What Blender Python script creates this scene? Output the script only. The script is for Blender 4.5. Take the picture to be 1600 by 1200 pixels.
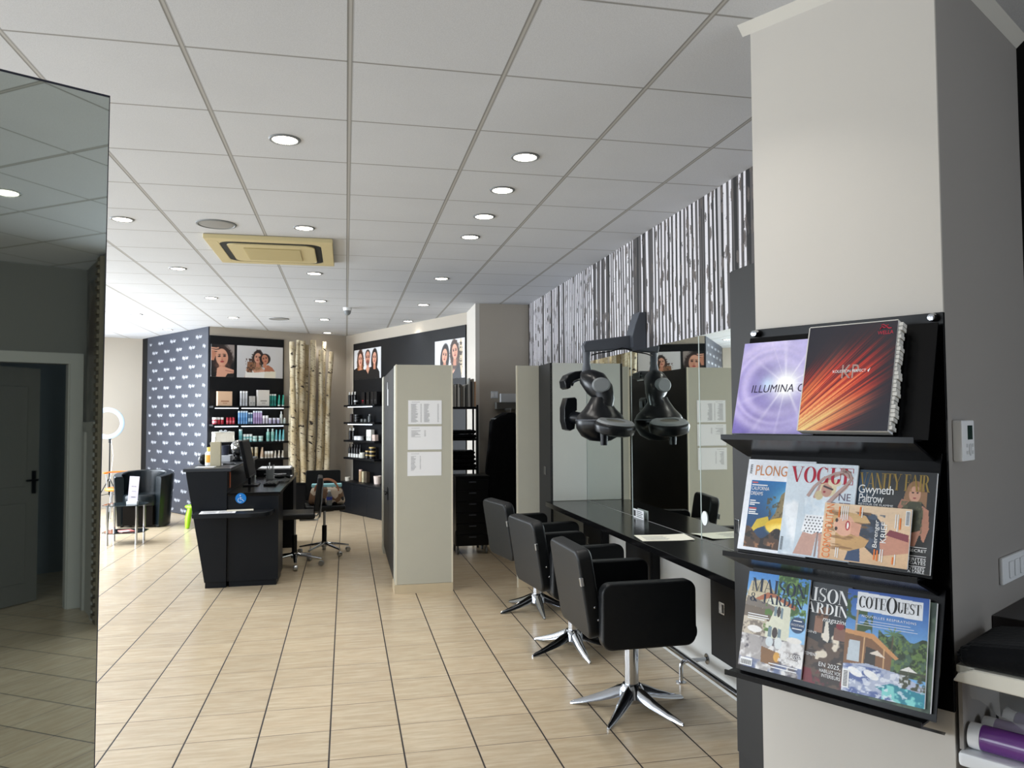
import bpy, bmesh, math, random
import numpy as np
from mathutils import Vector, Matrix
random.seed(7); rng = np.random.default_rng(7)
for o in list(bpy.data.objects): bpy.data.objects.remove(o)
SC = bpy.context.scene
COL = SC.collection
R = math.radians

# ------------------------------------------------------------------ camera
CAMZ = 1.485; CEIL = 2.843
cam_d = bpy.data.cameras.new('camera'); cam = bpy.data.objects.new('camera', cam_d); COL.objects.link(cam)
cam_d.sensor_fit = 'HORIZONTAL'; cam_d.sensor_width = 36.0; cam_d.lens = 36.0*1202.8/1600.0
cam_d.clip_start = 0.02; cam_d.clip_end = 200
_y, _p, _r = R(12.1776), R(2.4262), R(-0.2768)
_f = Vector((math.sin(_y)*math.cos(_p), math.cos(_y)*math.cos(_p), math.sin(_p)))
_x = Vector((math.cos(_y), -math.sin(_y), 0)); _u = _x.cross(_f)
_x2 = _x*math.cos(_r)+_u*math.sin(_r); _u2 = -_x*math.sin(_r)+_u*math.cos(_r)
cm = Matrix((( _x2.x,_u2.x,-_f.x,0),(_x2.y,_u2.y,-_f.y,0),(_x2.z,_u2.z,-_f.z,CAMZ),(0,0,0,1)))
cam.matrix_world = cm
SC.camera = cam
SC.view_settings.view_transform = 'Standard'; SC.view_settings.look = 'None'
SC.view_settings.gamma = 1.0; SC.view_settings.use_curve_mapping = False
SC.view_settings.exposure = -0.82

# ------------------------------------------------------------------ world and daylight
w = bpy.data.worlds.new('sky'); SC.world = w; w.use_nodes = True
bgn = w.node_tree.nodes['Background']; bgn.inputs[0].default_value = (0.72, 0.84, 1.0, 1); bgn.inputs[1].default_value = 1.5
def area(name, loc, rot, sx, sy, power, col):
    l = bpy.data.lights.new(name, 'AREA'); l.shape = 'RECTANGLE'; l.size = sx; l.size_y = sy; l.energy = power; l.color = col
    o = bpy.data.objects.new(name, l); COL.objects.link(o); o.location = loc; o.rotation_euler = rot; return o
DAY = (0.86, 0.93, 1.0)
area('daylight_far', (-4.95, 10.6, 1.6), (0, R(-66), 0), 2.4, 5.2, 1000, DAY)
area('daylight_mid', (-4.95, 4.6, 1.6), (0, R(-68), 0), 2.4, 4.6, 340, DAY)
area('daylight_near', (-4.95, 0.7, 1.6), (0, R(-76), 0), 2.4, 2.4, 290, DAY)
area('added_daylight_rear', (3.83, -2.12, 1.4), (0, 0, 0), 1.5, 2.0, 110, DAY).rotation_euler = Vector((-0.5, 0.866, 0)).to_track_quat('-Z', 'Y').to_euler()  # added light at an unseen rear opening, brightens the pillar side
LAMP_W = 5.0; LAMP_COL = (1.0, 0.96, 0.91)

# ------------------------------------------------------------------ materials
def s2l(c):
    return tuple(((v/255)/12.92 if v/255 <= 0.04045 else (((v/255)+0.055)/1.055)**2.4) for v in c)
MC = {}
def mat(name, col=(128,128,128), rough=0.5, metal=0.0, spec=0.5, emit=None, es=0.0, noise=0.0, nscale=30, bump=0.0, bscale=80, coat=0.0, trans=0.0, ior=1.45, sheen=0.0):
    if name in MC: return MC[name]
    m = bpy.data.materials.new(name); m.use_nodes = True; nt = m.node_tree; b = nt.nodes['Principled BSDF']
    c = s2l(col)+(1,)
    b.inputs['Base Color'].default_value = c; b.inputs['Roughness'].default_value = rough
    b.inputs['Metallic'].default_value = metal; b.inputs['Specular IOR Level'].default_value = spec
    b.inputs['Coat Weight'].default_value = coat; b.inputs['Transmission Weight'].default_value = trans; b.inputs['IOR'].default_value = ior
    b.inputs['Sheen Weight'].default_value = sheen
    if emit: b.inputs['Emission Color'].default_value = s2l(emit)+(1,); b.inputs['Emission Strength'].default_value = es
    tc = nt.nodes.new('ShaderNodeTexCoord')
    if noise > 0:
        n = nt.nodes.new('ShaderNodeTexNoise'); n.inputs['Scale'].default_value = nscale; n.inputs['Detail'].default_value = 4
        nt.links.new(tc.outputs['Object'], n.inputs['Vector'])
        r = nt.nodes.new('ShaderNodeMapRange'); r.inputs['To Min'].default_value = 1-noise; r.inputs['To Max'].default_value = 1+noise
        nt.links.new(n.outputs['Fac'], r.inputs['Value'])
        x = nt.nodes.new('ShaderNodeVectorMath'); x.operation = 'SCALE'; x.inputs[0].default_value = c[:3]
        nt.links.new(r.outputs['Result'], x.inputs['Scale']); nt.links.new(x.outputs['Vector'], b.inputs['Base Color'])
    if bump > 0:
        n = nt.nodes.new('ShaderNodeTexNoise'); n.inputs['Scale'].default_value = bscale; n.inputs['Detail'].default_value = 3
        nt.links.new(tc.outputs['Object'], n.inputs['Vector'])
        bp = nt.nodes.new('ShaderNodeBump'); bp.inputs['Strength'].default_value = bump; bp.inputs['Distance'].default_value = 0.01
        nt.links.new(n.outputs['Fac'], bp.inputs['Height']); nt.links.new(bp.outputs['Normal'], b.inputs['Normal'])
    MC[name] = m; return m

class NT:
    """tiny node graph writer"""
    def __init__(s, name, rough=0.5):
        s.m = bpy.data.materials.new(name); s.m.use_nodes = True; s.t = s.m.node_tree; s.b = s.t.nodes['Principled BSDF']; s.b.inputs['Roughness'].default_value = rough
        s.tc = s.t.nodes.new('ShaderNodeTexCoord'); MC[name] = s.m
    def lk(s, a, b):
        if isinstance(a, (int, float)): b.default_value = a
        elif isinstance(a, tuple): b.default_value = a
        else: s.t.links.new(a, b)
    def math(s, op, a, b=0.0, c=0.0, clamp=False):
        n = s.t.nodes.new('ShaderNodeMath'); n.operation = op; n.use_clamp = clamp
        s.lk(a, n.inputs[0]); s.lk(b, n.inputs[1]); s.lk(c, n.inputs[2]); return n.outputs[0]
    def sep(s, v):
        n = s.t.nodes.new('ShaderNodeSeparateXYZ'); s.lk(v, n.inputs[0]); return n.outputs
    def comb(s, x, y, z):
        n = s.t.nodes.new('ShaderNodeCombineXYZ'); s.lk(x, n.inputs[0]); s.lk(y, n.inputs[1]); s.lk(z, n.inputs[2]); return n.outputs[0]
    def noise(s, v, scale=1.0, detail=2.0, rough=0.5):
        n = s.t.nodes.new('ShaderNodeTexNoise'); s.lk(v, n.inputs['Vector']); n.inputs['Scale'].default_value = scale; n.inputs['Detail'].default_value = detail; n.inputs['Roughness'].default_value = rough; return n.outputs['Fac']
    def white(s, v):
        n = s.t.nodes.new('ShaderNodeTexWhiteNoise'); n.noise_dimensions = '3D'; s.lk(v, n.inputs['Vector']); return n.outputs['Value']
    def mix(s, f, a, b):
        n = s.t.nodes.new('ShaderNodeMix'); n.data_type = 'RGBA'; s.lk(f, n.inputs[0]); s.lk(a, n.inputs[6]); s.lk(b, n.inputs[7]); return n.outputs[2]
    def ramp(s, v, lo, hi):   # smoothstep-ish 0..1
        n = s.t.nodes.new('ShaderNodeMapRange'); n.interpolation_type = 'SMOOTHSTEP'; s.lk(v, n.inputs[0]); n.inputs[1].default_value = lo; n.inputs[2].default_value = hi; return n.outputs[0]
    def bump(s, h, st=0.3, d=0.01):
        n = s.t.nodes.new('ShaderNodeBump'); n.inputs['Strength'].default_value = st; n.inputs['Distance'].default_value = d; s.lk(h, n.inputs['Height']); s.t.links.new(n.outputs[0], s.b.inputs['Normal'])
    def vor1(s, w_, scale, feat='F1'):
        n = s.t.nodes.new('ShaderNodeTexVoronoi'); n.inputs['Randomness'].default_value = 0.62; n.voronoi_dimensions = '1D'; n.feature = feat; s.lk(w_, n.inputs['W']); n.inputs['Scale'].default_value = scale; return n
    def vor(s, v, scale, feat='F1'):
        n = s.t.nodes.new('ShaderNodeTexVoronoi'); n.feature = feat; s.lk(v, n.inputs['Vector']); n.inputs['Scale'].default_value = scale; return n
C4 = lambda c: s2l(c)+(1,)

def floor_material():
    g = NT('floor_tiles', 0.28); p = g.sep(g.tc.outputs['Object']); W = 0.3246
    def cell(c, off):
        u = g.math('DIVIDE', g.math('SUBTRACT', c, off), W); fl = g.math('FLOOR', u); fr = g.math('SUBTRACT', u, fl)
        d = g.math('MULTIPLY', g.math('MINIMUM', fr, g.math('SUBTRACT', 1.0, fr)), W); return fl, d
    fx, dx = cell(p[0], -0.0659); fy, dy = cell(p[1], 3.4938)
    gx = g.math('SUBTRACT', 1.0, g.ramp(dx, 0.0028, 0.0050)); gy = g.math('SUBTRACT', 1.0, g.ramp(dy, 0.0014, 0.0034))
    rnd = g.white(g.comb(fx, fy, 0.0))
    st = g.noise(g.comb(g.math('ADD', g.math('MULTIPLY', p[0], 5.0), g.math('MULTIPLY', rnd, 40.0)), g.math('MULTIPLY', p[1], 38.0), rnd), 1.0, 5.0, 0.62)
    cl = g.noise(g.comb(g.math('MULTIPLY', p[0], 7.0), g.math('MULTIPLY', p[1], 14.0), rnd), 1.0, 4.0, 0.6)
    base = g.mix(g.ramp(st, 0.28, 0.72), C4((188,170,142)), C4((209,193,166)))
    base = g.mix(g.math('MULTIPLY', g.ramp(cl, 0.35, 0.75), 0.5), base, C4((196,174,144)))
    sc = g.t.nodes.new('ShaderNodeVectorMath'); sc.operation = 'SCALE'; g.lk(base, sc.inputs[0]); g.lk(g.math('ADD', 0.95, g.math('MULTIPLY', rnd, 0.09)), sc.inputs['Scale'])
    c = g.mix(gy, sc.outputs[0], C4((98,82,68))); c = g.mix(gx, c, C4((38,32,30)))
    g.lk(c, g.b.inputs['Base Color'])
    g.lk(g.math('ADD', 0.24, g.math('MULTIPLY', g.math('MAXIMUM', gx, gy), 0.5)), g.b.inputs['Roughness'])
    h = g.math('SUBTRACT', g.math('MULTIPLY', cl, 0.05), g.math('MULTIPLY', g.math('MAXIMUM', gx, gy), 0.5)); g.bump(h, 0.25, 0.004)
    return g.m
def ceiling_material():
    g = NT('ceiling_tiles', 0.85); p = g.sep(g.tc.outputs['Object'])
    def cell(c, off):
        u = g.math('DIVIDE', g.math('SUBTRACT', c, off), 0.6); fr = g.math('FRACT', u)
        return g.math('MULTIPLY', g.math('MINIMUM', fr, g.math('SUBTRACT', 1.0, fr)), 0.6), g.math('MULTIPLY', g.math('SUBTRACT', fr, g.math('ROUND', fr)), 0.6)
    dx, sx = cell(p[0], 0.01); dy, sy = cell(p[1], 2.95)
    bx = g.math('SUBTRACT', 1.0, g.ramp(dx, 0.0085, 0.0105)); by = g.math('SUBTRACT', 1.0, g.ramp(dy, 0.004, 0.006))
    ex = g.math('MULTIPLY', g.ramp(dx, 0.003, 0.006), g.math('SUBTRACT', 1.0, g.ramp(dx, 0.010, 0.014)))
    ey = g.math('SUBTRACT', 1.0, g.ramp(dy, 0.003, 0.008))
    sp = g.noise(g.tc.outputs['Object'], 260.0, 2.0); cl = g.noise(g.tc.outputs['Object'], 2.2, 2.0)
    base = g.mix(g.ramp(sp, 0.3, 0.7), C4((196,199,204)), C4((208,211,216)))
    base = g.mix(g.math('MULTIPLY', g.ramp(cl, 0.4, 0.7), 0.25), base, C4((192,195,200)))
    c = g.mix(g.math('MULTIPLY', ey, 0.75), base, C4((120,118,112)))
    c = g.mix(bx, c, C4((176,175,172))); c = g.mix(g.math('MULTIPLY', ex, 0.6), c, C4((112,110,106)))
    g.lk(c, g.b.inputs['Base Color']); g.bump(g.math('SUBTRACT', g.math('MULTIPLY', sp, 0.1), g.math('MAXIMUM', bx, by)), 0.4, 0.006)
    return g.m
def wallpaper_material():
    g = NT('birch_wallpaper', 0.7); p = g.sep(g.tc.outputs['Object'])
    x, z = p[0], p[2]
    wob = g.math('MULTIPLY', g.math('SUBTRACT', g.noise(g.comb(g.math('MULTIPLY', x, 5.0), 0.0, g.math('MULTIPLY', z, 1.1)), 1.0, 2.0), 0.5), 0.035)
    u = g.math('ADD', x, wob)
    v1 = g.vor1(u, 17.0); e1 = g.vor1(u, 17.0, 'DISTANCE_TO_EDGE').outputs['Distance']
    sc1 = g.t.nodes.new('ShaderNodeSeparateColor'); g.lk(v1.outputs['Color'], sc1.inputs[0])
    u2 = g.math('ADD', g.math('MULTIPLY', wob, -0.7), g.math('ADD', x, 3.3)); v2 = g.vor1(u2, 34.0); e2 = g.vor1(u2, 34.0, 'DISTANCE_TO_EDGE').outputs['Distance']
    sc2 = g.t.nodes.new('ShaderNodeSeparateColor'); g.lk(v2.outputs['Color'], sc2.inputs[0])
    bark = g.noise(g.comb(g.math('MULTIPLY', x, 30.0), 1.0, g.math('MULTIPLY', z, 60.0)), 1.0, 3.0)
    back = g.mix(g.math('MULTIPLY', g.ramp(e2, 0.10, 0.22), g.ramp(sc2.outputs[0], 0.3, 0.4)), C4((22,21,22)), C4((82,78,78)))
    fr = g.mix(g.ramp(e1, 0.20, 0.34), C4((120,115,116)), C4((220,217,221)))
    fr = g.mix(g.math('MULTIPLY', g.ramp(bark, 0.60, 0.72), 0.45), fr, C4((120,114,112)))
    front = g.math('MULTIPLY', g.ramp(e1, 0.185, 0.215), g.ramp(sc1.outputs[1], 0.20, 0.22))
    c = g.mix(front, back, fr)
    kv = g.vor(g.comb(g.math('MULTIPLY', x, 26.0), 0.0, g.math('MULTIPLY', z, 9.5)), 1.0); kc = g.t.nodes.new('ShaderNodeSeparateColor'); g.lk(kv.outputs['Color'], kc.inputs[0])
    kn = g.noise(g.comb(g.math('MULTIPLY', x, 70.0), 0.0, g.math('MULTIPLY', z, 60.0)), 1.0, 2.0)
    kd = g.math('ADD', kv.outputs['Distance'], g.math('MULTIPLY', g.math('SUBTRACT', kn, 0.5), 0.55))
    knot = g.math('MULTIPLY', g.math('SUBTRACT', 1.0, g.ramp(kd, 0.27, 0.32)), g.ramp(kc.outputs[0], 0.46, 0.48))
    c = g.mix(g.math('MULTIPLY', knot, 0.9), c, C4((58,52,50)))
    lf = g.math('MULTIPLY', g.math('SUBTRACT', 1.0, g.ramp(kd, 0.36, 0.42)), g.math('SUBTRACT', 1.0, g.ramp(kc.outputs[1], 0.18, 0.20)))
    c = g.mix(g.math('MULTIPLY', lf, 0.9), c, C4((92,84,80)))
    g.lk(c, g.b.inputs['Base Color']); return g.m
def birch_material():
    g = NT('birch_bark', 0.75); oi = g.t.nodes.new('ShaderNodeObjectInfo'); va = g.t.nodes.new('ShaderNodeVectorMath'); va.operation = 'MULTIPLY_ADD'
    g.lk(oi.outputs['Location'], va.inputs[0]); va.inputs[1].default_value = (7.3, 5.1, 3.7); g.lk(g.tc.outputs['Object'], va.inputs[2])
    lz = g.sep(va.outputs[0]); po = g.sep(g.tc.outputs['Object']); p = (lz[0], lz[1], g.math('ADD', po[2], g.math('MULTIPLY', lz[0], 0.37)))
    n1 = g.noise(g.comb(g.math('MULTIPLY', p[0], 14.0), g.math('MULTIPLY', p[1], 14.0), g.math('MULTIPLY', p[2], 70.0)), 1.0, 3.0)
    n2 = g.noise(g.comb(g.math('MULTIPLY', p[0], 9.0), g.math('MULTIPLY', p[1], 9.0), g.math('MULTIPLY', p[2], 16.0)), 1.0, 3.0)
    n3 = g.noise(g.comb(g.math('MULTIPLY', p[0], 6.0), g.math('MULTIPLY', p[1], 6.0), g.math('MULTIPLY', p[2], 3.0)), 1.0, 3.0)
    c = g.mix(g.ramp(n3, 0.35, 0.65), C4((184,166,130)), C4((214,204,178)))
    c = g.mix(g.math('MULTIPLY', g.ramp(n1, 0.57, 0.66), 0.8), c, C4((104,84,60)))
    c = g.mix(g.ramp(n2, 0.635, 0.67), c, C4((44,34,28)))
    g.lk(c, g.b.inputs['Base Color']); g.bump(n1, 0.3, 0.01); return g.m
def print_material(name, rough, coat):
    g = NT(name, rough); a = g.t.nodes.new('ShaderNodeAttribute'); a.attribute_name = 'ink'; g.lk(a.outputs['Color'], g.b.inputs['Base Color'])
    g.b.inputs['Coat Weight'].default_value = coat; g.b.inputs['Coat Roughness'].default_value = 0.15; return g.m
M_FLOOR = floor_material(); M_CEIL = ceiling_material(); M_WP = wallpaper_material(); M_BIRCH = birch_material()
M_PRINT = print_material('printed_cover', 0.5, 0.06); M_POSTER = print_material('printed_poster', 0.4, 0.0)
M_WALL = mat('beige_wall_paint', (176,168,156), 0.9, bump=0.03, bscale=300)
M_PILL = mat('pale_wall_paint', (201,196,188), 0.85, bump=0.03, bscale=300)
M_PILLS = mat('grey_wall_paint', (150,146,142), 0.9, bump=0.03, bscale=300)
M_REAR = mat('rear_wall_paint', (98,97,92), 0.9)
M_DARKW = mat('black_wall_paint', (12,12,14), 0.7, spec=0.25)
M_LOGO = mat('slate_wall_panel', (43,48,60), 0.4, noise=0.04, nscale=3)
M_CREAM = mat('cream_laminate', (190,188,174), 0.45, noise=0.015, nscale=12)
M_CREAME = mat('cream_edge_band', (226,220,200), 0.5)
M_BLK = mat('black_laminate', (13,15,19), 0.45, spec=0.3, noise=0.06, nscale=8)
M_BLKG = mat('charcoal_laminate', (44,44,44), 0.55, spec=0.3)
M_BROWN = mat('dark_brown_laminate', (40,37,31), 0.5, spec=0.3)
M_DESK = mat('black_desk_laminate', (14,18,24), 0.42, spec=0.28, noise=0.05, nscale=6)
M_CTR = mat('counter_laminate', (11,11,12), 0.17, spec=0.38, noise=0.08, nscale=40)
M_LEA = mat('black_vinyl', (12,15,18), 0.45, spec=0.35, bump=0.08, bscale=260)
M_LEAG = mat('black_glossy_leather', (17,24,28), 0.26, bump=0.05, bscale=120)
M_CLOTH = mat('black_cloth', (7,8,11), 0.9, spec=0.2, sheen=0.04, bump=0.3, bscale=60)
M_CHR = mat('chrome', (184,187,192), 0.13, 1.0)
M_CHRR = mat('brushed_chrome', (180,182,184), 0.28, 1.0)
M_BPL = mat('black_plastic', (9,12,16), 0.3, spec=0.35)
M_GPL = mat('dark_grey_plastic', (78,82,90), 0.42)
M_GPL2 = mat('mid_grey_plastic', (120,124,126), 0.5)
M_WPL = mat('white_plastic', (232,234,236), 0.4)
M_WHITE = mat('white_paper', (246,247,250), 0.7)
M_TILEP = mat('tile_plinth', (206,190,160), 0.3, noise=0.05, nscale=20)
M_LIME = mat('lime_plastic', (150,205,30), 0.35)
M_ORG = mat('orange_plastic', (226,120,30), 0.4)
M_INK = mat('black_ink', (30,30,32), 0.6)
M_GINK = mat('grey_ink', (120,122,128), 0.6)
M_LENS = mat('lamp_lens', (255,250,240), 0.4, emit=(255,246,228), es=24)
M_LED = mat('led_strip_glow', (240,248,255), 0.4, emit=(226,240,255), es=5)
M_GLASS = mat('clear_glass', (235,245,242), 0.02, trans=1.0, ior=1.45)
M_MIR = mat('mirror_silver', (222,228,224), 0.015, 1.0)
M_MIRT = mat('tinted_mirror_silver', (232,240,234), 0.015, 1.0)
M_AC = mat('aged_ivory_plastic', (208,194,150), 0.5, noise=0.03, nscale=4)
M_ACG = mat('aged_ivory_grille', (170,156,112), 0.6)
M_TRIM = mat('white_painted_trim', (215,213,206), 0.5)
M_TRIMD = mat('shaded_painted_trim', (150,148,140), 0.6)  # darker copy of the white trim, rear shade put into its colour
M_LEAF = mat('shaded_door_paint', (92,91,86), 0.6)  # pale door coloured grey, the back room's dark is in the colour
M_DIMBLUE = mat('dim_bluish_wall', (120,128,132), 0.9)

# ------------------------------------------------------------------ mesh helpers
def nb(): return bmesh.new()
def box(bm, x0, x1, y0, y1, z0, z1, bev=0.0, seg=2, M=None):
    r = bmesh.ops.create_cube(bm, size=1.0); vs = r['verts']
    T = Matrix.Translation(((x0+x1)/2, (y0+y1)/2, (z0+z1)/2)) @ Matrix.Diagonal((abs(x1-x0), abs(y1-y0), abs(z1-z0), 1))
    bmesh.ops.transform(bm, matrix=T, verts=vs)
    if bev > 0:
        es = list({e for v in vs for e in v.link_edges})
        r2 = bmesh.ops.bevel(bm, geom=es, offset=bev, segments=seg, profile=0.5, affect='EDGES'); vs = list({v for f in r2['faces'] for v in f.verts} | {v for v in vs if v.is_valid})
    if M is not None: bmesh.ops.transform(bm, matrix=M, verts=[v for v in vs if v.is_valid])
    return bm
def prism(bm, pts, a, b, axis='y', bev=0.0, seg=2, M=None):
    """pts 2D polygon; extruded from a to b along axis. axis y: pts=(x,z); z: (x,y); x: (y,z)"""
    def P(p, t): return {'y': (p[0], t, p[1]), 'z': (p[0], p[1], t), 'x': (t, p[0], p[1])}[axis]
    A = [bm.verts.new(P(p, a)) for p in pts]; B = [bm.verts.new(P(p, b)) for p in pts]; n = len(pts)
    f1 = bm.faces.new(A); f2 = bm.faces.new(B[::-1]); fs = [f1, f2]
    for i in range(n): fs.append(bm.faces.new((A[i], B[i], B[(i+1) % n], A[(i+1) % n])))
    bmesh.ops.recalc_face_normals(bm, faces=fs)
    vs = A+B
    if bev > 0:
        es = list({e for f in (f1, f2) for e in f.edges}); r2 = bmesh.ops.bevel(bm, geom=es, offset=bev, segments=seg, profile=0.5, affect='EDGES')
        vs = list({v for f in r2['faces'] for v in f.verts} | {v for v in vs if v.is_valid})
    if M is not None: bmesh.ops.transform(bm, matrix=M, verts=[v for v in vs if v.is_valid])
    return bm
def rrect(x0, x1, z0, z1, r, n=6):
    o = []
    for cx, cz, a0 in ((x1-r, z1-r, 0), (x0+r, z1-r, 90), (x0+r, z0+r, 180), (x1-r, z0+r, 270)):
        for i in range(n+1):
            a = R(a0+90*i/n); o.append((cx+r*math.cos(a), cz+r*math.sin(a)))
    return o
def circ(cx, cy, r, n=24, ry=None, a0=0):
    ry = r if ry is None else ry
    return [(cx+r*math.cos(a0+2*math.pi*i/n), cy+ry*math.sin(a0+2*math.pi*i/n)) for i in range(n)]
def lathe(bm, prof, n=20, M=None, sx=1, sy=1):
    """prof list of (r,z)"""
    rings = []
    for r, z in prof:
        if r < 1e-6: rings.append([bm.verts.new((0, 0, z))])
        else: rings.append([bm.verts.new((sx*r*math.cos(2*math.pi*i/n), sy*r*math.sin(2*math.pi*i/n), z)) for i in range(n)])
    fs = []
    for a, b in zip(rings, rings[1:]):
        for i in range(n):
            j = (i+1) % n
            if len(a) == 1 and len(b) == 1: continue
            if len(a) == 1: fs.append(bm.faces.new((a[0], b[j], b[i])))
            elif len(b) == 1: fs.append(bm.faces.new((a[i], a[j], b[0])))
            else: fs.append(bm.faces.new((a[i], a[j], b[j], b[i])))
    for q in (rings[0], rings[-1]):
        if len(q) > 1: fs.append(bm.faces.new(q))
    bmesh.ops.recalc_face_normals(bm, faces=fs)
    if M is not None: bmesh.ops.transform(bm, matrix=M, verts=[v for r_ in rings for v in r_])
    return bm
def tube(bm, pts, rad, n=10, closed=False, cap=True):
    """swept tube; rad scalar or list; rad may be tuples (rx,ry) for flattened"""
    P = [Vector(p) for p in pts]; k = len(P); rad = rad if isinstance(rad, (list, tuple)) and len(rad) == k else [rad]*k
    rings = []; up = Vector((0, 0, 1)); prev = None
    for i in range(k):
        if closed: t = (P[(i+1) % k]-P[i-1]).normalized()
        else: t = (P[min(i+1, k-1)]-P[max(i-1, 0)]).normalized()
        if prev is None:
            ref = up if abs(t.dot(up)) < 0.9 else Vector((1, 0, 0)); a = t.cross(ref).normalized()
        else:
            a = (prev - t*prev.dot(t)).normalized()
        prev = a; b = t.cross(a)
        r = rad[i]; rx, ry = (r if isinstance(r, tuple) else (r, r))
        rings.append([bm.verts.new(P[i]+a*(rx*math.cos(2*math.pi*j/n))+b*(ry*math.sin(2*math.pi*j/n))) for j in range(n)])
    fs = []
    for i in range(k if closed else k-1):
        A, B_ = rings[i], rings[(i+1) % k]
        for j in range(n): fs.append(bm.faces.new((A[j], A[(j+1) % n], B_[(j+1) % n], B_[j])))
    if cap and not closed: fs.append(bm.faces.new(rings[0])); fs.append(bm.faces.new(rings[-1]))
    bmesh.ops.recalc_face_normals(bm, faces=fs); return bm
def cyl(bm, x, y, z0, z1, r, n=20, r2=None):
    r2 = r if r2 is None else r2
    return lathe(bm, [(r, z0), (r2, z1)], n, Matrix.Translation((x, y, 0)))
def ball(bm, c, r, seg=20, rings=12, s=(1, 1, 1)):
    M = Matrix.Translation(c) @ Matrix.Diagonal((r*s[0], r*s[1], r*s[2], 1))
    bmesh.ops.create_uvsphere(bm, u_segments=seg, v_segments=rings, radius=1.0, matrix=M); return bm
def bez(p0, p1, p2, p3, n=10):
    p0, p1, p2, p3 = map(Vector, (p0, p1, p2, p3)); return [p0*(1-t)**3+p1*3*t*(1-t)**2+p2*3*t*t*(1-t)+p3*t**3 for t in [i/n for i in range(n+1)]]
WM = {}
def obj(name, bm, m, parent=None, world=False, ang=35):
    if world and parent is not None: bm.transform(WM[parent.name].inverted())
    me = bpy.data.meshes.new(name)
    for f in bm.faces: f.smooth = True
    bm.to_mesh(me); bm.free(); me.set_sharp_from_angle(angle=R(ang))
    for q in (m if isinstance(m, (list, tuple)) else [m]): me.materials.append(q)
    o = bpy.data.objects.new(name, me); COL.objects.link(o)
    if len(me.polygons) < 4000:
        wn = o.modifiers.new('normals', 'WEIGHTED_NORMAL'); wn.keep_sharp = True; wn.weight = 80
    if parent is not None: o.parent = parent; WM[o.name] = WM[parent.name]
    return o
def thing(name, label, cat, loc=(0, 0, 0), rotz=0.0, group=None, mtx=None):
    o = bpy.data.objects.new(name, None); COL.objects.link(o); o.empty_display_size = 0.1
    m = mtx if mtx is not None else Matrix.Translation(loc) @ Matrix.Rotation(rotz, 4, 'Z')
    o.matrix_world = m; WM[o.name] = m
    o['label'] = label; o['category'] = cat
    if group: o['group'] = group
    return o
def solo(name, bm, m, label, cat, loc=(0, 0, 0), rotz=0.0, group=None, mtx=None):
    o = obj(name, bm, m); mm = mtx if mtx is not None else Matrix.Translation(loc) @ Matrix.Rotation(rotz, 4, 'Z')
    o.matrix_world = mm; WM[o.name] = mm; o['label'] = label; o['category'] = cat
    if group: o['group'] = group
    return o
def struct(name, bm, m, parent=None, label=None):
    o = obj(name, bm, m, parent); o['kind'] = 'structure'
    if parent is None: WM[o.name] = Matrix.Identity(4)
    if label: o['label'] = label
    return o
def dup(src, loc, rotz, label, group=None):
    r = src.copy(); COL.objects.link(r); m = Matrix.Translation(loc) @ Matrix.Rotation(rotz, 4, 'Z'); r.matrix_world = m; WM[r.name] = m
    r['label'] = label
    if group: r['group'] = group
    for ch in list(src.children):
        c = ch.copy(); COL.objects.link(c); c.parent = r; WM[c.name] = m
        for g_ in list(ch.children):
            d = g_.copy(); COL.objects.link(d); d.parent = c; WM[d.name] = m
    return r
def ordn(i, n):
    if n == 1: return ''
    if i == 0: return 'leftmost'
    if i == n-1: return 'rightmost'
    if n == 3: return 'middle'
    return ['', 'second', 'third', 'fourth', 'fifth', 'sixth', 'seventh', 'eighth', 'ninth', 'tenth', 'eleventh', 'twelfth', 'thirteenth', 'fourteenth', 'fifteenth', 'sixteenth'][i]+' from the left'

class Frame:
    """a vertical wall: o at floor, d to the right as seen, outward normal = local -y"""
    def __init__(s, o, d):
        s.o = Vector((o[0], o[1], 0)); s.d = Vector((d[0], d[1], 0)).normalized(); s.n = Vector((s.d.y, -s.d.x, 0)); s.rot = math.atan2(s.d.y, s.d.x)
    def p(s, a, off=0.0, z=0.0): v = s.o+s.d*a+s.n*off; return (v.x, v.y, z)
FB = Frame((-1.98, 12.06), (1.98, 1.04)); FRW = Frame((0, 13.1), (1.53, -3.25)); FL = Frame((-3.405, 14.17), (1.425, -2.11))
FP = Frame((1.372, 2.393), (0.503, -0.864)); FS = Frame((1.669, 1.883), (0.864, 0.503))
FM = Frame((1.99, 6.22), (0, -1)); FREC = Frame((1.51, 9.06), (1, 0))

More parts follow.
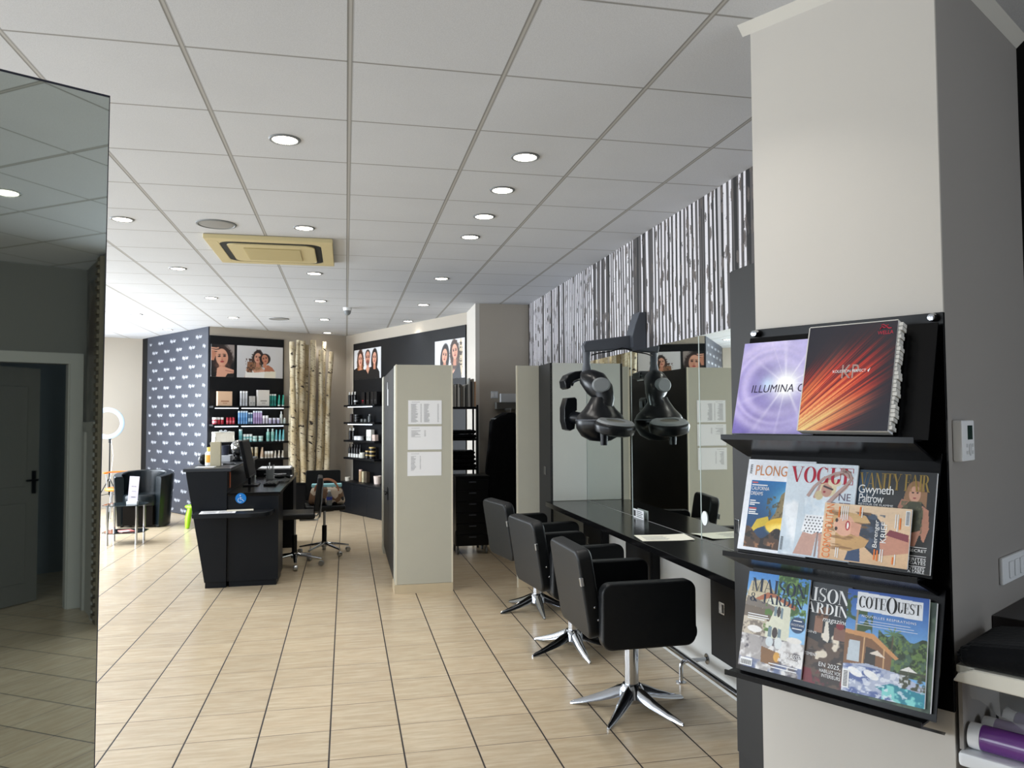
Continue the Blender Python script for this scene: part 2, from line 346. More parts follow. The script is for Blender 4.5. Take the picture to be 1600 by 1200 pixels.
# text ---------------------------------------------------------------
_tx = {}
def text_geo(s, sp=1.0):
    k = (s, sp)
    if k not in _tx:
        c = bpy.data.curves.new('t', 'FONT'); c.body = s; c.size = 1.0; c.resolution_u = 3; c.space_character = sp
        o = bpy.data.objects.new('t', c); COL.objects.link(o); dg = bpy.context.evaluated_depsgraph_get()
        me = bpy.data.meshes.new_from_object(o.evaluated_get(dg)); vs = [(v.co.x, v.co.y) for v in me.vertices]; fs = [tuple(p.vertices) for p in me.polygons]
        bpy.data.objects.remove(o); bpy.data.meshes.remove(me); bpy.data.curves.remove(c); _tx[k] = (vs, fs)
    return _tx[k]
def put(bm, vs, fs, x, z, wd, ht, y=-0.0004, shear=0.0, ang=0.0, tr=None, fit='box', mi=0):
    """fit glyph geometry into box with lower-left x,z, width wd, height ht in the local xz plane"""
    if not vs: return bm
    xs = [v[0] for v in vs]; ys = [v[1] for v in vs]; x0, x1, y0, y1 = min(xs), max(xs), min(ys), max(ys)
    kx = wd/max(x1-x0, 1e-6); ky = ht/max(y1-y0, 1e-6)
    if fit == 'w': ky = kx
    if fit == 'h': kx = ky
    ca, sa = math.cos(ang), math.sin(ang); V = []
    for a, b in vs:
        u = (a-x0)*kx; v = (b-y0)*ky; u += shear*v
        p = (x+u*ca-v*sa, y, z+u*sa+v*ca); V.append(bm.verts.new(tr(p) if tr else p))
    for f in fs:
        try:
            q = bm.faces.new([V[i] for i in f]); q.material_index = mi
        except ValueError: pass
    return bm
def text(bm, s, x, z, wd, ht, y=-0.0004, sp=1.0, **k):
    vs, fs = text_geo(s, sp); return put(bm, vs, fs, x, z, wd, ht, y, **k)
# high-contrast serif letters --------------------------------------
def _strip(P, W):
    """centre line P, horizontal widths W -> polygons"""
    vs = []; fs = []
    for (x, y), w_ in zip(P, W): vs += [(x-w_/2, y), (x+w_/2, y)]
    for i in range(len(P)-1): fs.append((2*i, 2*i+1, 2*i+3, 2*i+2))
    return vs, fs
def _ring(cx, cy, rx, ry, ix, iy, a0=0, a1=360, n=28):
    vs = []; fs = []
    for i in range(n+1):
        a = R(a0+(a1-a0)*i/n); vs += [(cx+rx*math.cos(a), cy+ry*math.sin(a)), (cx+ix*math.cos(a), cy+iy*math.sin(a))]
    for i in range(n): fs.append((2*i, 2*i+1, 2*i+3, 2*i+2))
    return vs, fs
def _rc(x0, x1, y0, y1): return [(x0, y0), (x1, y0), (x1, y1), (x0, y1)], [(0, 1, 2, 3)]
def glyph(ch):
    T = 0.19; H = 0.032; G = []
    st = lambda x, th=T: G.append(_rc(x, x+th, 0, 1))
    srf = lambda x, y, w_=0.34, c=T: G.append(_rc(x+c/2-w_/2, x+c/2+w_/2, y, y+H))
    wd = 0.8
    if ch == 'V': G += [_strip([(0.13, 1), (0.47, 0)], [T*1.15, 0.12]), _strip([(0.75, 1), (0.47, 0)], [0.04, 0.05]), _rc(-0.03, 0.32, 1-H, 1), _rc(0.62, 0.88, 1-H, 1)]; wd = 0.86
    elif ch == 'A': G += [_strip([(0.4, 1), (0.1, 0)], [0.05, 0.04]), _strip([(0.42, 1), (0.74, 0)], [0.12, T*1.15]), _rc(0.2, 0.6, 0.3, 0.3+H), _rc(-0.02, 0.24, 0, H), _rc(0.56, 0.92, 0, H)]; wd = 0.9
    elif ch == 'O': G += [_ring(0.42, 0.5, 0.42, 0.52, 0.22, 0.49)]; wd = 0.84
    elif ch == 'Q': G += [_ring(0.42, 0.5, 0.42, 0.52, 0.22, 0.49), _strip([(0.45, 0.05), (0.8, -0.2)], [0.12, 0.06])]; wd = 0.84
    elif ch == 'G': G += [_ring(0.42, 0.5, 0.42, 0.52, 0.22, 0.49, 48, 330), _rc(0.64, 0.8, 0.06, 0.42), _rc(0.5, 0.88, 0.41, 0.41+H), _rc(0.68, 0.71, 0.7, 1)]; wd = 0.86
    elif ch == 'C': G += [_ring(0.42, 0.5, 0.42, 0.52, 0.22, 0.49, 45, 318), _rc(0.7, 0.73, 0.68, 1), _rc(0.68, 0.71, 0.02, 0.2)]; wd = 0.78
    elif ch == 'U': G += [_rc(0.08, 0.08+T, 0.3, 1), _rc(0.66, 0.66+H*1.3, 0.3, 1), _ring(0.39, 0.32, 0.31, 0.34, 0.12, 0.30, 180, 360), _rc(-0.02, 0.36, 1-H, 1), _rc(0.56, 0.8, 1-H, 1)]; wd = 0.8
    elif ch == 'E': st(0.08); G += [_rc(0, 0.66, 1-H, 1), _rc(0, 0.68, 0, H), _rc(0.2, 0.5, 0.5, 0.5+H), _rc(0.62, 0.66, 0.72, 1), _rc(0.64, 0.68, 0, 0.28), _rc(0.48, 0.51, 0.38, 0.66)]; wd = 0.7
    elif ch == 'F': st(0.08); G += [_rc(0, 0.62, 1-H, 1), _rc(0, 0.36, 0, H), _rc(0.2, 0.48, 0.5, 0.5+H), _rc(0.58, 0.62, 0.72, 1), _rc(0.46, 0.49, 0.38, 0.66)]; wd = 0.64
    elif ch == 'I': st(0.08); srf(0.08, 0); srf(0.08, 1-H); wd = 0.36
    elif ch == 'N': G += [_rc(0.08, 0.12, 0, 1), _strip([(0.14, 1), (0.7, 0)], [T, T]), _rc(0.74, 0.78, 0, 1), _rc(0, 0.2, 1-H, 1), _rc(0, 0.22, 0, H), _rc(0.64, 0.86, 1-H, 1)]; wd = 0.86
    elif ch == 'M': G += [_rc(0.08, 0.12, 0, 1), _strip([(0.16, 1), (0.5, 0)], [T, 0.1]), _strip([(0.86, 1), (0.5, 0)], [0.05, 0.05]), _rc(0.8, 0.8+T, 0, 1), _rc(0, 0.24, 0, H), _rc(0.7, 1.08, 0, H), _rc(0, 0.2, 1-H, 1), _rc(0.84, 1.08, 1-H, 1)]; wd = 1.08
    elif ch == 'T': st(0.3); srf(0.3, 0); G += [_rc(0.02, 0.78, 1-H, 1), _rc(0.02, 0.05, 0.7, 1), _rc(0.75, 0.78, 0.7, 1)]; wd = 0.8
    elif ch == 'Y': G += [_strip([(0.13, 1), (0.42, 0.45)], [T*1.15, T]), _strip([(0.75, 1), (0.45, 0.45)], [0.04, 0.05]), _rc(0.33, 0.33+T, 0, 0.47), _rc(-0.02, 0.3, 1-H, 1), _rc(0.62, 0.88, 1-H, 1)]; srf(0.33, 0); wd = 0.86
    elif ch in 'RDPB':
        st(0.08); G += [_rc(0, 0.3, 0, H), _rc(0, 0.3, 1-H, 1)]
        if ch == 'D': G += [_ring(0.3, 0.5, 0.46, 0.5, 0.27, 0.47, -90, 90)]; wd = 0.78
        else:
            G += [_ring(0.3, 0.74, 0.34, 0.26, 0.16, 0.235, -90, 90), _rc(0.2, 0.32, 0.48, 0.5)]; wd = 0.72
            if ch == 'R': G += [_strip([(0.42, 0.5), (0.66, 0)], [0.16, T]), _rc(0.58, 0.82, 0, H)]; wd = 0.8
    elif ch == 'J': G += [_rc(0.2, 0.2+T, 0.1, 1), _ring(0.2, 0.1, 0.19, 0.18, 0.1, 0.14, 200, 360, 12)]; srf(0.2, 1-H); wd = 0.46
    elif ch == 'S':
        P = []; W = []
        for i in range(25):
            t = i/24; a = t*2*math.pi; P.append((0.33+0.2*math.sin(a)*(1 if t > 0.5 else -1)*(1 if t < 0.5 else -1), 0.02+0.96*t)); W.append(0.06+0.16*math.sin(math.pi*t)**2)
        G += [_ring(0.33, 0.74, 0.27, 0.27, 0.15, 0.24, 40, 250), _ring(0.33, 0.26, 0.29, 0.27, 0.15, 0.24, -140, 80), _strip([(0.16, 0.62), (0.5, 0.38)], [0.2, 0.22]), _rc(0.56, 0.59, 0.72, 1), _rc(0.05, 0.08, 0, 0.28)]; wd = 0.66
    elif ch == 'W': G += [_strip([(0.12, 1), (0.34, 0)], [T, 0.1]), _strip([(0.52, 1), (0.34, 0)], [0.04, 0.05]), _strip([(0.54, 1), (0.76, 0)], [T, 0.1]), _strip([(0.98, 1), (0.76, 0)], [0.04, 0.05])]; wd = 1.05
    elif ch == '&': G += [_ring(0.32, 0.24, 0.3, 0.26, 0.14, 0.22), _ring(0.32, 0.74, 0.2, 0.25, 0.1, 0.22), _strip([(0.3, 0.6), (0.75, 0)], [0.14, T])]; wd = 0.85
    elif ch == "'": G += [_rc(0.05, 0.12, 0.8, 1)]; wd = 0.2
    else: wd = 0.4
    return G, wd
def serif_geo(s, gap=0.06):
    vs = []; fs = []; x = 0
    for ch in s:
        G, wd = glyph(ch)
        for gv, gf in G:
            b = len(vs); vs += [(a+x, c) for a, c in gv]; fs += [tuple(b+i for i in f) for f in gf]
        x += wd+gap
    return vs, fs
def serif(bm, s, x, z, wd, ht, y=-0.0004, gap=0.06, **k):
    vs, fs = serif_geo(s, gap); return put(bm, vs, fs, x, z, wd, ht, y, **k)

# painter: an artwork computed point by point, printed on a fine sheet ---------
class Paint:
    def __init__(s, nx, nz, asp, bg):
        s.nx, s.nz = nx, nz; s.asp = asp
        s.U, s.V = np.meshgrid(np.linspace(0, 1, nx), np.linspace(0, 1, nz)); s.A = np.zeros((nz, nx, 3)); s.A[:] = np.array(bg)/255.0
    def col(s, m, c, a=1.0):
        m = np.clip(m*a, 0, 1)[..., None]; c = np.array(c)/255.0 if not (isinstance(c, np.ndarray) and c.ndim == 3) else c; s.A = s.A*(1-m)+c*m
    def ell(s, cx, cz, rx, rz, c, ang=0, soft=0.06, a=1.0, clip=None):
        du = (s.U-cx)*s.asp; dv = (s.V-cz); ca, sa = math.cos(R(ang)), math.sin(R(ang)); p = (du*ca+dv*sa)/(rx*s.asp); q = (-du*sa+dv*ca)/rz
        d = np.sqrt(p*p+q*q); m = np.clip((1-d)/soft+0.5, 0, 1)
        if clip is not None: m = m*clip
        s.col(m, c, a)
    def poly(s, pts, c, a=1.0):
        inside = np.zeros(s.U.shape, bool); n = len(pts)
        for i in range(n):
            x1, y1 = pts[i]; x2, y2 = pts[(i+1) % n]
            if y1 == y2: continue
            cnd = ((s.V >= min(y1, y2)) & (s.V < max(y1, y2))); xi = x1+(s.V-y1)*(x2-x1)/(y2-y1); inside ^= (cnd & (s.U < xi))
        s.col(inside.astype(float), c, a)
    def grad(s, c0, c1, v0=0.0, v1=1.0, mask=None):
        t = np.clip((s.V-v0)/(v1-v0), 0, 1)[..., None]; c = np.array(c0)/255*(1-t)+np.array(c1)/255*t
        m = np.ones(s.U.shape) if mask is None else mask; s.A = s.A*(1-m[..., None])+c*m[..., None]
    def line(s, pts, wd, c, a=1.0):
        d = np.full(s.U.shape, 9.0)
        for (x1, y1), (x2, y2) in zip(pts, pts[1:]):
            ax, ay, bx, by = x1*s.asp, y1, x2*s.asp, y2; L2 = (bx-ax)**2+(by-ay)**2+1e-12
            t = np.clip(((s.U*s.asp-ax)*(bx-ax)+(s.V-ay)*(by-ay))/L2, 0, 1); d = np.minimum(d, np.hypot(s.U*s.asp-ax-t*(bx-ax), s.V-ay-t*(by-ay)))
        s.col(np.clip((wd/2-d)*s.nz*0.7+0.5, 0, 1), c, a)
    def noise(s, fx, fz, seed=0, oct=3):
        r = np.random.default_rng(seed); o = np.zeros(s.U.shape); amp = 1.0; tot = 0
        for k in range(oct):
            gx, gz = max(2, int(fx*2**k)), max(2, int(fz*2**k)); G = r.random((gz+2, gx+2)); x = s.U*gx; y = s.V*gz; i = x.astype(int); j = y.astype(int); fx_ = x-i; fy = y-j
            fx_ = fx_*fx_*(3-2*fx_); fy = fy*fy*(3-2*fy)
            o += amp*((G[j, i]*(1-fx_)+G[j, i+1]*fx_)*(1-fy)+(G[j+1, i]*(1-fx_)+G[j+1, i+1]*fx_)*fy); tot += amp; amp *= 0.55
        return o/tot
    def mottle(s, mask, c, fx, fz, lo, hi, seed=0, a=1.0): s.col(mask*np.clip((s.noise(fx, fz, seed)-lo)/(hi-lo), 0, 1), c, a)
    def sheet(s, name, W, H, parent, y=-0.0002, m=None, x0=0.0, z0=0.0):
        nx, nz = s.nx, s.nz; X, Z = np.meshgrid(np.linspace(x0, x0+W, nx), np.linspace(z0, z0+H, nz))
        co = np.stack([X, np.full(X.shape, y), Z], -1).reshape(-1, 3)
        i = np.arange((nz-1)*(nx-1)); r, c = i//(nx-1), i % (nx-1); a = r*nx+c
        F = np.stack([a, a+1, a+nx+1, a+nx], -1).astype(np.int32)
        me = bpy.data.meshes.new(name); me.vertices.add(nx*nz); me.vertices.foreach_set('co', co.ravel()); me.loops.add(F.size); me.loops.foreach_set('vertex_index', F.ravel())
        me.polygons.add(len(F)); me.polygons.foreach_set('loop_start', np.arange(0, F.size, 4, dtype=np.int32)); me.update(calc_edges=True)
        L = np.clip(s.A, 0, 1); L = np.where(L <= 0.04045, L/12.92, ((L+0.055)/1.055)**2.4)
        at = me.color_attributes.new('ink', 'FLOAT_COLOR', 'POINT'); at.data.foreach_set('color', np.concatenate([L.reshape(-1, 3), np.ones((nx*nz, 1))], 1).astype(np.float32).ravel())
        me.materials.append(m or M_PRINT); o = bpy.data.objects.new(name, me); COL.objects.link(o)
        if parent is not None: o.parent = parent; WM[o.name] = WM[parent.name]
        return o

# ================================================================== STRUCTURE
PTS = [(-4.6, 13.66), (-3.405, 14.17), (-1.98, 12.06), (0, 13.1), (1.53, 9.85), (1.51, 9.06), (2.165, 9.06), (2.165, 2.55), (2.377, 2.296), (4.51, -1.39), (2.85, -2.35), (3.25, -3.03), (-4.6, -7.2)]
b = nb(); prism(b, [(-5.2, -7.6), (5, -4.6), (5, 15), (-5.2, 15)], -0.12, 0.0, 'z'); struct('floor', b, M_FLOOR)
b = nb(); prism(b, [(-5.2, -7.6), (5, -4.6), (5, 15), (-5.2, 15)], CEIL, CEIL+0.15, 'z'); struct('ceiling', b, M_CEIL)
def wall(name, p, q, m, z0=0.0, z1=CEIL, th=0.08, holes=()):
    p = Vector(p); q = Vector(q); d = (q-p); L = d.length; d.normalize(); n = Vector((-d.y, d.x))   # room on the right of p->q : thickness to the left
    bm = nb()
    segs = []; x = 0
    for h0, h1, hz0, hz1 in holes:
        segs.append((x, h0, z0, z1)); segs.append((h0, h1, z0, hz0)); segs.append((h0, h1, hz1, z1)); x = h1
    segs.append((x, L, z0, z1))
    for a, c, u, v in segs:
        if c-a < 1e-4 or v-u < 1e-4: continue
        P = [p+d*a, p+d*c, p+d*c+n*th, p+d*a+n*th]; prism(bm, [(k.x, k.y) for k in P], u, v, 'z')
    return struct(name, bm, m)
wall('wall_far_left', PTS[0], PTS[1], M_WALL)
wall('wall_logo', PTS[1], PTS[2], M_DARKW)
wall('wall_shelf_left', PTS[2], PTS[3], M_WALL)
wall('wall_shelf_right', PTS[3], PTS[4], M_WALL)
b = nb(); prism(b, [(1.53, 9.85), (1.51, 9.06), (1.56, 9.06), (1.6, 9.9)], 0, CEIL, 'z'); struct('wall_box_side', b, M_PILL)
b = nb(); box(b, 1.5605, 2.165, 9.06, 9.14, 0, CEIL); struct('wall_recess', b, M_WALL)
wall('wall_right', PTS[6], PTS[7], M_WALL)
wall('wall_black_right', PTS[8], PTS[9], M_DARKW)
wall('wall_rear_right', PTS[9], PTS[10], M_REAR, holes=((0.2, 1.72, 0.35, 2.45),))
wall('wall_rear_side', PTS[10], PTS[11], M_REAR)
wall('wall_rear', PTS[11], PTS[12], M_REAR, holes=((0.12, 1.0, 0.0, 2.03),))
# left shop front: wall with three glazed openings
wl = struct('wall_left', nb(), M_WALL); bpy.data.objects.remove(wl)
wall('wall_left', PTS[12], PTS[0], M_WALL, holes=((6.7, 9.1, 0.15, 2.6), (9.5, 14.1, 0.15, 2.6), (15.1, 20.4, 0.15, 2.6)))
k = 0
for y0, y1 in ((-0.5, 1.9), (2.3, 6.9), (7.9, 13.2)):
    k += 1; b = nb(); box(b, -4.66, -4.60, y0, y1, 0.15, 0.2); box(b, -4.66, -4.60, y0, y1, 2.55, 2.6)
    n_ = 3
    for i in range(n_+1): yy = y0+(y1-y0)*i/n_; box(b, -4.66, -4.60, max(y0, yy-0.03), min(y1, yy+0.03), 0.15, 2.6)
    struct('window_%d' % k, b, M_TRIM)
b = nb()
for x0, x1, z0, z1 in ((0.2, 0.25, 0.35, 2.45), (1.67, 1.72, 0.35, 2.45), (0.25, 1.67, 0.35, 0.4), (0.25, 1.67, 2.4, 2.45), (0.94, 0.98, 0.4, 2.4)): box(b, x0, x1, 0.01, 0.06, z0, z1)
o = struct('window_4', b, M_TRIM); o.matrix_world = Matrix.Translation((4.51, -1.39, 0)) @ Matrix.Rotation(math.atan2(-0.96, -1.66), 4, 'Z')  # unseen window, added so that daylight reaches the pillar side
# square pillar set at an angle
K0 = Vector((1.372, 2.393)); K1 = Vector((1.669, 1.883)); K2 = Vector((2.377, 2.296)); K3 = Vector((2.165, 2.66))
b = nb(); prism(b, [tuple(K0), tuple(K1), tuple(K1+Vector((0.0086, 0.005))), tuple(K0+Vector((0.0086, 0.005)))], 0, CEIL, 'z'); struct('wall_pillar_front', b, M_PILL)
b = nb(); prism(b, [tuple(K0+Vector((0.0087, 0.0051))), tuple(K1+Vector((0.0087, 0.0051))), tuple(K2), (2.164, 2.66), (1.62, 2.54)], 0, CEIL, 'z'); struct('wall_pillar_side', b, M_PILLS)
# cove moulding round the pillar head
b = nb(); prism(b, [(0, 0), (0.0, -0.03), (-0.035, 0)], 0, 0.62, 'x')
M_ = Matrix.Translation((1.372, 2.393, CEIL)) @ Matrix.Rotation(FP.rot, 4, 'Z') @ Matrix.Translation((-0.03, 0, 0)); b.transform(M_); struct('trim_1', b, M_TRIM)
b = nb(); prism(b, [(0, 0), (0.0, -0.03), (-0.035, 0)], 0, 0.82, 'x')
b.transform(Matrix.Translation((1.669, 1.883, CEIL)) @ Matrix.Rotation(FS.rot, 4, 'Z')); struct('trim_2', b, M_TRIM)
# wallpaper sheet on the right wall
b = nb(); box(b, 0, 6.45, -0.004, 0, 1.9, CEIL)
o = struct('trim_3', b, M_WP); o.matrix_world = Matrix.Translation((2.165, 9.055, 0)) @ Matrix.Rotation(R(-90), 4, 'Z'); o['label'] = 'black and white birch trunk wallpaper band'
# logo panel on the slanted wall, with the white script marks
b = nb(); box(b, 0.27, 2.546, -0.02, -0.001, 0.01, CEIL-0.004)
lp = struct('trim_4', b, M_LOGO); lp.matrix_world = Matrix.Translation(FL.o) @ Matrix.Rotation(FL.rot, 4, 'Z'); WM[lp.name] = lp.matrix_world.copy(); lp['label'] = 'slate grey panel with rows of small white script marks'
b = nb()
for r_ in range(19):
    for c_ in range(6):
        x = 0.34+c_*0.47+(0.235 if r_ % 2 else 0.0)-0.09; z = 2.69-r_*0.147
        for s_, dx, w_, h_, dz in (('Hip', 0.0, 0.098, 0.078, -0.018), ('hair', 0.115, 0.098, 0.058, 0.0)):
            if x+dx < 0.275 or x+dx+w_ > 2.54: continue
            text(b, s_, x+dx, z+dz, w_*0.92, h_*0.86, y=-0.0215, shear=0.15)
obj('logo_lettering', b, mat('white_script_print', (206, 210, 218), 0.5), lp)
# black panels behind the product shelves
for nm, F, s0, s1 in (('trim_5', FB, 0.0, 1.145), ('trim_6', FRW, 0.31, 3.585)):
    b = nb(); box(b, s0, s1, -0.018, -0.001, 0.0, 2.712 if nm == 'trim_5' else 2.68)
    o = struct(nm, b, M_BLK); o.matrix_world = Matrix.Translation(F.o) @ Matrix.Rotation(F.rot, 4, 'Z'); o['label'] = 'black back panel behind the product shelves'
# plinth tiles
b = nb(); box(b, 1.5605, 2.16, 9.05, 9.06, 0, 0.074); struct('baseboard_recess', b, M_TILEP)

# rear doorway seen in the tall mirror
FR2 = Frame((3.25, -3.03), (-0.883, -0.469))     # wall running away; outward normal
dA = Vector((-0.883, -0.469)); nA = Vector((-0.469, 0.883))   # nA into the salon
def rear(p, q, u, v, z0, z1, m, name, parent=None):
    bm = nb(); P = [Vector((3.25, -3.03))+dA*p+nA*u, Vector((3.25, -3.03))+dA*q+nA*u, Vector((3.25, -3.03))+dA*q+nA*v, Vector((3.25, -3.03))+dA*p+nA*v]
    prism(bm, [tuple(k) for k in P], z0, z1, 'z'); return bm
b = rear(0.02, 0.12, 0.0, 0.02, 0, 2.12, 0, '')
for args in ((1.0, 1.1, 0.0, 0.02, 0, 2.12), (0.12, 1.0, 0.0, 0.02, 2.03, 2.12), (0.10, 0.13, -0.1, 0.0, 0, 2.03), (0.99, 1.02, -0.1, 0, 0, 2.03)):
    bb = rear(*args, 0, ''); me = bpy.data.meshes.new('x'); bb.to_mesh(me); bb.free(); b.from_mesh(me); bpy.data.meshes.remove(me)
struct('door_1', b, M_TRIMD)
# the leaf stands open into the dark room behind
b = nb(); box(b, 0, 0.86, -0.02, 0.02, 0.01, 2.02)
for z0, z1 in ((0.18, 0.86), (1.0, 1.86)): box(b, 0.12, 0.74, -0.028, 0.028, z0, z1, 0.006)
lf_loc = Vector((3.25, -3.03))+dA*0.99-nA*0.1
lf = struct('door_2', b, M_LEAF); lf.matrix_world = Matrix.Translation((lf_loc.x, lf_loc.y, 0)) @ Matrix.Rotation(math.atan2(-nA.y, -nA.x)+R(58), 4, 'Z'); lf['label'] = 'dim panelled door leaf standing open'
b = nb(); box(b, 0.79, 0.83, 0.02, 0.03, 0.93, 1.13, 0.003); tube(b, [(0.81, 0.03, 1.05), (0.81, 0.07, 1.05), (0.7, 0.075, 1.05)], 0.009); obj('door_handle', b, M_BPL, lf)
# back room shell
def flat(p, q, m, name, z1=2.6): 
    bm = nb(); P = Vector(p); Q = Vector(q); d = (Q-P).normalized(); n = Vector((d.y, -d.x)); prism(bm, [tuple(P), tuple(Q), tuple(Q+n*0.05), tuple(P+n*0.05)], 0, z1, 'z'); struct(name, bm, m)
o3 = Vector((3.25, -3.03)); 
flat(tuple(o3+dA*1.9-nA*0.09), tuple(o3+dA*1.9-nA*2.0), M_DIMBLUE, 'wall_back_room_left'); flat(tuple(o3+dA*1.9-nA*2.0), tuple(o3-dA*0.3-nA*2.0), M_DIMBLUE, 'wall_back_room_rear'); flat(tuple(o3-dA*0.3-nA*2.0), tuple(o3-dA*0.3-nA*0.09), M_DIMBLUE, 'wall_back_room_right')
# side of the recess: tall narrow poster, door frame, louvred shutter
dB = Vector((-0.507, 0.862)); nB = Vector((-0.862, -0.507))
FB2 = Frame((2.85, -2.35), (0.507, -0.862))
b = nb(); box(b, 0.02, 0.14, -0.03, 0, 0, CEIL-0.02)
for i in range(44): box(b, 0.03, 0.13, -0.045, -0.03, 0.04+i*0.063, 0.07+i*0.063)
solo('louvred_shutter', b, mat('louvre_beige', (92, 84, 68), 0.7), 'narrow slatted beige shutter at the edge of the tall mirror reflection, beside the doorway', 'shutter', FB2.p(0, 0.001), FB2.rot)
P_ = Paint(40, 120, 0.4, (96, 92, 84)); P_.mottle(np.ones(P_.U.shape), (52, 50, 48), 5, 9, 0.4, 0.7, 3); P_.ell(0.5, 0.6, 0.3, 0.3, (70, 58, 50))
t = thing('wall_poster', 'tall grey poster on the return wall above the doorway frame, seen in the tall mirror', 'poster', FB2.p(0.2, 0.004, 1.55), FB2.rot)
b = nb(); box(b, -0.01, 0.51, 0, 0.003, -0.01, 1.16); obj('backing_board', b, M_GPL, t); P_.sheet('printed_picture', 0.5, 1.15, t, y=-0.001, m=M_POSTER)
for i, (x0, x1) in enumerate(((0.22, 0.30), (0.64, 0.72))):
    pass
b = nb(); box(b, 0.2, 0.28, -0.03, 0, 0, 1.5); box(b, 0.62, 0.7, -0.03, 0, 0, 1.5); box(b, 0.2, 0.7, -0.03, 0, 1.46, 1.54); box(b, 0.28, 0.62, -0.012, 0, 0, 1.46)
o = struct('door_3', b, M_TRIMD); o.matrix_world = Matrix.Translation(FB2.p(0, 0.001)) @ Matrix.Rotation(FB2.rot, 4, 'Z')
# chair, electric heater and notice in the back room (dim shapes in the reflection)
c0 = o3+dA*0.55-nA*1.25
t = thing('visitor_chair', 'dark plastic chair in the dim room beyond the doorway, seen in the tall mirror', 'chair', (c0.x, c0.y, 0), math.atan2(nA.y, nA.x)+R(70))
b = nb(); box(b, -0.21, 0.21, -0.2, 0.2, 0.43, 0.46, 0.012); obj('seat', b, M_GPL, t)
b = nb(); box(b, -0.21, -0.18, -0.2, 0.2, 0.55, 0.86, 0.01); obj('backrest', b, M_GPL, t)
for sx in (-0.19, 0.19):
    for sy in (-0.18, 0.18): b = nb(); tube(b, [(sx*1.1, sy*1.1, 0), (sx, sy, 0.44), (sx if sx > 0 else -0.2, sy, 0.44 if sx > 0 else 0.8)], 0.011, 8); obj('leg', b, M_CHRR, t)
h0 = o3+dA*0.75-nA*1.86
t = thing('electric_heater', 'white panel heater on the far wall of the dim back room', 'heater', (h0.x, h0.y, 0.3), math.atan2(dA.y, dA.x)+math.pi)
b = nb(); box(b, -0.25, 0.25, -0.05, 0.0, 0, 0.42, 0.01); obj('casing', b, M_TRIM, t); b = nb()
for i in range(6): box(b, -0.22, 0.22, -0.056, -0.05, 0.27+i*0.022, 0.28+i*0.022)
obj('grille', b, M_GPL, t)
b = nb(); box(b, -0.14, 0.14, -0.02, 0, 0, 0.2); solo('framed_picture', b, mat('brown_print', (70, 52, 44), 0.6), 'small dark framed picture on the far wall of the dim back room', 'picture', (h0.x, h0.y, 1.38), math.atan2(dA.y, dA.x)+math.pi)

# ================================================================== CEILING FITTINGS
def make_light(label, loc, grp):
    t = thing('recessed_downlight', label, 'ceiling light', loc, 0, grp)
    b = nb(); lathe(b, [(0.059, -0.002), (0.062, -0.007), (0.072, -0.006), (0.077, 0.0)], 32); obj('trim_ring', b, M_GPL2, t)
    b = nb(); lathe(b, [(0.0, -0.0035), (0.0585, -0.0035), (0.06, 0.0)], 32); obj('lens', b, M_LENS, t); return t
def lamp(t, loc):
    l = LAMP; o = bpy.data.objects.new('lamp', l); COL.objects.link(o); o.location = (0, 0, -0.012); o.parent = t
LAMP = bpy.data.lights.new('lamp', 'AREA'); LAMP.shape = 'DISK'; LAMP.size = 0.115; LAMP.energy = LAMP_W; LAMP.color = LAMP_COL; LAMP.spread = R(112)
LX = {'left': -2.675, 'centre left': -1.495, 'centre right': -0.297, 'right': 0.911}
YS = [3.86, 5.65, 7.42, 9.18, 10.93, 12.64]
names = {}
for nm, x, ys in (('outer left', -2.675, [9.05, 10.8, 12.6]), ('second', -1.495, [5.635, 7.41, 9.165, 10.93]), ('third', -0.297, [3.855, 5.65, 7.43, 9.185, 10.92, 12.64]), ('right-hand', 0.911, [3.87, 4.47, 5.09, 5.696, 7.477, 9.278, 10.9])):
    for i, y in enumerate(ys):
        rk = ['nearest', 'second nearest', 'third nearest', 'fourth nearest', 'fifth nearest', 'sixth nearest', 'farthest'][i if i < len(ys)-1 else 6]
        lab = 'glowing round ceiling spot, %s in the %s row of lights' % (rk, nm)
        if x == -2.675 and i == 0: lab = 'round ceiling spot just left of the tall mirror edge in the outer left row'
        t = make_light(lab, (x-(0.06 if y == 10.9 else 0), y, CEIL), 'recessed ceiling spots'); lamp(t, None)
for x, y, wh in ((-1.49, 3.86, 'hidden behind the tall mirror, nearest its edge'), (-2.68, 7.4, 'in the outer left row, behind the tall mirror'), (0.911, 2.05, 'just in front of the magazine pillar, above the frame'), (-0.29, 2.05, 'overhead, above the top of the frame'), (1.51, -1.55, ''), (2.71, 0.25, 'added behind the photographer to light the pillar side')):  # the last spot is added fill for the pillar side
    t = make_light('glowing round ceiling spot reflected in the tall mirror' if x == 1.51 else 'round ceiling spot '+wh, (x, y, CEIL), 'recessed ceiling spots'); 
    if y >= -1: lamp(t, None)
for i, (x, y) in enumerate(((-0.893, 5.655), (-0.903, 10.956))):
    t = thing('ceiling_speaker', ['round grey ceiling speaker beside the air conditioner', 'round grey ceiling speaker near the far product wall'][i], 'speaker', (x, y, CEIL), 0, 'ceiling speakers')
    b = nb(); lathe(b, [(0.118, -0.004), (0.122, -0.008), (0.134, -0.006), (0.136, 0)], 36); obj('rim', b, M_GPL2, t)
    b = nb(); lathe(b, [(0.0, -0.007), (0.10, -0.006), (0.119, -0.003), (0.119, 0)], 36); obj('mesh_grille', b, mat('speaker_grille', (150, 150, 148), 0.7, noise=0.25, nscale=900), t)
t = thing('dome_camera', 'small white security dome on the ceiling', 'camera', (0.014, 9.717, CEIL))
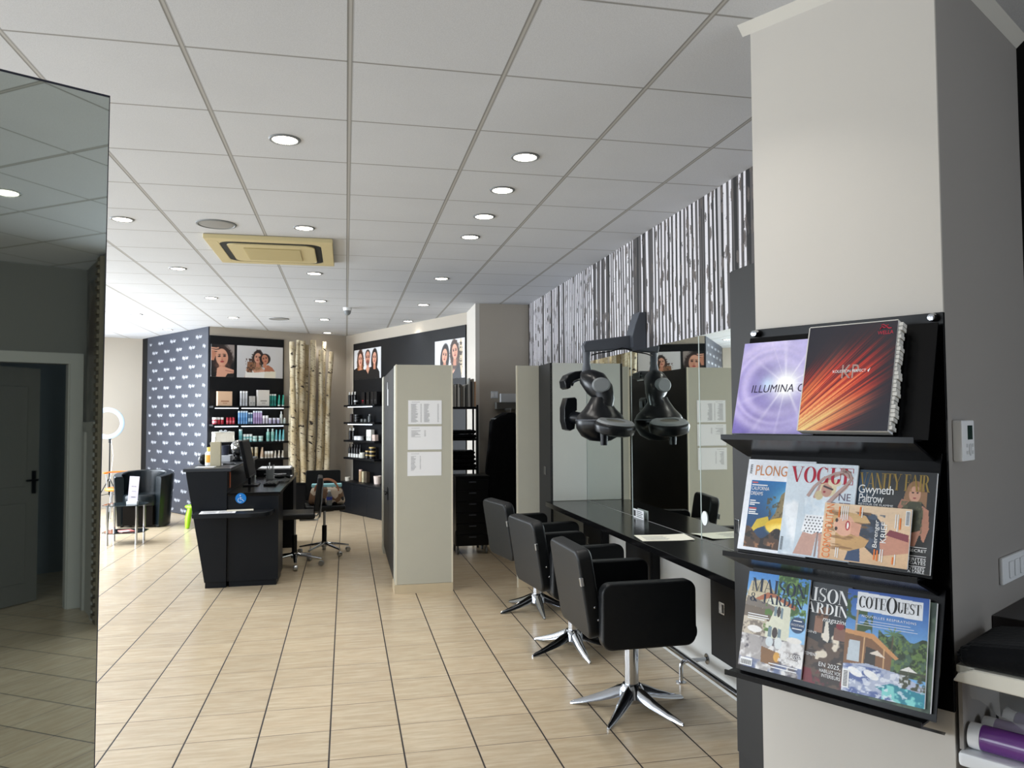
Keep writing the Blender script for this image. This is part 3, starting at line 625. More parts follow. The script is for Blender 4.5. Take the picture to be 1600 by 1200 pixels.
b = nb(); lathe(b, [(0.0, -0.035), (0.05, -0.035), (0.055, 0.0)], 24); obj('housing', b, M_WPL, t); b = nb(); lathe(b, [(0, -0.095), (0.02, -0.09), (0.036, -0.072), (0.042, -0.05), (0.042, -0.035)], 24); obj('dome', b, M_GPL2, t)
# cassette air conditioner
t = thing('ceiling_air_conditioner', 'yellowed square cassette air conditioner set in the ceiling', 'air conditioner', (-0.57, 6.42, CEIL))
b = nb(); hw = 0.465
pts = rrect(-hw, hw, -hw, hw, 0.02, 3); inn = rrect(-0.375, 0.375, -0.375, 0.375, 0.09, 8)
box(b, -hw, hw, -hw, -0.375, -0.035, 0, 0.006); box(b, -hw, hw, 0.375, hw, -0.035, 0, 0.006); box(b, -hw, -0.375, -0.3751, 0.3751, -0.035, 0, 0.006); box(b, 0.375, hw, -0.3751, 0.3751, -0.035, 0, 0.006)
for sx in (-1, 1):
    for sy in (-1, 1):
        P = [(sx*0.376, sy*0.376)]+[(sx*(0.275+0.1*math.cos(a)), sy*(0.275+0.1*math.sin(a))) for a in [R(90*i/8) for i in range(9)]]
        prism(b, P, -0.034, -0.001, 'z')
obj('outer_panel', b, M_AC, t)
b = nb(); prism(b, rrect(-0.374, 0.374, -0.374, 0.374, 0.09, 8), -0.0335, -0.001, 'z'); obj('air_slot', b, mat('dark_slot', (22, 24, 24), 0.6), t)
b = nb(); prism(b, rrect(-0.325, 0.325, -0.325, 0.325, 0.07, 8), -0.042, -0.034, 'z', 0.008); ip = obj('centre_panel', b, M_AC, t)
b = nb(); box(b, -0.21, 0.21, -0.21, 0.21, -0.046, -0.042)
obj('intake_grille', b, M_ACG, ip)
b = nb()
for i in range(21): box(b, -0.21, 0.21, -0.205+i*0.0205, -0.198+i*0.0205, -0.051, -0.046)
obj('grille_bars', b, M_AC, ip)

# ================================================================== RIGHT STATION: false wall, mirrors, counter
t = thing('mirror_wall_unit', 'white backing unit carrying the styling mirrors, below the birch wallpaper', 'wall unit', (1.99, 4.6, 0))
b = nb(); box(b, 1.994, 2.16, 3.04, 8.2, 0.0, 1.945); obj('carcass', b, mat('white_laminate', (214, 214, 210), 0.5, noise=0.03, nscale=5), t, True)
ys = [6.22, 5.18, 4.10, 3.04]; tops = [1.945]*4
for i in range(3):
    b = nb(); box(b, 1.988, 1.9938, ys[i+1]+0.002, ys[i]-0.002, 0.7815, 1.945)
    o = solo('wall_mirror', b, M_MIR, ['wall mirror pane farthest along the counter, behind the hood dryer arm', 'middle wall mirror pane above the counter, reflecting the hood dryer', 'wall mirror pane nearest the tall dark cabinet, reflecting the price sheets'][i], 'mirror', group='styling mirror panes')
    for yy in (ys[i+1]+0.002, ys[i]-0.002): b = nb(); box(b, 1.9865, 1.988, yy-0.0015, yy+0.0015, 0.7815, 1.945); obj('polished_edge', b, mat('glass_edge', (200, 210, 206), 0.2), o)
t = thing('styling_counter', 'long black worktop running under the wall mirrors', 'counter', (1.8, 4.6, 0))
b = nb(); box(b, 1.62, 1.987, 3.03, 6.215, 0.742, 0.78, 0.003); obj('worktop', b, M_CTR, t, True)
b = nb(); box(b, 1.86, 1.985, 3.03, 6.215, 0.705, 0.741); obj('support_batten', b, M_BLK, t, True)
for i, (yc, hw_) in enumerate(((3.47, 0.41), (4.943, 0.225), (5.93, 0.225))):
    t = thing('drawer_box', ['black flush drawer under the counter nearest the tall dark cabinet', 'black flush drawer under the counter, beyond the nearest salon chair', 'black flush drawer under the counter, beyond the middle salon chair'][i], 'drawer unit', (1.96, yc, 0.2), 0, 'drawers under the counter')
    b = nb(); box(b, -0.02, 0.0335, -hw_, hw_, 0, 0.504, 0.001, 1); obj('body', b, M_BLK, t)
    b = nb(); box(b, -0.034, -0.0205, -hw_+0.002, hw_-0.002, 0.003, 0.50, 0.002, 1); dr = obj('drawer_front', b, M_BLK, t)
    b = nb(); yy = 0.28 if i == 0 else 0.1
    box(b, -0.036, -0.0345, yy-0.03, yy+0.03, 0.248, 0.308); obj('handle', b, M_CHR, dr)
    b = nb(); box(b, -0.0375, -0.0362, yy-0.022, yy-0.004, 0.256, 0.300); obj('handle_recess', b, M_BPL, dr)
t = thing('foot_rail', 'chrome foot rail on bent brackets under the counter', 'foot rail', (1.86, 4.6, 0))
b = nb(); tube(b, [(1.86, 3.05, 0.135), (1.86, 6.1, 0.135)], 0.016, 14); obj('rail', b, M_CHR, t, True)
for yy in (4.065, 5.55):
    b = nb(); tube(b, [(1.834, yy, 0.0), (1.834, yy, 0.085)]+[(1.834+0.03*(1-math.cos(a)), yy, 0.085+0.03*math.sin(a)) for a in [R(15*i) for i in range(1, 7)]]+[(1.992, yy, 0.118)], 0.012, 12)
    lathe(b, [(0.03, 0), (0.03, 0.004), (0.012, 0.006)], 20, Matrix.Translation((1.834, yy, 0))); lathe(b, [(0.03, 0), (0.03, 0.004), (0.012, 0.006)], 20, Matrix.Translation((1.9935, yy, 0.118)) @ Matrix.Rotation(R(-90), 4, 'Y')); obj('bracket', b, M_CHR, t, True)
# tall dark cabinet beside the mirrors
t = thing('tall_cabinet', 'tall charcoal cabinet between the mirrors and the magazine pillar', 'cabinet', (1.9, 2.85, 0))
b = nb(); box(b, 1.62, 2.16, 2.68, 3.025, 0, 2.106, 0.002); obj('body', b, M_BLKG, t, True)
b = nb(); box(b, 1.612, 1.6195, 2.69, 3.02, 0.08, 2.1, 0.001); d_ = obj('door', b, M_BLKG, t, True)
b = nb(); box(b, 1.606, 1.6118, 2.965, 3.0, 0.99, 1.05, 0.002); obj('handle', b, M_CHR, d_, True)
# cream closet with dark doors in the middle of the room
def closet():
    t = thing('tall_closet', 'cream ended dark closet mid room, three price sheets on its end', 'closet', (0.65, 7.7, 0))
    b = nb(); box(b, 0.43, 0.89, 6.62, 8.84, 0.005, 1.928); obj('carcass', b, M_BROWN, t, True)
    b = nb(); box(b, 0.415, 0.899, 6.6, 6.619, 0.075, 1.932, 0.002); box(b, 0.412, 0.4295, 6.6195, 6.86, 0.075, 1.932); obj('end_panel', b, M_CREAM, t, True)
    b = nb(); box(b, 0.412, 0.8995, 6.592, 6.6, 0.0, 0.074); box(b, 0.404, 0.412, 6.592, 6.86, 0.0, 0.074); obj('plinth', b, M_TILEP, t, True)
    b = nb(); box(b, 0.412, 0.424, 6.5985, 6.604, 0.075, 1.934); box(b, 0.888, 0.9, 6.5985, 6.604, 0.075, 1.934); obj('edge_band', b, M_CREAME, t, True)
    b = nb(); box(b, 0.40, 0.43, 8.56, 8.84, 0.0, 1.93, 0.002); obj('end_post', b, M_CREAM, t, True)
    for y0, y1 in ((6.88, 7.715), (7.725, 8.55)):
        b = nb(); box(b, 0.41, 0.4295, y0, y1, 0.08, 1.925, 0.002); d = obj('door', b, M_BLKG, t, True)
        yc = 7.70 if y0 < 7 else 7.80
        b = nb(); tube(b, [(0.41, yc, 0.74), (0.385, yc, 0.74), (0.38, yc+(0.1 if y0 > 7 else -0.1), 0.74)], 0.008, 10); box(b, 0.403, 0.41, yc-0.02, yc+0.02, 0.67, 0.79, 0.002); obj('handle', b, M_BPL, d, True)
closet()
b = nb(); box(b, -0.06, 0.06, -0.004, 0, 0, 0.16); tube(b, [(-0.03, -0.006, 0.16), (0.0, -0.006, 0.23), (0.03, -0.006, 0.16)], 0.002, 6)
solo('hanging_door_sign', b, M_WPL, 'small white sign hanging on the dark door side of the middle closet', 'sign', (0.4085, 7.73, 1.60), R(-90))
# closet 2 at the end of the counter
t = thing('counter_end_closet', 'cream and dark closet standing at the far end of the counter', 'closet', (1.7, 6.8, 0))
b = nb(); box(b, 1.69, 1.985, 6.6195, 7.5, 0.005, 1.93); obj('carcass', b, M_BROWN, t, True)
b = nb(); box(b, 1.462, 1.668, 6.6, 6.619, 0.075, 1.934, 0.002); obj('end_panel', b, M_CREAM, t, True)
b = nb(); box(b, 1.4615, 1.472, 6.5985, 6.604, 0.0, 1.934); box(b, 1.474, 1.478, 6.599, 6.604, 0.075, 1.934); obj('edge_band', b, M_CREAME, t, True)
b = nb(); box(b, 1.474, 1.668, 6.592, 6.6, 0, 0.074); obj('plinth', b, M_TILEP, t, True)
b = nb(); box(b, 1.69, 1.985, 6.24, 6.61, 0.005, 1.93); obj('front_box', b, M_CREAM, t, True)
b = nb(); box(b, 1.672, 1.985, 6.222, 6.239, 0.782, 1.933, 0.001); obj('front_panel', b, mat('pale_laminate', (200, 202, 196), 0.5, noise=0.02, nscale=6), t, True)
b = nb(); box(b, 1.668, 1.689, 6.222, 6.619, 0.0, 1.934, 0.001); d_ = obj('dark_door', b, M_BLKG, t, True)
b = nb(); box(b, 1.66, 1.668, 6.35, 6.37, 0.99, 1.06, 0.002); box(b, 1.66, 1.668, 6.39, 6.41, 0.99, 1.06, 0.002); obj('handle', b, M_CHR, d_, True)
# price sheets on the middle closet
sheets = [(0.518, 1.424, 0.287, 0.204), (0.515, 1.207, 0.29, 0.199), (0.512, 0.985, 0.29, 0.203)]
for i, (x, z, wd, ht) in enumerate(sheets):
    t = thing('price_sheet', ['upper price sheet on the closet end, densely printed in two columns', 'middle price sheet on the closet end, with a short block of print', 'lower price sheet on the closet end, with a narrow printed list'][i], 'paper', (x, 6.5975, z), 0, 'price sheets on the closet end')
    b = nb(); box(b, 0, wd, -0.0006, 0.0006, 0, ht); obj('page', b, M_WHITE, t)
    b = nb(); rs = random.Random(i)
    def rows(x0, x1, z0, z1, n, fill=(0.5, 1.0)):
        for k_ in range(n):
            zz = z1-(z1-z0)*k_/n; L = (x1-x0)*rs.uniform(*fill); box(b, x0, x0+L, -0.0012, -0.0007, zz-0.0022, zz-0.0004)
    rows(0.03, 0.1, ht-0.022, ht-0.014, 1, (1, 1))
    if i == 0: rows(0.025, 0.085, 0.015, ht-0.03, 30); rows(0.105, 0.115, 0.015, ht-0.03, 30, (0.8, 1)); rows(0.135, 0.185, 0.015, ht-0.03, 30); rows(0.25, 0.262, 0.015, ht-0.03, 30, (0.8, 1))
    elif i == 1: rows(0.03, 0.12, ht-0.095, ht-0.035, 10, (0.3, 1)); rows(0.14, 0.155, ht-0.09, ht-0.035, 9, (0.8, 1))
    else: rows(0.03, 0.075, ht-0.16, ht-0.035, 20); rows(0.105, 0.115, ht-0.15, ht-0.035, 19, (0.8, 1))
    obj('printed_text', b, M_GINK, t)
# small things on the counter
t = thing('counter_card', 'small white printed card standing against the mirror on the counter', 'card', (1.974, 5.03, 0.7805), R(-90))
b = nb(); box(b, -0.095, 0.095, -0.003, 0, 0, 0.06); obj('card_sheet', b, M_WPL, t)
b = nb(); box(b, -0.085, -0.05, -0.0045, -0.003, 0.01, 0.05)
for i in range(4): box(b, -0.03, 0.08-0.02*(i % 2), -0.0045, -0.003, 0.01+i*0.012, 0.014+i*0.012)
obj('card_print', b, M_INK, t)
b = nb(); prism(b, circ(0, 0, 0.036, 28, 0.04), -0.0015, 0, 'y'); solo('round_sticker', b, M_WPL, 'round white sticker on the seam between two mirror panes', 'sticker', (1.9862, 4.055, 0.905), R(-90))
t = thing('printed_sheet', 'cream printed sheet lying on the black counter', 'paper', (1.80, 4.20, 0.7802), R(-8))
b = nb(); zf = lambda x_: 0.0008+0.35*max(0.0, x_-0.03)**2
xs_ = [-0.15+0.3*j/14 for j in range(15)]
prism(b, [(x_, zf(x_)) for x_ in xs_]+[(x_, zf(x_)+0.0008) for x_ in xs_[::-1]], -0.11, 0.11, 'y'); obj('page', b, mat('cream_paper', (238, 234, 218), 0.7), t)
b = nb()
for k_ in range(8): box(b, -0.12, 0.005+0.01*(k_ % 3), -0.07+k_*0.018, -0.066+k_*0.018, 0.0017, 0.002)
obj('printed_text', b, M_GINK, t)

# ================================================================== SALON CHAIRS
def salon_chair(label, loc, rot, a0):
    t = thing('salon_chair', label, 'chair', loc, rot, 'black salon chairs along the counter')
    for s in (-1, 1):
        b = nb(); prism(b, rrect(-0.265, 0.21, 0.39, 0.70, 0.05, 7), s*0.25, s*0.315, 'y', 0.012, 3); obj('armrest', b, M_LEA, t)
    b = nb(); box(b, -0.21, 0.235, -0.247, 0.247, 0.40, 0.52, 0.03, 4); box(b, 0.16, 0.262, -0.24, 0.24, 0.385, 0.47, 0.035, 4); obj('seat', b, M_LEA, t)
    b = nb(); Mb = Matrix.Translation((-0.225, 0, 0.43)) @ Matrix.Rotation(R(-9), 4, 'Y')
    prism(b, rrect(-0.243, 0.243, 0.0, 0.43, 0.055, 7), -0.075, 0.0, 'x', 0.016, 3, Mb); br = obj('backrest', b, M_LEA, t)
    b = nb(); box(b, -0.085, -0.068, -0.262, -0.243, 0.27, 0.31, 0.002, 1, Mb); obj('maker_tag', b, M_CHRR, br)
    b = nb()
    for z in (0.06, 0.0): ball(b, (-0.262-z*0.3, -0.246, 0.52+z), 0.006, 8, 6)
    obj('bolt_heads', b, M_CHR, t)
    b = nb(); box(b, -0.09, 0.09, -0.09, 0.09, 0.37, 0.385); cyl(b, 0, 0, 0.10, 0.37, 0.036, 24); obj('column', b, M_CHR, t)
    b = nb(); box(b, -0.04, -0.036, -0.022, 0.022, 0.32, 0.365); b.transform(Matrix.Rotation(R(62), 4, 'Z')); obj('label_tag', b, M_WPL, t)
    b = nb(); tube(b, [(0, 0.04, 0.36), (0.0, -0.06, 0.36), (0, -0.085, 0.36)], 0.006, 8); obj('lock_lever', b, M_CHR, t)
    b = nb(); lathe(b, [(0.045, 0.125), (0.062, 0.10), (0.068, 0.06), (0.05, 0.035), (0.0, 0.035)], 24); hb = obj('base_hub', b, M_CHR, t)
    for k_ in range(5):
        a = R(a0+72*k_)-rot; ca, sa = math.cos(a), math.sin(a); b = nb()
        prof = [(0.03, 0.10, 0.034, 0.03), (0.08, 0.082, 0.032, 0.026), (0.15, 0.055, 0.026, 0.020), (0.23, 0.03, 0.019, 0.014), (0.30, 0.012, 0.010, 0.009), (0.315, 0.007, 0.006, 0.006)]
        rings = []
        for r_, z, wd, ht in prof:
            rings.append([b.verts.new((r_*ca-v*sa, r_*sa+v*ca, max(0.001, z+h_))) for v, h_ in ((-wd, -ht), (wd, -ht), (wd*0.75, ht*0.35), (0, ht), (-wd*0.75, ht*0.35))])
        for A, B_ in zip(rings, rings[1:]):
            for i in range(5): b.faces.new((A[i], A[(i+1) % 5], B_[(i+1) % 5], B_[i]))
        b.faces.new(rings[0]); b.faces.new(rings[-1]); bmesh.ops.recalc_face_normals(b, faces=b.faces[:]); obj('base_leg', b, M_CHR, t, ang=50)
    return t
salon_chair('nearest black salon chair on a chrome star base at the counter', (1.43, 3.77, 0), R(1), 156)
salon_chair('middle black salon chair of the three at the counter', (1.43, 4.80, 0), R(7), 128)
salon_chair('farthest black salon chair at the counter, beside the end closet', (1.45, 5.83, 0), R(10), 122)

# ================================================================== HOOD DRYER
t = thing('hood_dryer', 'black multi-arm hair processor on a wall arm over the mirrors', 'hair dryer', (2.0, 5.4, 0))
b = nb(); prism(b, [(2.055, 1.99), (2.1, 1.955), (2.163, 1.955), (2.163, 2.25), (2.11, 2.25), (2.075, 2.16), (2.05, 2.07)], 5.31, 5.46, 'y', 0.01); obj('wall_bracket', b, M_GPL, t, True)
b = nb(); prism(b, [(2.075, 1.982), (2.075, 2.085), (1.715, 2.035), (1.69, 2.0), (1.70, 1.955)], 5.36, 5.425, 'y', 0.012, 3); obj('arm', b, M_GPL, t, True)
b = nb(); tube(b, [(2.06, 5.35, 1.97), (1.98, 5.345, 1.985), (1.9, 5.35, 1.96), (1.8, 5.35, 1.945), (1.75, 5.36, 1.93)], 0.005, 6); obj('cable', b, M_BPL, t, True)
b = nb(); lathe(b, [(0.024, 2.0), (0.028, 1.96), (0.026, 1.87), (0.034, 1.83), (0.042, 1.76), (0.05, 1.74)], 20, Matrix.Translation((1.725, 5.395, 0))); obj('drop_tube', b, M_GPL, t, True)
# spine: lobe and neck sweeping down to the body; the head runs parallel to the wall
b = nb(); tube(b, [(1.725, 5.40, 1.80), (1.735, 5.36, 1.76), (1.755, 5.27, 1.715), (1.785, 5.22, 1.66), (1.80, 5.20, 1.60), (1.775, 5.20, 1.54), (1.76, 5.20, 1.47)],
     [(0.05, 0.03), (0.08, 0.075), (0.088, 0.098), (0.078, 0.09), (0.056, 0.07), (0.07, 0.08), (0.11, 0.12)], 20); up = obj('spine', b, M_BPL, t, True, ang=70)
b = nb(); lathe(b, [(0, 0.004), (0.046, 0.004), (0.056, -0.006), (0.056, -0.03)], 28, Matrix.Translation((1.752, 5.145, 1.705)) @ Matrix.Rotation(R(-14), 4, 'Z') @ Matrix.Rotation(R(90), 4, 'X') @ Matrix.Diagonal((1.15, 0.95, 1, 1))); obj('side_disc', b, M_GPL2, up, True)
b = nb(); lathe(b, [(0.0, 1.305), (0.075, 1.312), (0.135, 1.345), (0.17, 1.40), (0.175, 1.45), (0.158, 1.492), (0.115, 1.535), (0.08, 1.585), (0.062, 1.62)], 32, Matrix.Translation((1.765, 5.22, 0))); bd = obj('dryer_body', b, M_BPL, t, True, ang=60)
b = nb(); lathe(b, [(0.1745, 1.462), (0.1765, 1.458), (0.1745, 1.454)], 32, Matrix.Translation((1.765, 5.22, 0))); obj('seam_ring', b, M_GPL, bd, True)
b = nb(); prism(b, [(1.600, 1.70), (1.592, 1.75), (1.62, 1.795), (1.68, 1.822), (1.75, 1.828), (1.79, 1.815), (1.79, 1.775), (1.72, 1.768), (1.67, 1.752), (1.65, 1.73), (1.642, 1.698), (1.62, 1.688)], 5.52, 5.68, 'y', 0.012, 3); tube(b, [(1.75, 5.6, 1.80), (1.745, 5.45, 1.79), (1.74, 5.36, 1.77)], 0.034, 12); u1 = obj('upper_heater_pad', b, M_BPL, t, True)
b = nb(); prism(b, [(1.652, 1.715), (1.662, 1.745), (1.70, 1.760), (1.755, 1.765), (1.75, 1.757), (1.705, 1.75), (1.672, 1.735), (1.66, 1.71)], 5.535, 5.665, 'y'); obj('heater_reflector', b, M_CHR, u1, True)
b = nb(); tube(b, [(1.74, 5.34, 1.46), (1.715, 5.5, 1.47), (1.69, 5.62, 1.475)], [0.05, 0.042, 0.05], 14); obj('side_arm', b, M_BPL, t, True)
b = nb(); prism(b, [(1.635, 1.625), (1.70, 1.63), (1.715, 1.615), (1.715, 1.53), (1.70, 1.52), (1.69, 1.47), (1.70, 1.42), (1.695, 1.39), (1.66, 1.375), (1.628, 1.385), (1.612, 1.45), (1.612, 1.55)], 5.60, 5.74, 'y', 0.012); u2 = obj('side_heater_pad', b, M_BPL, t, True)
b = nb(); tube(b, [(1.722, 5.67, 1.55), (1.724, 5.67, 1.575), (1.722, 5.67, 1.60)], [(0.03, 0.005)]*3, 12); obj('heater_reflector', b, M_GPL, u2, True)
Mr = Matrix.Translation((1.792, 4.98, 1.415)) @ Matrix.Rotation(R(11), 4, 'X') @ Matrix.Rotation(R(4), 4, 'Y')
b = nb(); lathe(b, [(0.0, -0.055), (0.10, -0.055), (0.135, -0.04), (0.143, 0.0), (0.134, 0.022), (0.118, 0.032)], 32, Mr, sx=1.0, sy=0.95); fr = obj('front_heater_ring', b, M_BPL, t, True, ang=50)
b = nb(); lathe(b, [(0.066, 0.033), (0.068, 0.042), (0.118, 0.040), (0.132, 0.026)], 32, Mr, sx=1.0, sy=0.95); obj('ring_cover', b, M_GPL2, fr, True)
b = nb(); lathe(b, [(0, 0.032), (0.066, 0.036)], 32, Mr, sx=1.0, sy=0.95); obj('ring_core', b, mat('core_grey', (88, 86, 76), 0.5), fr, True)
b = nb(); tube(b, [(1.785, 5.03, 1.40), (1.78, 5.1, 1.41), (1.77, 5.16, 1.43)], 0.05, 12); obj('ring_arm', b, M_BPL, t, True)
b = nb(); cyl(b, 1.735, 5.05, 1.285, 1.38, 0.024, 16, 0.028); obj('bottom_nozzle', b, M_BPL, t, True)

# ================================================================== PRODUCT WALLS
def pcol(c, rough=0.35, metal=0.0): return mat('pack_%d_%d_%d_%d' % (c[0], c[1], c[2], int(metal*10)), c, rough, metal)
def product(kind, F, s, off, z, wd, h, c, cap, label, cat, name, grp=None, metal=0.0, band=None):
    t = thing(name, label, cat, F.p(s, off, z), F.rot, grp); r = wd/2; m = pcol(c, 0.32, metal); mc = pcol(cap, 0.3)
    b = nb()
    if kind == 'bottle':
        lathe(b, [(0, 0), (r*0.92, 0.0), (r, 0.006), (r, h*0.70), (r*0.85, h*0.76), (r*0.45, h*0.79)], 18); obj('bottle_body', b, m, t)
        b = nb(); lathe(b, [(r*0.5, h*0.785), (r*0.52, h*0.99), (r*0.45, h), (0, h)], 16); obj('cap', b, mc, t)
    elif kind == 'slim':
        lathe(b, [(0, 0), (r*0.95, 0.0), (r, 0.005), (r, h*0.86), (r*0.96, h*0.87)], 18); obj('bottle_body', b, m, t)
        b = nb(); lathe(b, [(r*0.98, h*0.872), (r*0.98, h*0.99), (r*0.9, h), (0, h)], 18); obj('cap', b, mc, t)
    elif kind == 'pump':
        lathe(b, [(0, 0), (r, 0.0), (r, h*0.28)], 18); obj('base_band', b, mc, t)
        b = nb(); lathe(b, [(r, h*0.281), (r, h*0.6), (r*0.6, h*0.8), (r*0.35, h*0.83), (r*0.3, h)], 18); obj('bottle_body', b, m, t)
        b = nb(); box(b, -r*0.35, r*0.95, -0.005, 0.005, h, h+0.01, 0.002); obj('pump_head', b, m, t)
    elif kind == 'jar':
        lathe(b, [(0, 0), (r*0.95, 0.0), (r, 0.005), (r, h*0.66)], 22); obj('jar_body', b, m, t)
        b = nb(); lathe(b, [(r*1.03, h*0.665), (r*1.03, h*0.97), (r*0.97, h), (0, h)], 22); obj('lid', b, mc, t)
    elif kind == 'tube':
        tube(b, [(0, 0, 0.02), (0, 0, h*0.5), (0, 0, h)], [(r*0.75, r*0.75), (r*0.85, r*0.6), (r*1.0, 0.003)], 18); b.transform(Matrix.Identity(4)); obj('tube_body', b, m, t)
        b = nb(); lathe(b, [(0, 0), (r*0.7, 0), (r*0.74, 0.021), (0, 0.021)], 18); obj('cap', b, mc, t)
    elif kind == 'box':
        box(b, -r, r, -min(0.03, r), min(0.03, r), 0, h, 0.0015, 1); obj('carton', b, m, t)
        b = nb(); box(b, -r*0.55, r*0.55, -min(0.03, r)-0.0008, -min(0.03, r)-0.0002, h*0.28, h*0.36); box(b, -r*0.3, r*0.3, -min(0.03, r)-0.0008, -min(0.03, r)-0.0002, h*0.16, h*0.2); obj('printed_mark', b, mc, t)
    if band and kind in ('bottle', 'slim', 'jar'):
        b = nb(); k0 = 0.2 if kind != 'jar' else 0.15; k1 = 0.5; lathe(b, [(r*1.008, h*k0), (r*1.012, h*(k0+0.02)), (r*1.012, h*(k1-0.02)), (r*1.008, h*k1)], 18)
        for f in list(b.faces):
            if len(f.verts) > 4: b.faces.remove(f)
        obj('label_band', b, pcol(band), t)
    return t
def shelf(F, s0, s1, dep, z, label, leds=(), th=0.03):
    t = thing('wall_shelf', label, 'shelf', F.p(0, 0, z), F.rot)
    b = nb(); box(b, s0, s1, -dep, -0.0185, -th, 0, 0.001, 1); obj('board', b, M_BLK, t)
    for a, c in leds:
        b = nb(); box(b, a, c, -dep+0.006, -dep+0.03, -th-0.012, -th-0.0005); o = obj('led_strip', b, M_LED, t)
    return t
ZB = [1.665, 1.395, 1.125, 0.868]
for i, z in enumerate(ZB):
    shelf(FB, -0.0+0.003, 1.165, 0.18, z, ['top black shelf of the left product wall, lit by a strip', 'second black shelf of the left product wall, lit by a strip', 'third black shelf of the left product wall', 'lowest black shelf of the left product wall'][i], ((0.04, 0.375), (0.43, 1.08)) if i < 2 else ())
ZR = [1.685, 1.41, 1.125, 0.85]
for i, z in enumerate(ZR):
    shelf(FRW, 0.30, 1.36, 0.18, z, ['top black shelf of the right product wall, lit by a strip', 'second black shelf of the right product wall, lit by a strip', 'third black shelf of the right product wall', 'lowest black shelf of the right product wall'][i], ((0.44, 1.24),) if i < 2 else ())
O = 0.09
def run(F, z, kind, xs, wd, h, c, cap, noun, cat, name, where, grp, off=O, **k):
    for i, s in enumerate(xs):
        o_ = ordn(i, len(xs)); lab = ('%s %s, %s' % (o_.replace(' from the left', ' from left'), noun, where.replace('on the ', '').replace(' of the', ' of').replace('second', '2nd').replace('third', '3rd'))) if o_ else '%s %s' % (noun, where)
        product(kind, F, s, off, z, wd, h, c, cap, lab, cat, name, grp, **k)
W1 = 'on the top shelf of the left product wall'; W2 = 'on the second shelf of the left product wall'; W3 = 'on the third shelf of the left product wall'; W4 = 'on the lowest shelf of the left product wall'
z = ZB[0]
product('box', FB, 0.195, O, z, 0.215, 0.215, (224, 190, 160), (170, 120, 90), 'square peach coloured gift box '+W1, 'box', 'gift_box')
run(FB, z, 'slim', (0.447, 0.487, 0.527), 0.037, 0.225, (196, 200, 206), (236, 238, 240), 'tall silver bottle', 'bottle', 'shampoo_bottle', W1, 'silver bottles', band=(176, 180, 186))
run(FB, z, 'box', (0.59, 0.635), 0.042, 0.15, (190, 188, 184), (120, 118, 116), 'small grey carton', 'box', 'product_carton', W1, 'small grey cartons')
product('box', FB, 0.782, O, z, 0.185, 0.245, (222, 218, 212), (150, 146, 142), 'large pale marbled box '+W1, 'box', 'gift_box')
run(FB, z, 'slim', (0.90, 0.938, 0.976), 0.035, 0.185, (28, 140, 128), (236, 240, 240), 'dark teal bottle', 'bottle', 'shampoo_bottle', W1, 'dark teal bottles', band=(20, 112, 104))
run(FB, z, 'tube', (1.04, 1.105), 0.06, 0.175, (40, 150, 130), (226, 240, 236), 'teal squeeze tube', 'tube', 'squeeze_tube', W1, 'teal tubes')
z = ZB[1]
run(FB, z, 'jar', (0.06,), 0.07, 0.10, (176, 34, 52), (240, 240, 240), 'wide red jar with a white lid', 'jar', 'cream_jar', W2, None, band=(214, 150, 156))
run(FB, z, 'jar', (0.118, 0.168), 0.042, 0.10, (182, 36, 54), (240, 240, 240), 'small red jar with a white lid', 'jar', 'cream_jar', W2, 'small red jars')
run(FB, z, 'slim', (0.245, 0.29, 0.335), 0.038, 0.10, (190, 40, 60), (150, 24, 40), 'short red bottle', 'bottle', 'serum_bottle', W2, 'short red bottles', band=(220, 120, 130))
run(FB, z, 'slim', (0.42, 0.457, 0.494, 0.531), 0.035, 0.195, (118, 170, 222), (214, 230, 244), 'light blue bottle', 'bottle', 'shampoo_bottle', W2, 'light blue bottles', band=(84, 140, 200))
run(FB, z, 'slim', (0.572, 0.608), 0.034, 0.17, (72, 106, 140), (220, 232, 240), 'slate blue bottle', 'bottle', 'shampoo_bottle', W2, 'slate blue bottles', band=(180, 205, 224))
run(FB, z, 'slim', (0.648, 0.684, 0.720, 0.756), 0.034, 0.195, (186, 164, 206), (230, 236, 246), 'lilac bottle', 'bottle', 'shampoo_bottle', W2, 'lilac bottles', band=(160, 134, 184))
run(FB, z, 'jar', (0.800, 0.848), 0.044, 0.125, (196, 190, 204), (240, 240, 244), 'tall clear jar', 'jar', 'cream_jar', W2, 'tall clear jars')
run(FB, z, 'jar', (0.900, 0.966, 1.030), 0.056, 0.088, (176, 168, 196), (214, 214, 226), 'low lilac jar', 'jar', 'cream_jar', W2, 'low lilac jars')
run(FB, z, 'bottle', (1.078,), 0.042, 0.19, (206, 212, 208), (232, 236, 236), 'tall white bottle', 'bottle', 'lotion_bottle', W2, None)
run(FB, z, 'bottle', (1.132,), 0.05, 0.09, (176, 186, 180), (240, 240, 240), 'small pale bottle at the right end', 'bottle', 'serum_bottle', W2, None)
z = ZB[2]
run(FB, z, 'slim', (0.442,), 0.05, 0.19, (140, 200, 206), (220, 238, 240), 'tall aqua bottle standing alone', 'bottle', 'shampoo_bottle', W3, None, band=(96, 176, 186))
run(FB, z, 'jar', (0.505, 0.552, 0.598), 0.044, 0.115, (110, 190, 192), (236, 242, 242), 'small aqua jar with a white lid', 'jar', 'cream_jar', W3, 'small aqua jars', band=(206, 232, 232))
run(FB, z, 'jar', (0.662, 0.752), 0.07, 0.085, (120, 186, 180), (196, 220, 214), 'wide green jar', 'jar', 'cream_jar', W3, 'wide green jars', band=(214, 232, 226))
run(FB, z, 'bottle', (0.868, 0.940), 0.052, 0.19, (140, 192, 182), (206, 226, 220), 'tall sea green bottle', 'bottle', 'shampoo_bottle', W3, 'tall sea green bottles', band=(108, 170, 160))
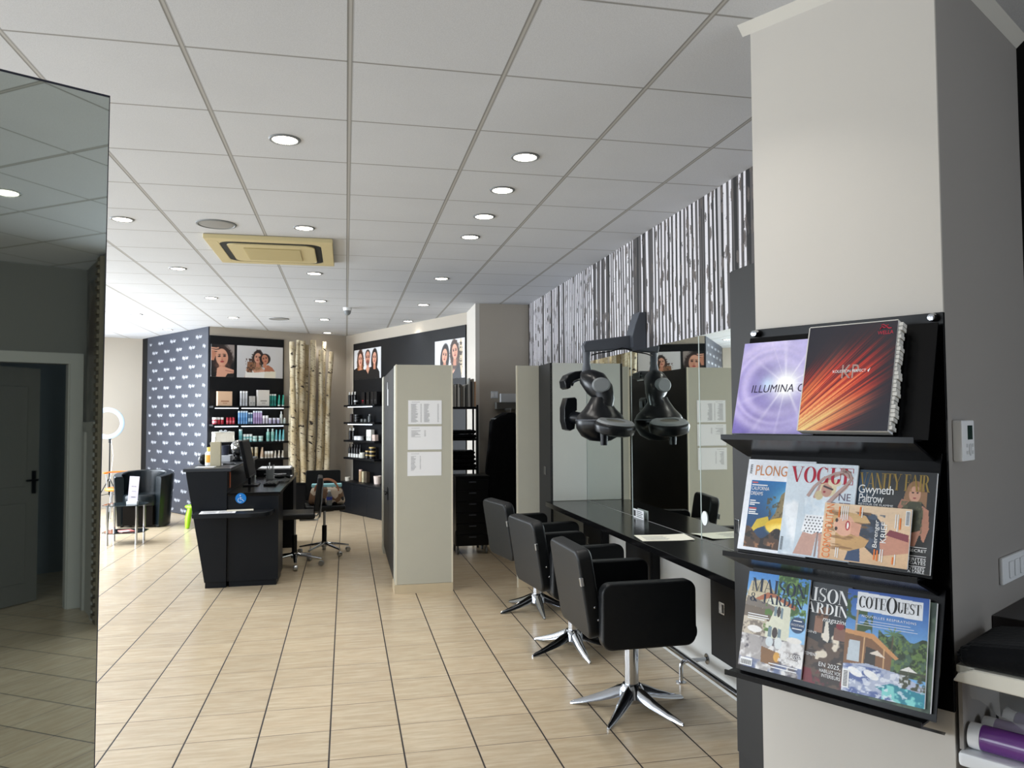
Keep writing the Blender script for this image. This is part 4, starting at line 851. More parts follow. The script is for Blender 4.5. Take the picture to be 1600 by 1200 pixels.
run(FB, z, 'tube', (1.0, 1.058, 1.112), 0.058, 0.175, (112, 190, 198), (220, 240, 240), 'aqua squeeze tube', 'tube', 'squeeze_tube', W3, 'aqua tubes')
t = thing('white_gift_box', 'wide crumpled white gift bag '+W3, 'box', FB.p(0.18, 0.1, z), FB.rot)
b = nb(); box(b, -0.145, 0.145, -0.07, 0.07, 0, 0.155, 0.012, 3)
bmesh.ops.subdivide_edges(b, edges=b.edges[:], cuts=3, use_grid_fill=True)
for v in b.verts:
    if v.co.z > 0.01: v.co += Vector((rng.normal()*0.003, rng.normal()*0.004, rng.normal()*0.004))
obj('wrapping', b, mat('crumpled_white', (236, 234, 226), 0.7, bump=0.5, bscale=40), t)
b = nb()
for s_ in (-1, 1): tube(b, [(0, 0, 0.155), (s_*0.03, 0, 0.18), (s_*0.055, 0, 0.172), (s_*0.03, 0, 0.158), (0, 0, 0.157)], 0.007, 8)
obj('bow', b, M_WPL, t)
z = ZB[3]
run(FB, z, 'slim', (0.535, 0.61, 0.685), 0.052, 0.175, (196, 184, 156), (214, 206, 186), 'tall champagne bottle', 'bottle', 'shampoo_bottle', W4, 'tall champagne bottles', band=(164, 146, 112))
run(FB, z, 'tube', (0.775,), 0.075, 0.17, (190, 164, 136), (222, 214, 200), 'bronze squeeze tube', 'tube', 'squeeze_tube', W4, None)
run(FB, z, 'jar', (0.838, 0.884, 0.930), 0.044, 0.105, (206, 200, 190), (244, 244, 242), 'small pearl jar with a white lid', 'jar', 'cream_jar', W4, 'small pearl jars', band=(176, 164, 144))
run(FB, z, 'tube', (0.985, 1.045, 1.105), 0.055, 0.11, (206, 198, 182), (240, 238, 230), 'short pearl tube', 'tube', 'squeeze_tube', W4, 'short pearl tubes')
# low black cabinets
def lowcab(F, s0, s1, dep, n, label):
    t = thing('low_cabinet', label, 'cabinet', F.p((s0+s1)/2, 0, 0), F.rot); w_ = (s1-s0)/2
    b = nb(); box(b, -w_, w_, -dep, -0.0185, 0.0, 0.455, 0.001, 1); obj('carcass', b, M_BLK, t)
    b = nb(); box(b, -w_-0.003, w_+0.003, -dep-0.018, -0.0185, 0.4555, 0.48, 0.002, 1); obj('top_board', b, M_BLK, t)
    for i in range(n):
        x0 = -w_+2*w_*i/n+0.003; x1 = -w_+2*w_*(i+1)/n-0.003
        b = nb(); box(b, x0, x1, -dep-0.016, -dep-0.0005, 0.03, 0.45, 0.002, 1); obj('door', b, M_BLK, t)
    return t
lowcab(FB, 0.02, 1.85, 0.34, 4, 'low black cabinet under the left product shelves, birch trunks standing on it')
lowcab(FRW, 0.42, 2.35, 0.30, 4, 'low black cabinet under the right product shelves')
# right product wall items
V1 = 'on the top shelf of the right product wall'; V2 = 'on the second shelf of the right product wall'; V3 = 'on the third shelf of the right product wall'; V4 = 'on the lowest shelf of the right product wall'
BK = (22, 22, 24); SV = (214, 214, 210)
z = ZR[0]
run(FRW, z, 'bottle', (0.33, 0.43, 0.53), 0.05, 0.21, BK, SV, 'black bottle with a silver cap', 'bottle', 'styling_bottle', V1, 'black silver capped bottles')
product('jar', FRW, 0.62, 0.12, z, 0.07, 0.07, BK, (200, 200, 204), 'round black tin with a shiny lid '+V1, 'tin', 'styling_tin')
product('box', FRW, 0.86, 0.09, z, 0.10, 0.19, BK, (170, 30, 44), 'black carton with a red mark '+V1, 'box', 'product_carton')
run(FRW, z, 'box', (1.02, 1.16, 1.27), 0.09, 0.19, BK, (70, 70, 72), 'plain black carton', 'box', 'product_carton', V1, 'plain black cartons')
z = ZR[1]
product('slim', FRW, 0.42, 0.1, z, 0.05, 0.13, (50, 34, 32), (30, 26, 26), 'short dark brown canister '+V2, 'canister', 'styling_canister')
for k_ in range(3): product('jar', FRW, 0.62, 0.1, z+0.0401*k_, 0.10, 0.04, BK, (60, 60, 62), 'flat black tin, %s of the stack %s' % (['bottom', 'middle', 'top'][k_], V2), 'tin', 'styling_tin', 'stacked black tins')
run(FRW, z, 'jar', (0.80, 0.92), 0.08, 0.05, (60, 64, 62), (44, 46, 46), 'dark grey pot', 'jar', 'styling_pot', V2, 'dark grey pots')
product('bottle', FRW, 1.06, 0.1, z, 0.06, 0.125, (70, 74, 76), (120, 122, 122), 'grey spray bottle '+V2, 'bottle', 'spray_bottle')
z = ZR[2]
run(FRW, z, 'bottle', (0.36, 0.48), 0.055, 0.19, BK, SV, 'black bottle with a pale cap', 'bottle', 'styling_bottle', V3, 'black pale capped bottles')
run(FRW, z, 'jar', (0.61, 0.73), 0.105, 0.065, (226, 228, 230), (200, 202, 204), 'low white jar', 'jar', 'cream_jar', V3, 'low white jars')
run(FRW, z, 'box', (1.02, 1.10), 0.075, 0.17, (224, 224, 218), (160, 160, 154), 'tall white carton', 'box', 'product_carton', V3, 'tall white cartons')
product('box', FRW, 1.24, 0.1, z, 0.09, 0.095, (214, 194, 184), (170, 150, 140), 'short pink beige carton '+V3, 'box', 'product_carton')
z = ZR[3]
run(FRW, z, 'pump', (0.34, 0.44, 0.53, 0.62, 0.72), 0.05, 0.20, BK, (236, 236, 232), 'black pump bottle with a white foot', 'bottle', 'pump_bottle', V4, 'black pump bottles')
product('jar', FRW, 0.82, 0.1, z, 0.09, 0.085, (196, 196, 186), (214, 214, 206), 'pale stone candle jar '+V4, 'jar', 'candle_jar')
GD = (196, 170, 110)
for k_ in range(2): product('jar', FRW, 0.99, 0.1, z+0.0601*k_, 0.07, 0.06, BK, GD, '%s gold lidded pot of the left pair, lowest right hand product shelf' % ['lower', 'upper'][k_], 'jar', 'styling_pot', 'gold lidded pots')
for k_ in range(3): product('jar', FRW, 1.15, 0.1, z+0.0601*k_, 0.10, 0.06, BK, GD, '%s gold lidded pot of the stack of three, lowest right hand product shelf' % ['bottom', 'middle', 'top'][k_], 'jar', 'styling_pot', 'gold lidded pots')
z = 0.4802
CT = 'on the low cabinet by the right product wall'
def cup(F, s, off, z, r, h, c, label, cat, name):
    b = nb(); lathe(b, [(0, 0), (r*0.85, 0), (r, h), (r*0.88, h), (r*0.78, 0.01), (0, 0.01)], 22); solo(name, b, pcol(c, 0.5), label, cat, F.p(s, off, z), F.rot)
cup(FRW, 0.50, 0.2, z, 0.045, 0.06, (206, 200, 186), 'small cream cup at the left end of the low right cabinet', 'cup', 'tealight_cup')
product('slim', FRW, 0.80, 0.12, z, 0.06, 0.19, (176, 146, 110), (220, 190, 180), 'slim golden brown bottle '+CT, 'bottle', 'oil_bottle')
product('box', FRW, 0.92, 0.12, z, 0.06, 0.165, (196, 186, 156), (150, 140, 110), 'tall straw coloured carton '+CT, 'box', 'product_carton')
product('box', FRW, 1.02, 0.12, z, 0.06, 0.165, (88, 78, 66), (60, 54, 46), 'tall brown carton '+CT, 'box', 'product_carton')
cup(FRW, 1.36, 0.12, z, 0.06, 0.12, (222, 206, 196), 'pale pink candle '+CT, 'candle', 'pink_candle')
# ------------------------------------------------ posters
SK = (214, 160, 136); SKS = (190, 130, 106); HB = (40, 28, 26); HB2 = (150, 104, 66)
def face(P, cx, cz, w_, tilt=0, skin=SK, hair=HB, hl=1.6, hair2=None, lips=(150, 50, 56), beard=None, man=False, curly=0):
    a = P.asp
    if not man:
        P.ell(cx, cz-w_*(hl-1.2)*0.6*a, w_*1.5, w_*a*hl*1.25, hair, tilt, 0.12)
        if curly: P.mottle(np.clip(1.12-np.hypot((P.U-cx)/(w_*1.6), (P.V-cz+w_*(hl-1.2)*0.6*a)/(w_*a*hl*1.32)), 0, 1)*5, hair, 26, 26, 0.52, 0.6, int(cx*100))
        if hair2: 
            m = np.clip(1.0-np.hypot((P.U-cx)/(w_*1.5), (P.V-cz+w_*hl*a)/(w_*a*hl*0.9)), 0, 1)*2; P.mottle(m, hair2, 30, 18, 0.35, 0.6, int(cx*77))
    else: P.ell(cx, cz+w_*a*0.45, w_*1.02, w_*a*1.1, hair, tilt, 0.08)
    P.poly([(cx-w_*0.42, cz-w_*a*0.8), (cx+w_*0.42, cz-w_*a*0.8), (cx+w_*0.5, cz-w_*a*2.3), (cx-w_*0.5, cz-w_*a*2.3)], SKS if skin == SK else skin)
    P.ell(cx, cz, w_*0.88, w_*a*1.25, skin, tilt, 0.1); P.ell(cx+w_*0.35, cz-w_*0.2*a, w_*0.4, w_*a*0.8, SKS, tilt, 0.9, 0.5)
    ct, st = math.cos(R(tilt)), math.sin(R(tilt))
    def q(x, y): return (cx+(x*ct-y*st)*w_, cz+(x*st+y*ct)*w_*a)
    for sx in (-0.38, 0.38):
        e = q(sx, 0.18); P.ell(e[0], e[1], w_*0.22, w_*a*0.13, (60, 40, 40), tilt, 0.5); P.ell(e[0], e[1], w_*0.08, w_*a*0.08, (20, 16, 16), tilt, 0.3)
        e = q(sx, 0.42); P.ell(e[0], e[1], w_*0.27, w_*a*0.06, (56, 38, 34), tilt+(8 if sx < 0 else -8), 0.5)
    e = q(0.02, -0.18); P.ell(e[0], e[1], w_*0.1, w_*a*0.22, SKS, tilt, 0.8, 0.7); e = q(0, -0.36); P.ell(e[0], e[1], w_*0.16, w_*a*0.06, (150, 92, 76), tilt, 0.6, 0.7)
    if beard: e = q(0, -0.75); P.ell(e[0], e[1], w_*0.62, w_*a*0.5, beard, tilt, 0.5, 0.75)
    e = q(0, -0.62); P.ell(e[0], e[1], w_*0.28, w_*a*0.12, lips, tilt, 0.4)
def poster(F, s0, s1, z0, z1, P, label, grp='portrait posters', off=0.018):
    W_, H_ = s1-s0, z1-z0; t = thing('portrait_poster', label, 'poster', F.p(s0, off, z0), F.rot, grp)
    b = nb(); box(b, 0, W_, -0.006, 0, 0, H_); obj('poster_board', b, M_WPL, t); P.sheet('printed_picture', W_, H_, t, y=-0.0065, m=M_POSTER); return t
def mk(W_, H_, bg, n=120):
    a = W_/H_; return Paint(max(20, int(n*a)), n, a, bg)
P = mk(0.343, 0.48, (14, 14, 16)); P.ell(0.85, 0.8, 0.3, 0.3, (150, 140, 136), 0, 0.6); face(P, 0.46, 0.60, 0.30, 4, SK, (46, 32, 30), 1.5, (96, 66, 56), curly=1)
P.poly([(0.22, 0), (0.26, 0.26), (0.42, 0.33), (0.62, 0.30), (0.98, 0.22), (0.98, 0.12), (0.7, 0.10), (0.62, 0.0)], SK)
for i in range(4): P.line([(0.0, 0.72+i*0.055), (0.16+0.02*i, 0.66+i*0.07), (0.30, 0.66+0.075*i)], 0.045, SK)
P.poly([(0, 0.5), (0.12, 0.5), (0.22, 0.72), (0.1, 0.8), (0, 0.8)], SKS); P.line([(0.62, 0.2), (0.98, 0.15)], 0.012, (120, 60, 56))
poster(FB, 0.018, 0.362, 2.10, 2.585, P, 'portrait poster of a woman with her hand at her face, left product wall')
P = mk(0.72, 0.485, (206, 206, 210)); P.grad((196, 196, 200), (214, 214, 218)); 
P.poly([(0.16, 0.0), (0.2, 0.3), (0.34, 0.42), (0.48, 0.36), (0.60, 0.24), (0.60, 0)], SK); P.poly([(0.56, 0), (0.6, 0.34), (0.66, 0.42), (0.76, 0.34), (0.83, 0.2), (0.82, 0)], (176, 112, 86))
P.poly([(0.17, 0), (0.18, 0.2), (0.3, 0.3), (0.36, 0.16), (0.6, 0.2), (0.6, 0)], (236, 234, 230)); P.poly([(0.58, 0), (0.6, 0.2), (0.84, 0.22), (0.84, 0)], (226, 220, 204))
face(P, 0.44, 0.63, 0.085, -8, SK, (44, 32, 30), 2.0, (168, 124, 92), curly=1); face(P, 0.60, 0.60, 0.08, 14, (196, 132, 104), (30, 22, 22), 1.15)
P.poly([(0.2, 0.18), (0.22, 0.5), (0.34, 0.5), (0.36, 0.3), (0.3, 0.16)], (140, 98, 70)); P.mottle(((P.U > 0.18) & (P.U < 0.37) & (P.V > 0.16) & (P.V < 0.6)).astype(float), (70, 48, 40), 30, 16, 0.45, 0.6, 5)
poster(FB, 0.405, 1.125, 2.10, 2.585, P, 'wide poster of two women embracing, in white tops, on the left product wall')
P = mk(0.92, 0.47, (214, 216, 220)); P.poly([(0, 0), (0, 0.35), (0.14, 0.42), (0.3, 0.38), (0.42, 0.30), (0.52, 0.36), (0.7, 0.40), (0.86, 0.36), (0.95, 0.2), (0.96, 0)], (14, 14, 18))
face(P, 0.24, 0.66, 0.085, 0, SK, (70, 42, 30), 2.1, (176, 112, 60), curly=1); face(P, 0.77, 0.66, 0.08, -4, SK, (22, 18, 20), 2.0); face(P, 0.52, 0.68, 0.095, 0, (206, 150, 128), (34, 26, 24), man=True, beard=(96, 66, 56))
P.poly([(0.44, 0.36), (0.60, 0.36), (0.53, 0.16)], (200, 146, 122)); P.poly([(0.0, 0), (0, 0.3), (0.44, 0.32), (0.53, 0.14), (0.62, 0.32), (0.9, 0.28), (0.94, 0)], (14, 14, 18))
poster(FRW, 0.355, 1.275, 2.09, 2.57, P, 'poster of two women and a bearded man in black, on the right product wall')
P = mk(0.74, 0.50, (216, 218, 222)); P.poly([(0.0, 0), (0.1, 0.3), (0.3, 0.42), (0.5, 0.3), (0.5, 0)], (22, 22, 26)); face(P, 0.34, 0.60, 0.10, -10, SK, (26, 20, 22), 2.2); P.ell(0.88, 0.5, 0.06, 0.5, (196, 180, 150), 0, 0.1); P.mottle((np.abs(P.U-0.88) < 0.06).astype(float), (60, 48, 40), 8, 26, 0.6, 0.66, 9)
P.poly([(0.5, 0), (0.52, 0.32), (0.66, 0.42), (0.8, 0.36), (0.86, 0.3), (0.88, 0)], SK); face(P, 0.68, 0.68, 0.105, 6, SK, (60, 42, 34), 2.0, (110, 78, 58), curly=1); P.poly([(0.5, 0), (0.53, 0.36), (0.62, 0.12), (0.84, 0.40), (0.9, 0.0)], (26, 28, 34))
poster(FRW, 2.845, 3.575, 1.995, 2.515, P, 'poster of two dark haired women in black dresses, partly behind the middle closet')

# ------------------------------------------------ birch trunks
tr = [(1.245, 0.30, 0.050, 2.66, -0.02), (1.34, 0.22, 0.047, 2.70, 0.03), (1.405, 0.30, 0.052, 2.68, -0.03), (1.475, 0.20, 0.050, 2.63, 0.01), (1.545, 0.27, 0.056, 2.71, 0.03), (1.62, 0.18, 0.045, 2.57, 0.0), (1.68, 0.26, 0.046, 2.56, 0.05), (1.745, 0.2, 0.042, 2.70, 0.07), (1.80, 0.27, 0.045, 2.54, 0.09), (1.30, 0.12, 0.045, 2.6, 0.0)]
for i, (s, off, r_, zt, ln) in enumerate(tr):
    nm = ['leftmost and lowest reaching', 'second', 'third', 'fourth', 'fifth', 'sixth', 'seventh', 'eighth', 'rightmost', 'rearmost, half hidden'][i]
    t = thing('birch_trunk', 'decorative birch trunk in the corner cluster, %s%s' % (nm, ' from the left' if 0 < i < 8 else ''), 'tree trunk', FB.p(s-0.06, off, 0.482), FB.rot, 'birch trunks in the corner')
    rs = random.Random(i*5+1); n = 14; H_ = zt-0.481; pts = []; rad = []
    for k_ in range(n+1):
        f = k_/n; pts.append((ln*f*1.0+0.012*math.sin(f*5+i)+rs.uniform(-.003, .003), 0.01*math.sin(f*7+i*2), H_*f)); rad.append(0.9*r_*(1.10-0.22*f)*rs.uniform(0.96, 1.04))
    b = nb(); tube(b, pts, rad, 16); obj('trunk', b, M_BIRCH, t)
    if i in (0, 1, 4):
        b = nb()
        for k_ in range(1 if i else 2):
            j = 5+k_*4; p = pts[j]; tube(b, [p, (p[0]-0.05, p[1]-0.05, p[2]+0.02), (p[0]-0.06, p[1]-0.09, p[2]+0.05)], [0.012, 0.008, 0.003], 6)
        obj('twig_stub', b, M_BIRCH, t)
# ------------------------------------------------ recess: rack, trolley, capes
t = thing('black_rack', 'narrow black metal rack with files and folded cloths, in the recess', 'rack', (1.33, 8.86, 0))
for sx in (1.10, 1.462):
    for sy in (8.70, 9.0): b = nb(); box(b, sx, sx+0.02, sy, sy+0.02, 0, 1.62); obj('post', b, M_BLK, t, True)
RZ = [1.60, 1.24, 0.905, 0.5]
for z in RZ: b = nb(); box(b, 1.121, 1.461, 8.70, 9.02, z-0.025, z, 0.001); obj('shelf', b, M_BLK, t, True)
rs = random.Random(3); x = 1.128; i = 0; cols = [(170, 168, 160), (150, 150, 146), (228, 226, 220), (60, 60, 60), (96, 96, 92), (120, 118, 112), (48, 48, 50), (210, 208, 200), (130, 120, 110), (206, 160, 120)]
while x < 1.452:
    th = rs.choice((0.010, 0.013, 0.016)); h_ = rs.choice((0.22, 0.235, 0.25, 0.26)) + (0.07 if x > 1.38 or x < 1.15 else 0)
    c = cols[rs.randrange(len(cols)-1)] if x < 1.435 else cols[-1]
    b = nb(); box(b, 0, th*0.9, 0, 0.2, 0, h_, 0.001, 1); b.transform(Matrix.Rotation(R(rs.uniform(-0.6, 0.6)), 4, 'Y'))
    solo('magazine_file', b, pcol(c, 0.6), 'thin %s file on the black rack, %s in the row' % ('orange brown' if x >= 1.435 else ('white' if c[0] > 200 else 'grey' if c[0] > 90 else 'dark'), ordn(i, 40) if i < 16 else '%s from left' % ['seventeenth', 'eighteenth', 'nineteenth', 'twentieth', 'twenty-first', 'twenty-second', 'twenty-third', 'twenty-fourth', 'twenty five', 'twenty six', 'twenty seven', 'twenty eight', 'twenty nine', 'thirty', 'thirty one', 'thirty two'][i-16]), 'file', (x, 8.72, 1.6002), 0, 'files on the black rack')
    x += th+0.001; i += 1
def lump(bm, x0, x1, y0, y1, z0, z1, seed, amp=0.008, bev=0.02):
    bb = nb(); box(bb, x0, x1, y0, y1, z0, z1, bev, 3); bmesh.ops.subdivide_edges(bb, edges=bb.edges[:], cuts=2, use_grid_fill=True)
    rs_ = np.random.default_rng(seed)
    for v in bb.verts:
        if v.co.z > z0+0.012: v.co += Vector((rs_.normal()*amp*0.5, rs_.normal()*amp*0.5, min(0.0, 0)+rs_.normal()*amp*0.4))
    me = bpy.data.meshes.new('x'); bb.to_mesh(me); bb.free(); bm.from_mesh(me); bpy.data.meshes.remove(me); return bm
for zi, zz, k_n in (('upper', 1.2405, 2), ('lower', 0.9055, 4)):
    for k_ in range(k_n):
        b = nb(); lump(b, 1.13+0.004*k_, 1.452-0.006*k_, 8.66, 8.98, 0, 0.042, k_+10)
        solo('folded_cape', b, M_CLOTH, 'folded black cape, %s in the %s pile on the black rack' % (['bottom one', 'second one up', 'third one up', 'top one'][k_] if k_n == 4 else ['bottom one', 'top one'][k_], zi), 'cape', (0, 0, zz+0.050*k_), 0, 'folded capes on the rack')
t = thing('drawer_trolley', 'black hairdressing drawer trolley on castors beside the middle closet', 'trolley', (1.345, 8.46, 0))
b = nb(); box(b, 1.165, 1.525, 8.30, 8.62, 0.09, 0.83, 0.006); obj('body', b, M_BPL, t, True)
for i in range(6):
    z0 = 0.10+i*0.118; b = nb(); box(b, 1.172, 1.518, 8.285, 8.2995, z0, z0+0.112, 0.004); d_ = obj('drawer', b, M_BPL, t, True)
    b = nb(); box(b, 1.305, 1.385, 8.275, 8.285, z0+0.08, z0+0.094, 0.003); obj('handle', b, M_GPL, d_, True)
b = nb(); box(b, 1.155, 1.535, 8.28, 8.63, 0.8305, 0.845, 0.005); obj('top_tray', b, M_BPL, t, True)
for sx in (1.19, 1.50):
    for sy in (8.33, 8.59): b = nb(); lathe(b, [(0.0, -0.011), (0.03, -0.011), (0.035, -0.006), (0.035, 0.006), (0.03, 0.011), (0, 0.011)], 18, Matrix.Translation((sx, sy, 0.035)) @ Matrix.Rotation(R(90), 4, 'Y')); box(b, sx-0.008, sx+0.008, sy-0.01, sy+0.01, 0.06, 0.092); obj('castor', b, M_GPL2, t, True)
b = nb(); tube(b, [(1.157, 8.28, 0.06), (1.157, 8.28, 0.26)], 0.006, 8); obj('side_rod', b, M_CHRR, t, True)
t = thing('coat_bar', 'grey wall box with a rail holding black capes in the recess', 'coat rail', (1.86, 9.05, 1.6))
b = nb(); box(b, 1.74, 2.16, 8.93, 9.058, 1.575, 1.655, 0.004); obj('box', b, mat('grey_box', (92, 92, 88), 0.7), t, True)
b = nb(); tube(b, [(1.85, 8.63, 1.571), (1.85, 8.96, 1.571), (1.85, 8.98, 1.60)], 0.011, 10); obj('rail', b, M_CHRR, t, True)
b = nb(); box(b, 1.80, 1.985, 8.97, 9.056, 1.656, 1.76, 0.004); solo('white_wall_box', b, mat('dull_white_plastic', (206, 210, 214), 0.5), 'white box standing on the grey coat rail box', 'box')
b = nb(); box(b, 1.695, 1.78, 9.046, 9.058, 1.705, 1.79, 0.004); o = solo('light_switch', b, mat('dull_white_plastic'), 'square double light switch on the grey recess wall', 'switch')
b = nb(); box(b, 1.705, 1.735, 9.041, 9.0459, 1.72, 1.775, 0.002); box(b, 1.74, 1.77, 9.041, 9.0459, 1.72, 1.775, 0.002); obj('rockers', b, M_WPL, o)
for i, (y_, lean) in enumerate(((8.675, -0.05), (8.79, -0.03), (8.905, -0.01))):
    t = thing('hanging_cape', 'long black cape on a hanger, %s on the rail in the recess' % ['front one', 'middle one', 'rearmost one'][i], 'cape', (1.85, y_, 0), 0, 'black capes on the rail')
    b = nb(); tube(b, [(-0.19, 0, 1.455), (0, 0, 1.515), (0.19, 0, 1.455)], 0.007, 8); tube(b, [(0, 0, 1.515), (0, 0, 1.55), (0, 0.004, 1.559)], 0.003, 6); obj('hanger', b, M_CHRR, t)
    b = nb(); n = 48; rings = []
    for k_, (z, hx, hy) in enumerate(((1.532, 0.05, 0.018), (1.49, 0.13, 0.03), (1.43, 0.20, 0.038), (1.2, 0.215, 0.04), (0.9, 0.25, 0.043), (0.6, 0.27, 0.045), (0.3, 0.275, 0.047), (0.16, 0.275, 0.047))):
        f = k_/7; rings.append([b.verts.new((lean*1.2*f+hx*math.cos(2*math.pi*j/n)*(1+0.03*f*math.sin(7*2*math.pi*j/n+i)), hy*math.sin(2*math.pi*j/n)*(1+0.28*f*math.sin(11*2*math.pi*j/n+i)), z+(0.02*math.sin(3*2*math.pi*j/n+i) if k_ == 7 else 0))) for j in range(n)])
    for A, B_ in zip(rings, rings[1:]):
        for j in range(n): b.faces.new((A[j], A[(j+1) % n], B_[(j+1) % n], B_[j]))
    b.faces.new(rings[0]); b.faces.new(rings[-1]); bmesh.ops.recalc_face_normals(b, faces=b.faces[:]); obj('cape_cloth', b, M_CLOTH, t, ang=60)

# ================================================================== RECEPTION
t = thing('reception_desk', 'black reception desk with a high slanted front, lower worktop and access shelf', 'desk', (-1.0, 7.9, 0))
b = nb(); prism(b, [(-1.365, 1.015), (-1.20, 0.05), (-1.02, 0.05), (-1.02, 1.015)], 7.185, 9.3, 'y', 0.002, 1); obj('high_front', b, M_DESK, t, True)
b = nb(); box(b, -1.195, -1.022, 7.195, 9.28, 0, 0.0499); obj('kick_board', b, M_DESK, t, True)
b = nb(); box(b, -1.385, -0.99, 7.18, 9.31, 1.0155, 1.043, 0.002); obj('high_top', b, mat('desk_top_laminate', (52, 56, 62), 0.3), t, True)
for y0_, y1_ in ((7.205, 7.7), (9.2, 9.7)): b = nb(); box(b, -1.0195, -0.585, y0_, y1_, 0.05, 0.7949, 0.002); obj('pedestal', b, M_DESK, t, True)
for y0_, y1_ in ((7.215, 7.69), (9.21, 9.69)): b = nb(); box(b, -1.0, -0.60, y0_, y1_, 0.0, 0.0499); obj('pedestal_kick', b, M_DESK, t, True)
b = nb(); box(b, -1.0195, -0.570, 7.195, 9.72, 0.795, 0.825, 0.003); obj('worktop', b, M_CTR, t, True)
b = nb(); pts = [(-1.262, 6.93), (-0.80, 6.885)]+[(-0.80+0.17*math.sin(a), 7.055-0.17*math.cos(a)) for a in [R(15*i) for i in range(1, 7)]]+[(-0.62, 7.2), (-1.02, 7.2), (-1.02, 7.184), (-1.262, 7.184)]
prism(b, pts, 0.64, 0.676, 'z', 0.004); obj('access_shelf', b, M_DESK, t, True)
b = nb(); prism(b, circ(-0.905, 0.775, 0.046, 32), 7.1932, 7.1942, 'y'); 
t2 = solo('access_sticker', b, mat('signal_blue', (20, 120, 200), 0.4), 'round blue wheelchair access sticker on the reception desk', 'sticker')
b = nb(); W = lambda x, z: (-0.905+x*1.1, 7.1922, 0.775+z*1.1)
tube(b, [W(-0.004, 0.012), W(-0.002, -0.008), W(0.012, -0.008), W(0.02, -0.022), W(0.026, -0.02)], 0.0024, 6); tube(b, [W(-0.005+0.017*math.cos(a), -0.014+0.017*math.sin(a)) for a in [R(110+22*i) for i in range(10)]], 0.0021, 6); ball(b, W(-0.004, 0.024), 0.0052, 10, 6, (1, 0.4, 1)); tube(b, [W(-0.004, 0.004), W(0.009, 0.004)], 0.002, 6)
obj('wheelchair_symbol', b, M_WPL, t2)
for nm, lab, x, y, rz, wd, ht, z in (('price_leaflet', 'laminated white leaflet with lines of print on the access shelf, left', -1.07, 7.04, 4, 0.29, 0.2, 0.6765), ('price_leaflet', 'plain cream leaflet on the access shelf under the blue sticker', -0.90, 7.13, 6, 0.22, 0.12, 0.6785)):
    t = thing(nm, lab, 'paper', (x, y, z), R(rz)); b = nb(); box(b, -wd/2, wd/2, -ht/2, ht/2, 0, 0.0012); obj('page', b, M_WHITE if x < -1 else mat('cream_paper'), t)
    b = nb()
    for k_ in range(9): box(b, -wd*0.42, -wd*0.05, -ht*0.4+k_*ht*0.09, -ht*0.4+k_*ht*0.09+0.004, 0.0013, 0.0016); box(b, wd*0.03, wd*0.4, -ht*0.4+k_*ht*0.09, -ht*0.4+k_*ht*0.09+0.004, 0.0013, 0.0016)
    if x < -1: obj('printed_text', b, M_GINK, t)
    else: b.free()
# on the high top
ZT = 1.0435
t = thing('lotion_bottle', 'white bottle with an orange yellow label and yellow cap on the reception desk', 'bottle', (-1.235, 7.62, ZT))
b = nb(); lathe(b, [(0, 0), (0.038, 0), (0.042, 0.006), (0.042, 0.115), (0.034, 0.128), (0.026, 0.133)], 22); obj('bottle_body', b, M_WPL, t)
b = nb(); lathe(b, [(0.0424, 0.03), (0.043, 0.032), (0.043, 0.098), (0.0424, 0.1)], 22); obj('label_band', b, mat('amber_label', (240, 170, 50), 0.4), t)
b = nb(); lathe(b, [(0.028, 0.1335), (0.029, 0.165), (0.024, 0.17), (0, 0.17)], 20); obj('cap', b, mat('yellow_cap', (240, 204, 90), 0.4), t)
b = nb(); box(b, -1.215, -1.125, 7.50, 7.56, ZT, ZT+0.222, 0.003); solo('beige_display_box', b, mat('khaki_card', (186, 178, 152), 0.6), 'tall plain beige box on the reception desk in front of the yellow bottle', 'box')
b = nb(); box(b, -1.31, -1.15, 7.30, 7.44, ZT, ZT+0.004); solo('white_tray', b, M_WPL, 'flat white tray on the near end of the high reception top', 'tray')
b = nb(); ball(b, (-1.31, 7.75, ZT+0.0505), 0.05, 16, 10, (1, 1, 1)); solo('black_pouch', b, M_BPL, 'small round black object at the left edge of the high reception top', 'case')
t = thing('globe_lamp', 'smoked mirror glass globe on a short foot on the reception desk', 'lamp', (-1.08, 8.3, ZT))
b = nb(); lathe(b, [(0, 0), (0.05, 0), (0.055, 0.012), (0.03, 0.03), (0.022, 0.06)], 24); obj('foot', b, M_BPL, t)
b = nb(); ball(b, (0.01, 0, 0.138), 0.08, 32, 20); obj('globe', b, mat('smoked_mirror_glass', (150, 150, 148), 0.06, 1.0), t)
b = nb(); lathe(b, [(0, 0), (0.04, 0), (0.05, 0.1), (0.046, 0.1), (0.037, 0.004), (0, 0.004)], 20); solo('dark_cup', b, mat('navy_plastic', (46, 50, 66), 0.5), 'dark blue cup behind the beige box on the reception desk', 'cup', (-1.215, 8.35, ZT+0.0625))
b = nb(); box(b, -1.24, -1.10, 8.22, 8.42, ZT, ZT+0.062, 0.003); b.free()
b = nb(); box(b, -1.30, -1.14, 8.22, 8.46, ZT, ZT+0.062, 0.003); solo('card_box', b, mat('pale_grey_card', (196, 200, 208), 0.6), 'low pale box beside the globe on the high reception top, dark cup on it', 'box')
b = nb(); tube(b, [(-1.08+0.06*math.cos(a), 7.72+0.05*math.sin(a), ZT+0.005+0.003*math.sin(3*a)) for a in [R(20*i) for i in range(18)]], 0.004, 6, closed=True); solo('coiled_cord', b, M_BPL, 'small loop of black cord on the reception desk top', 'cord')
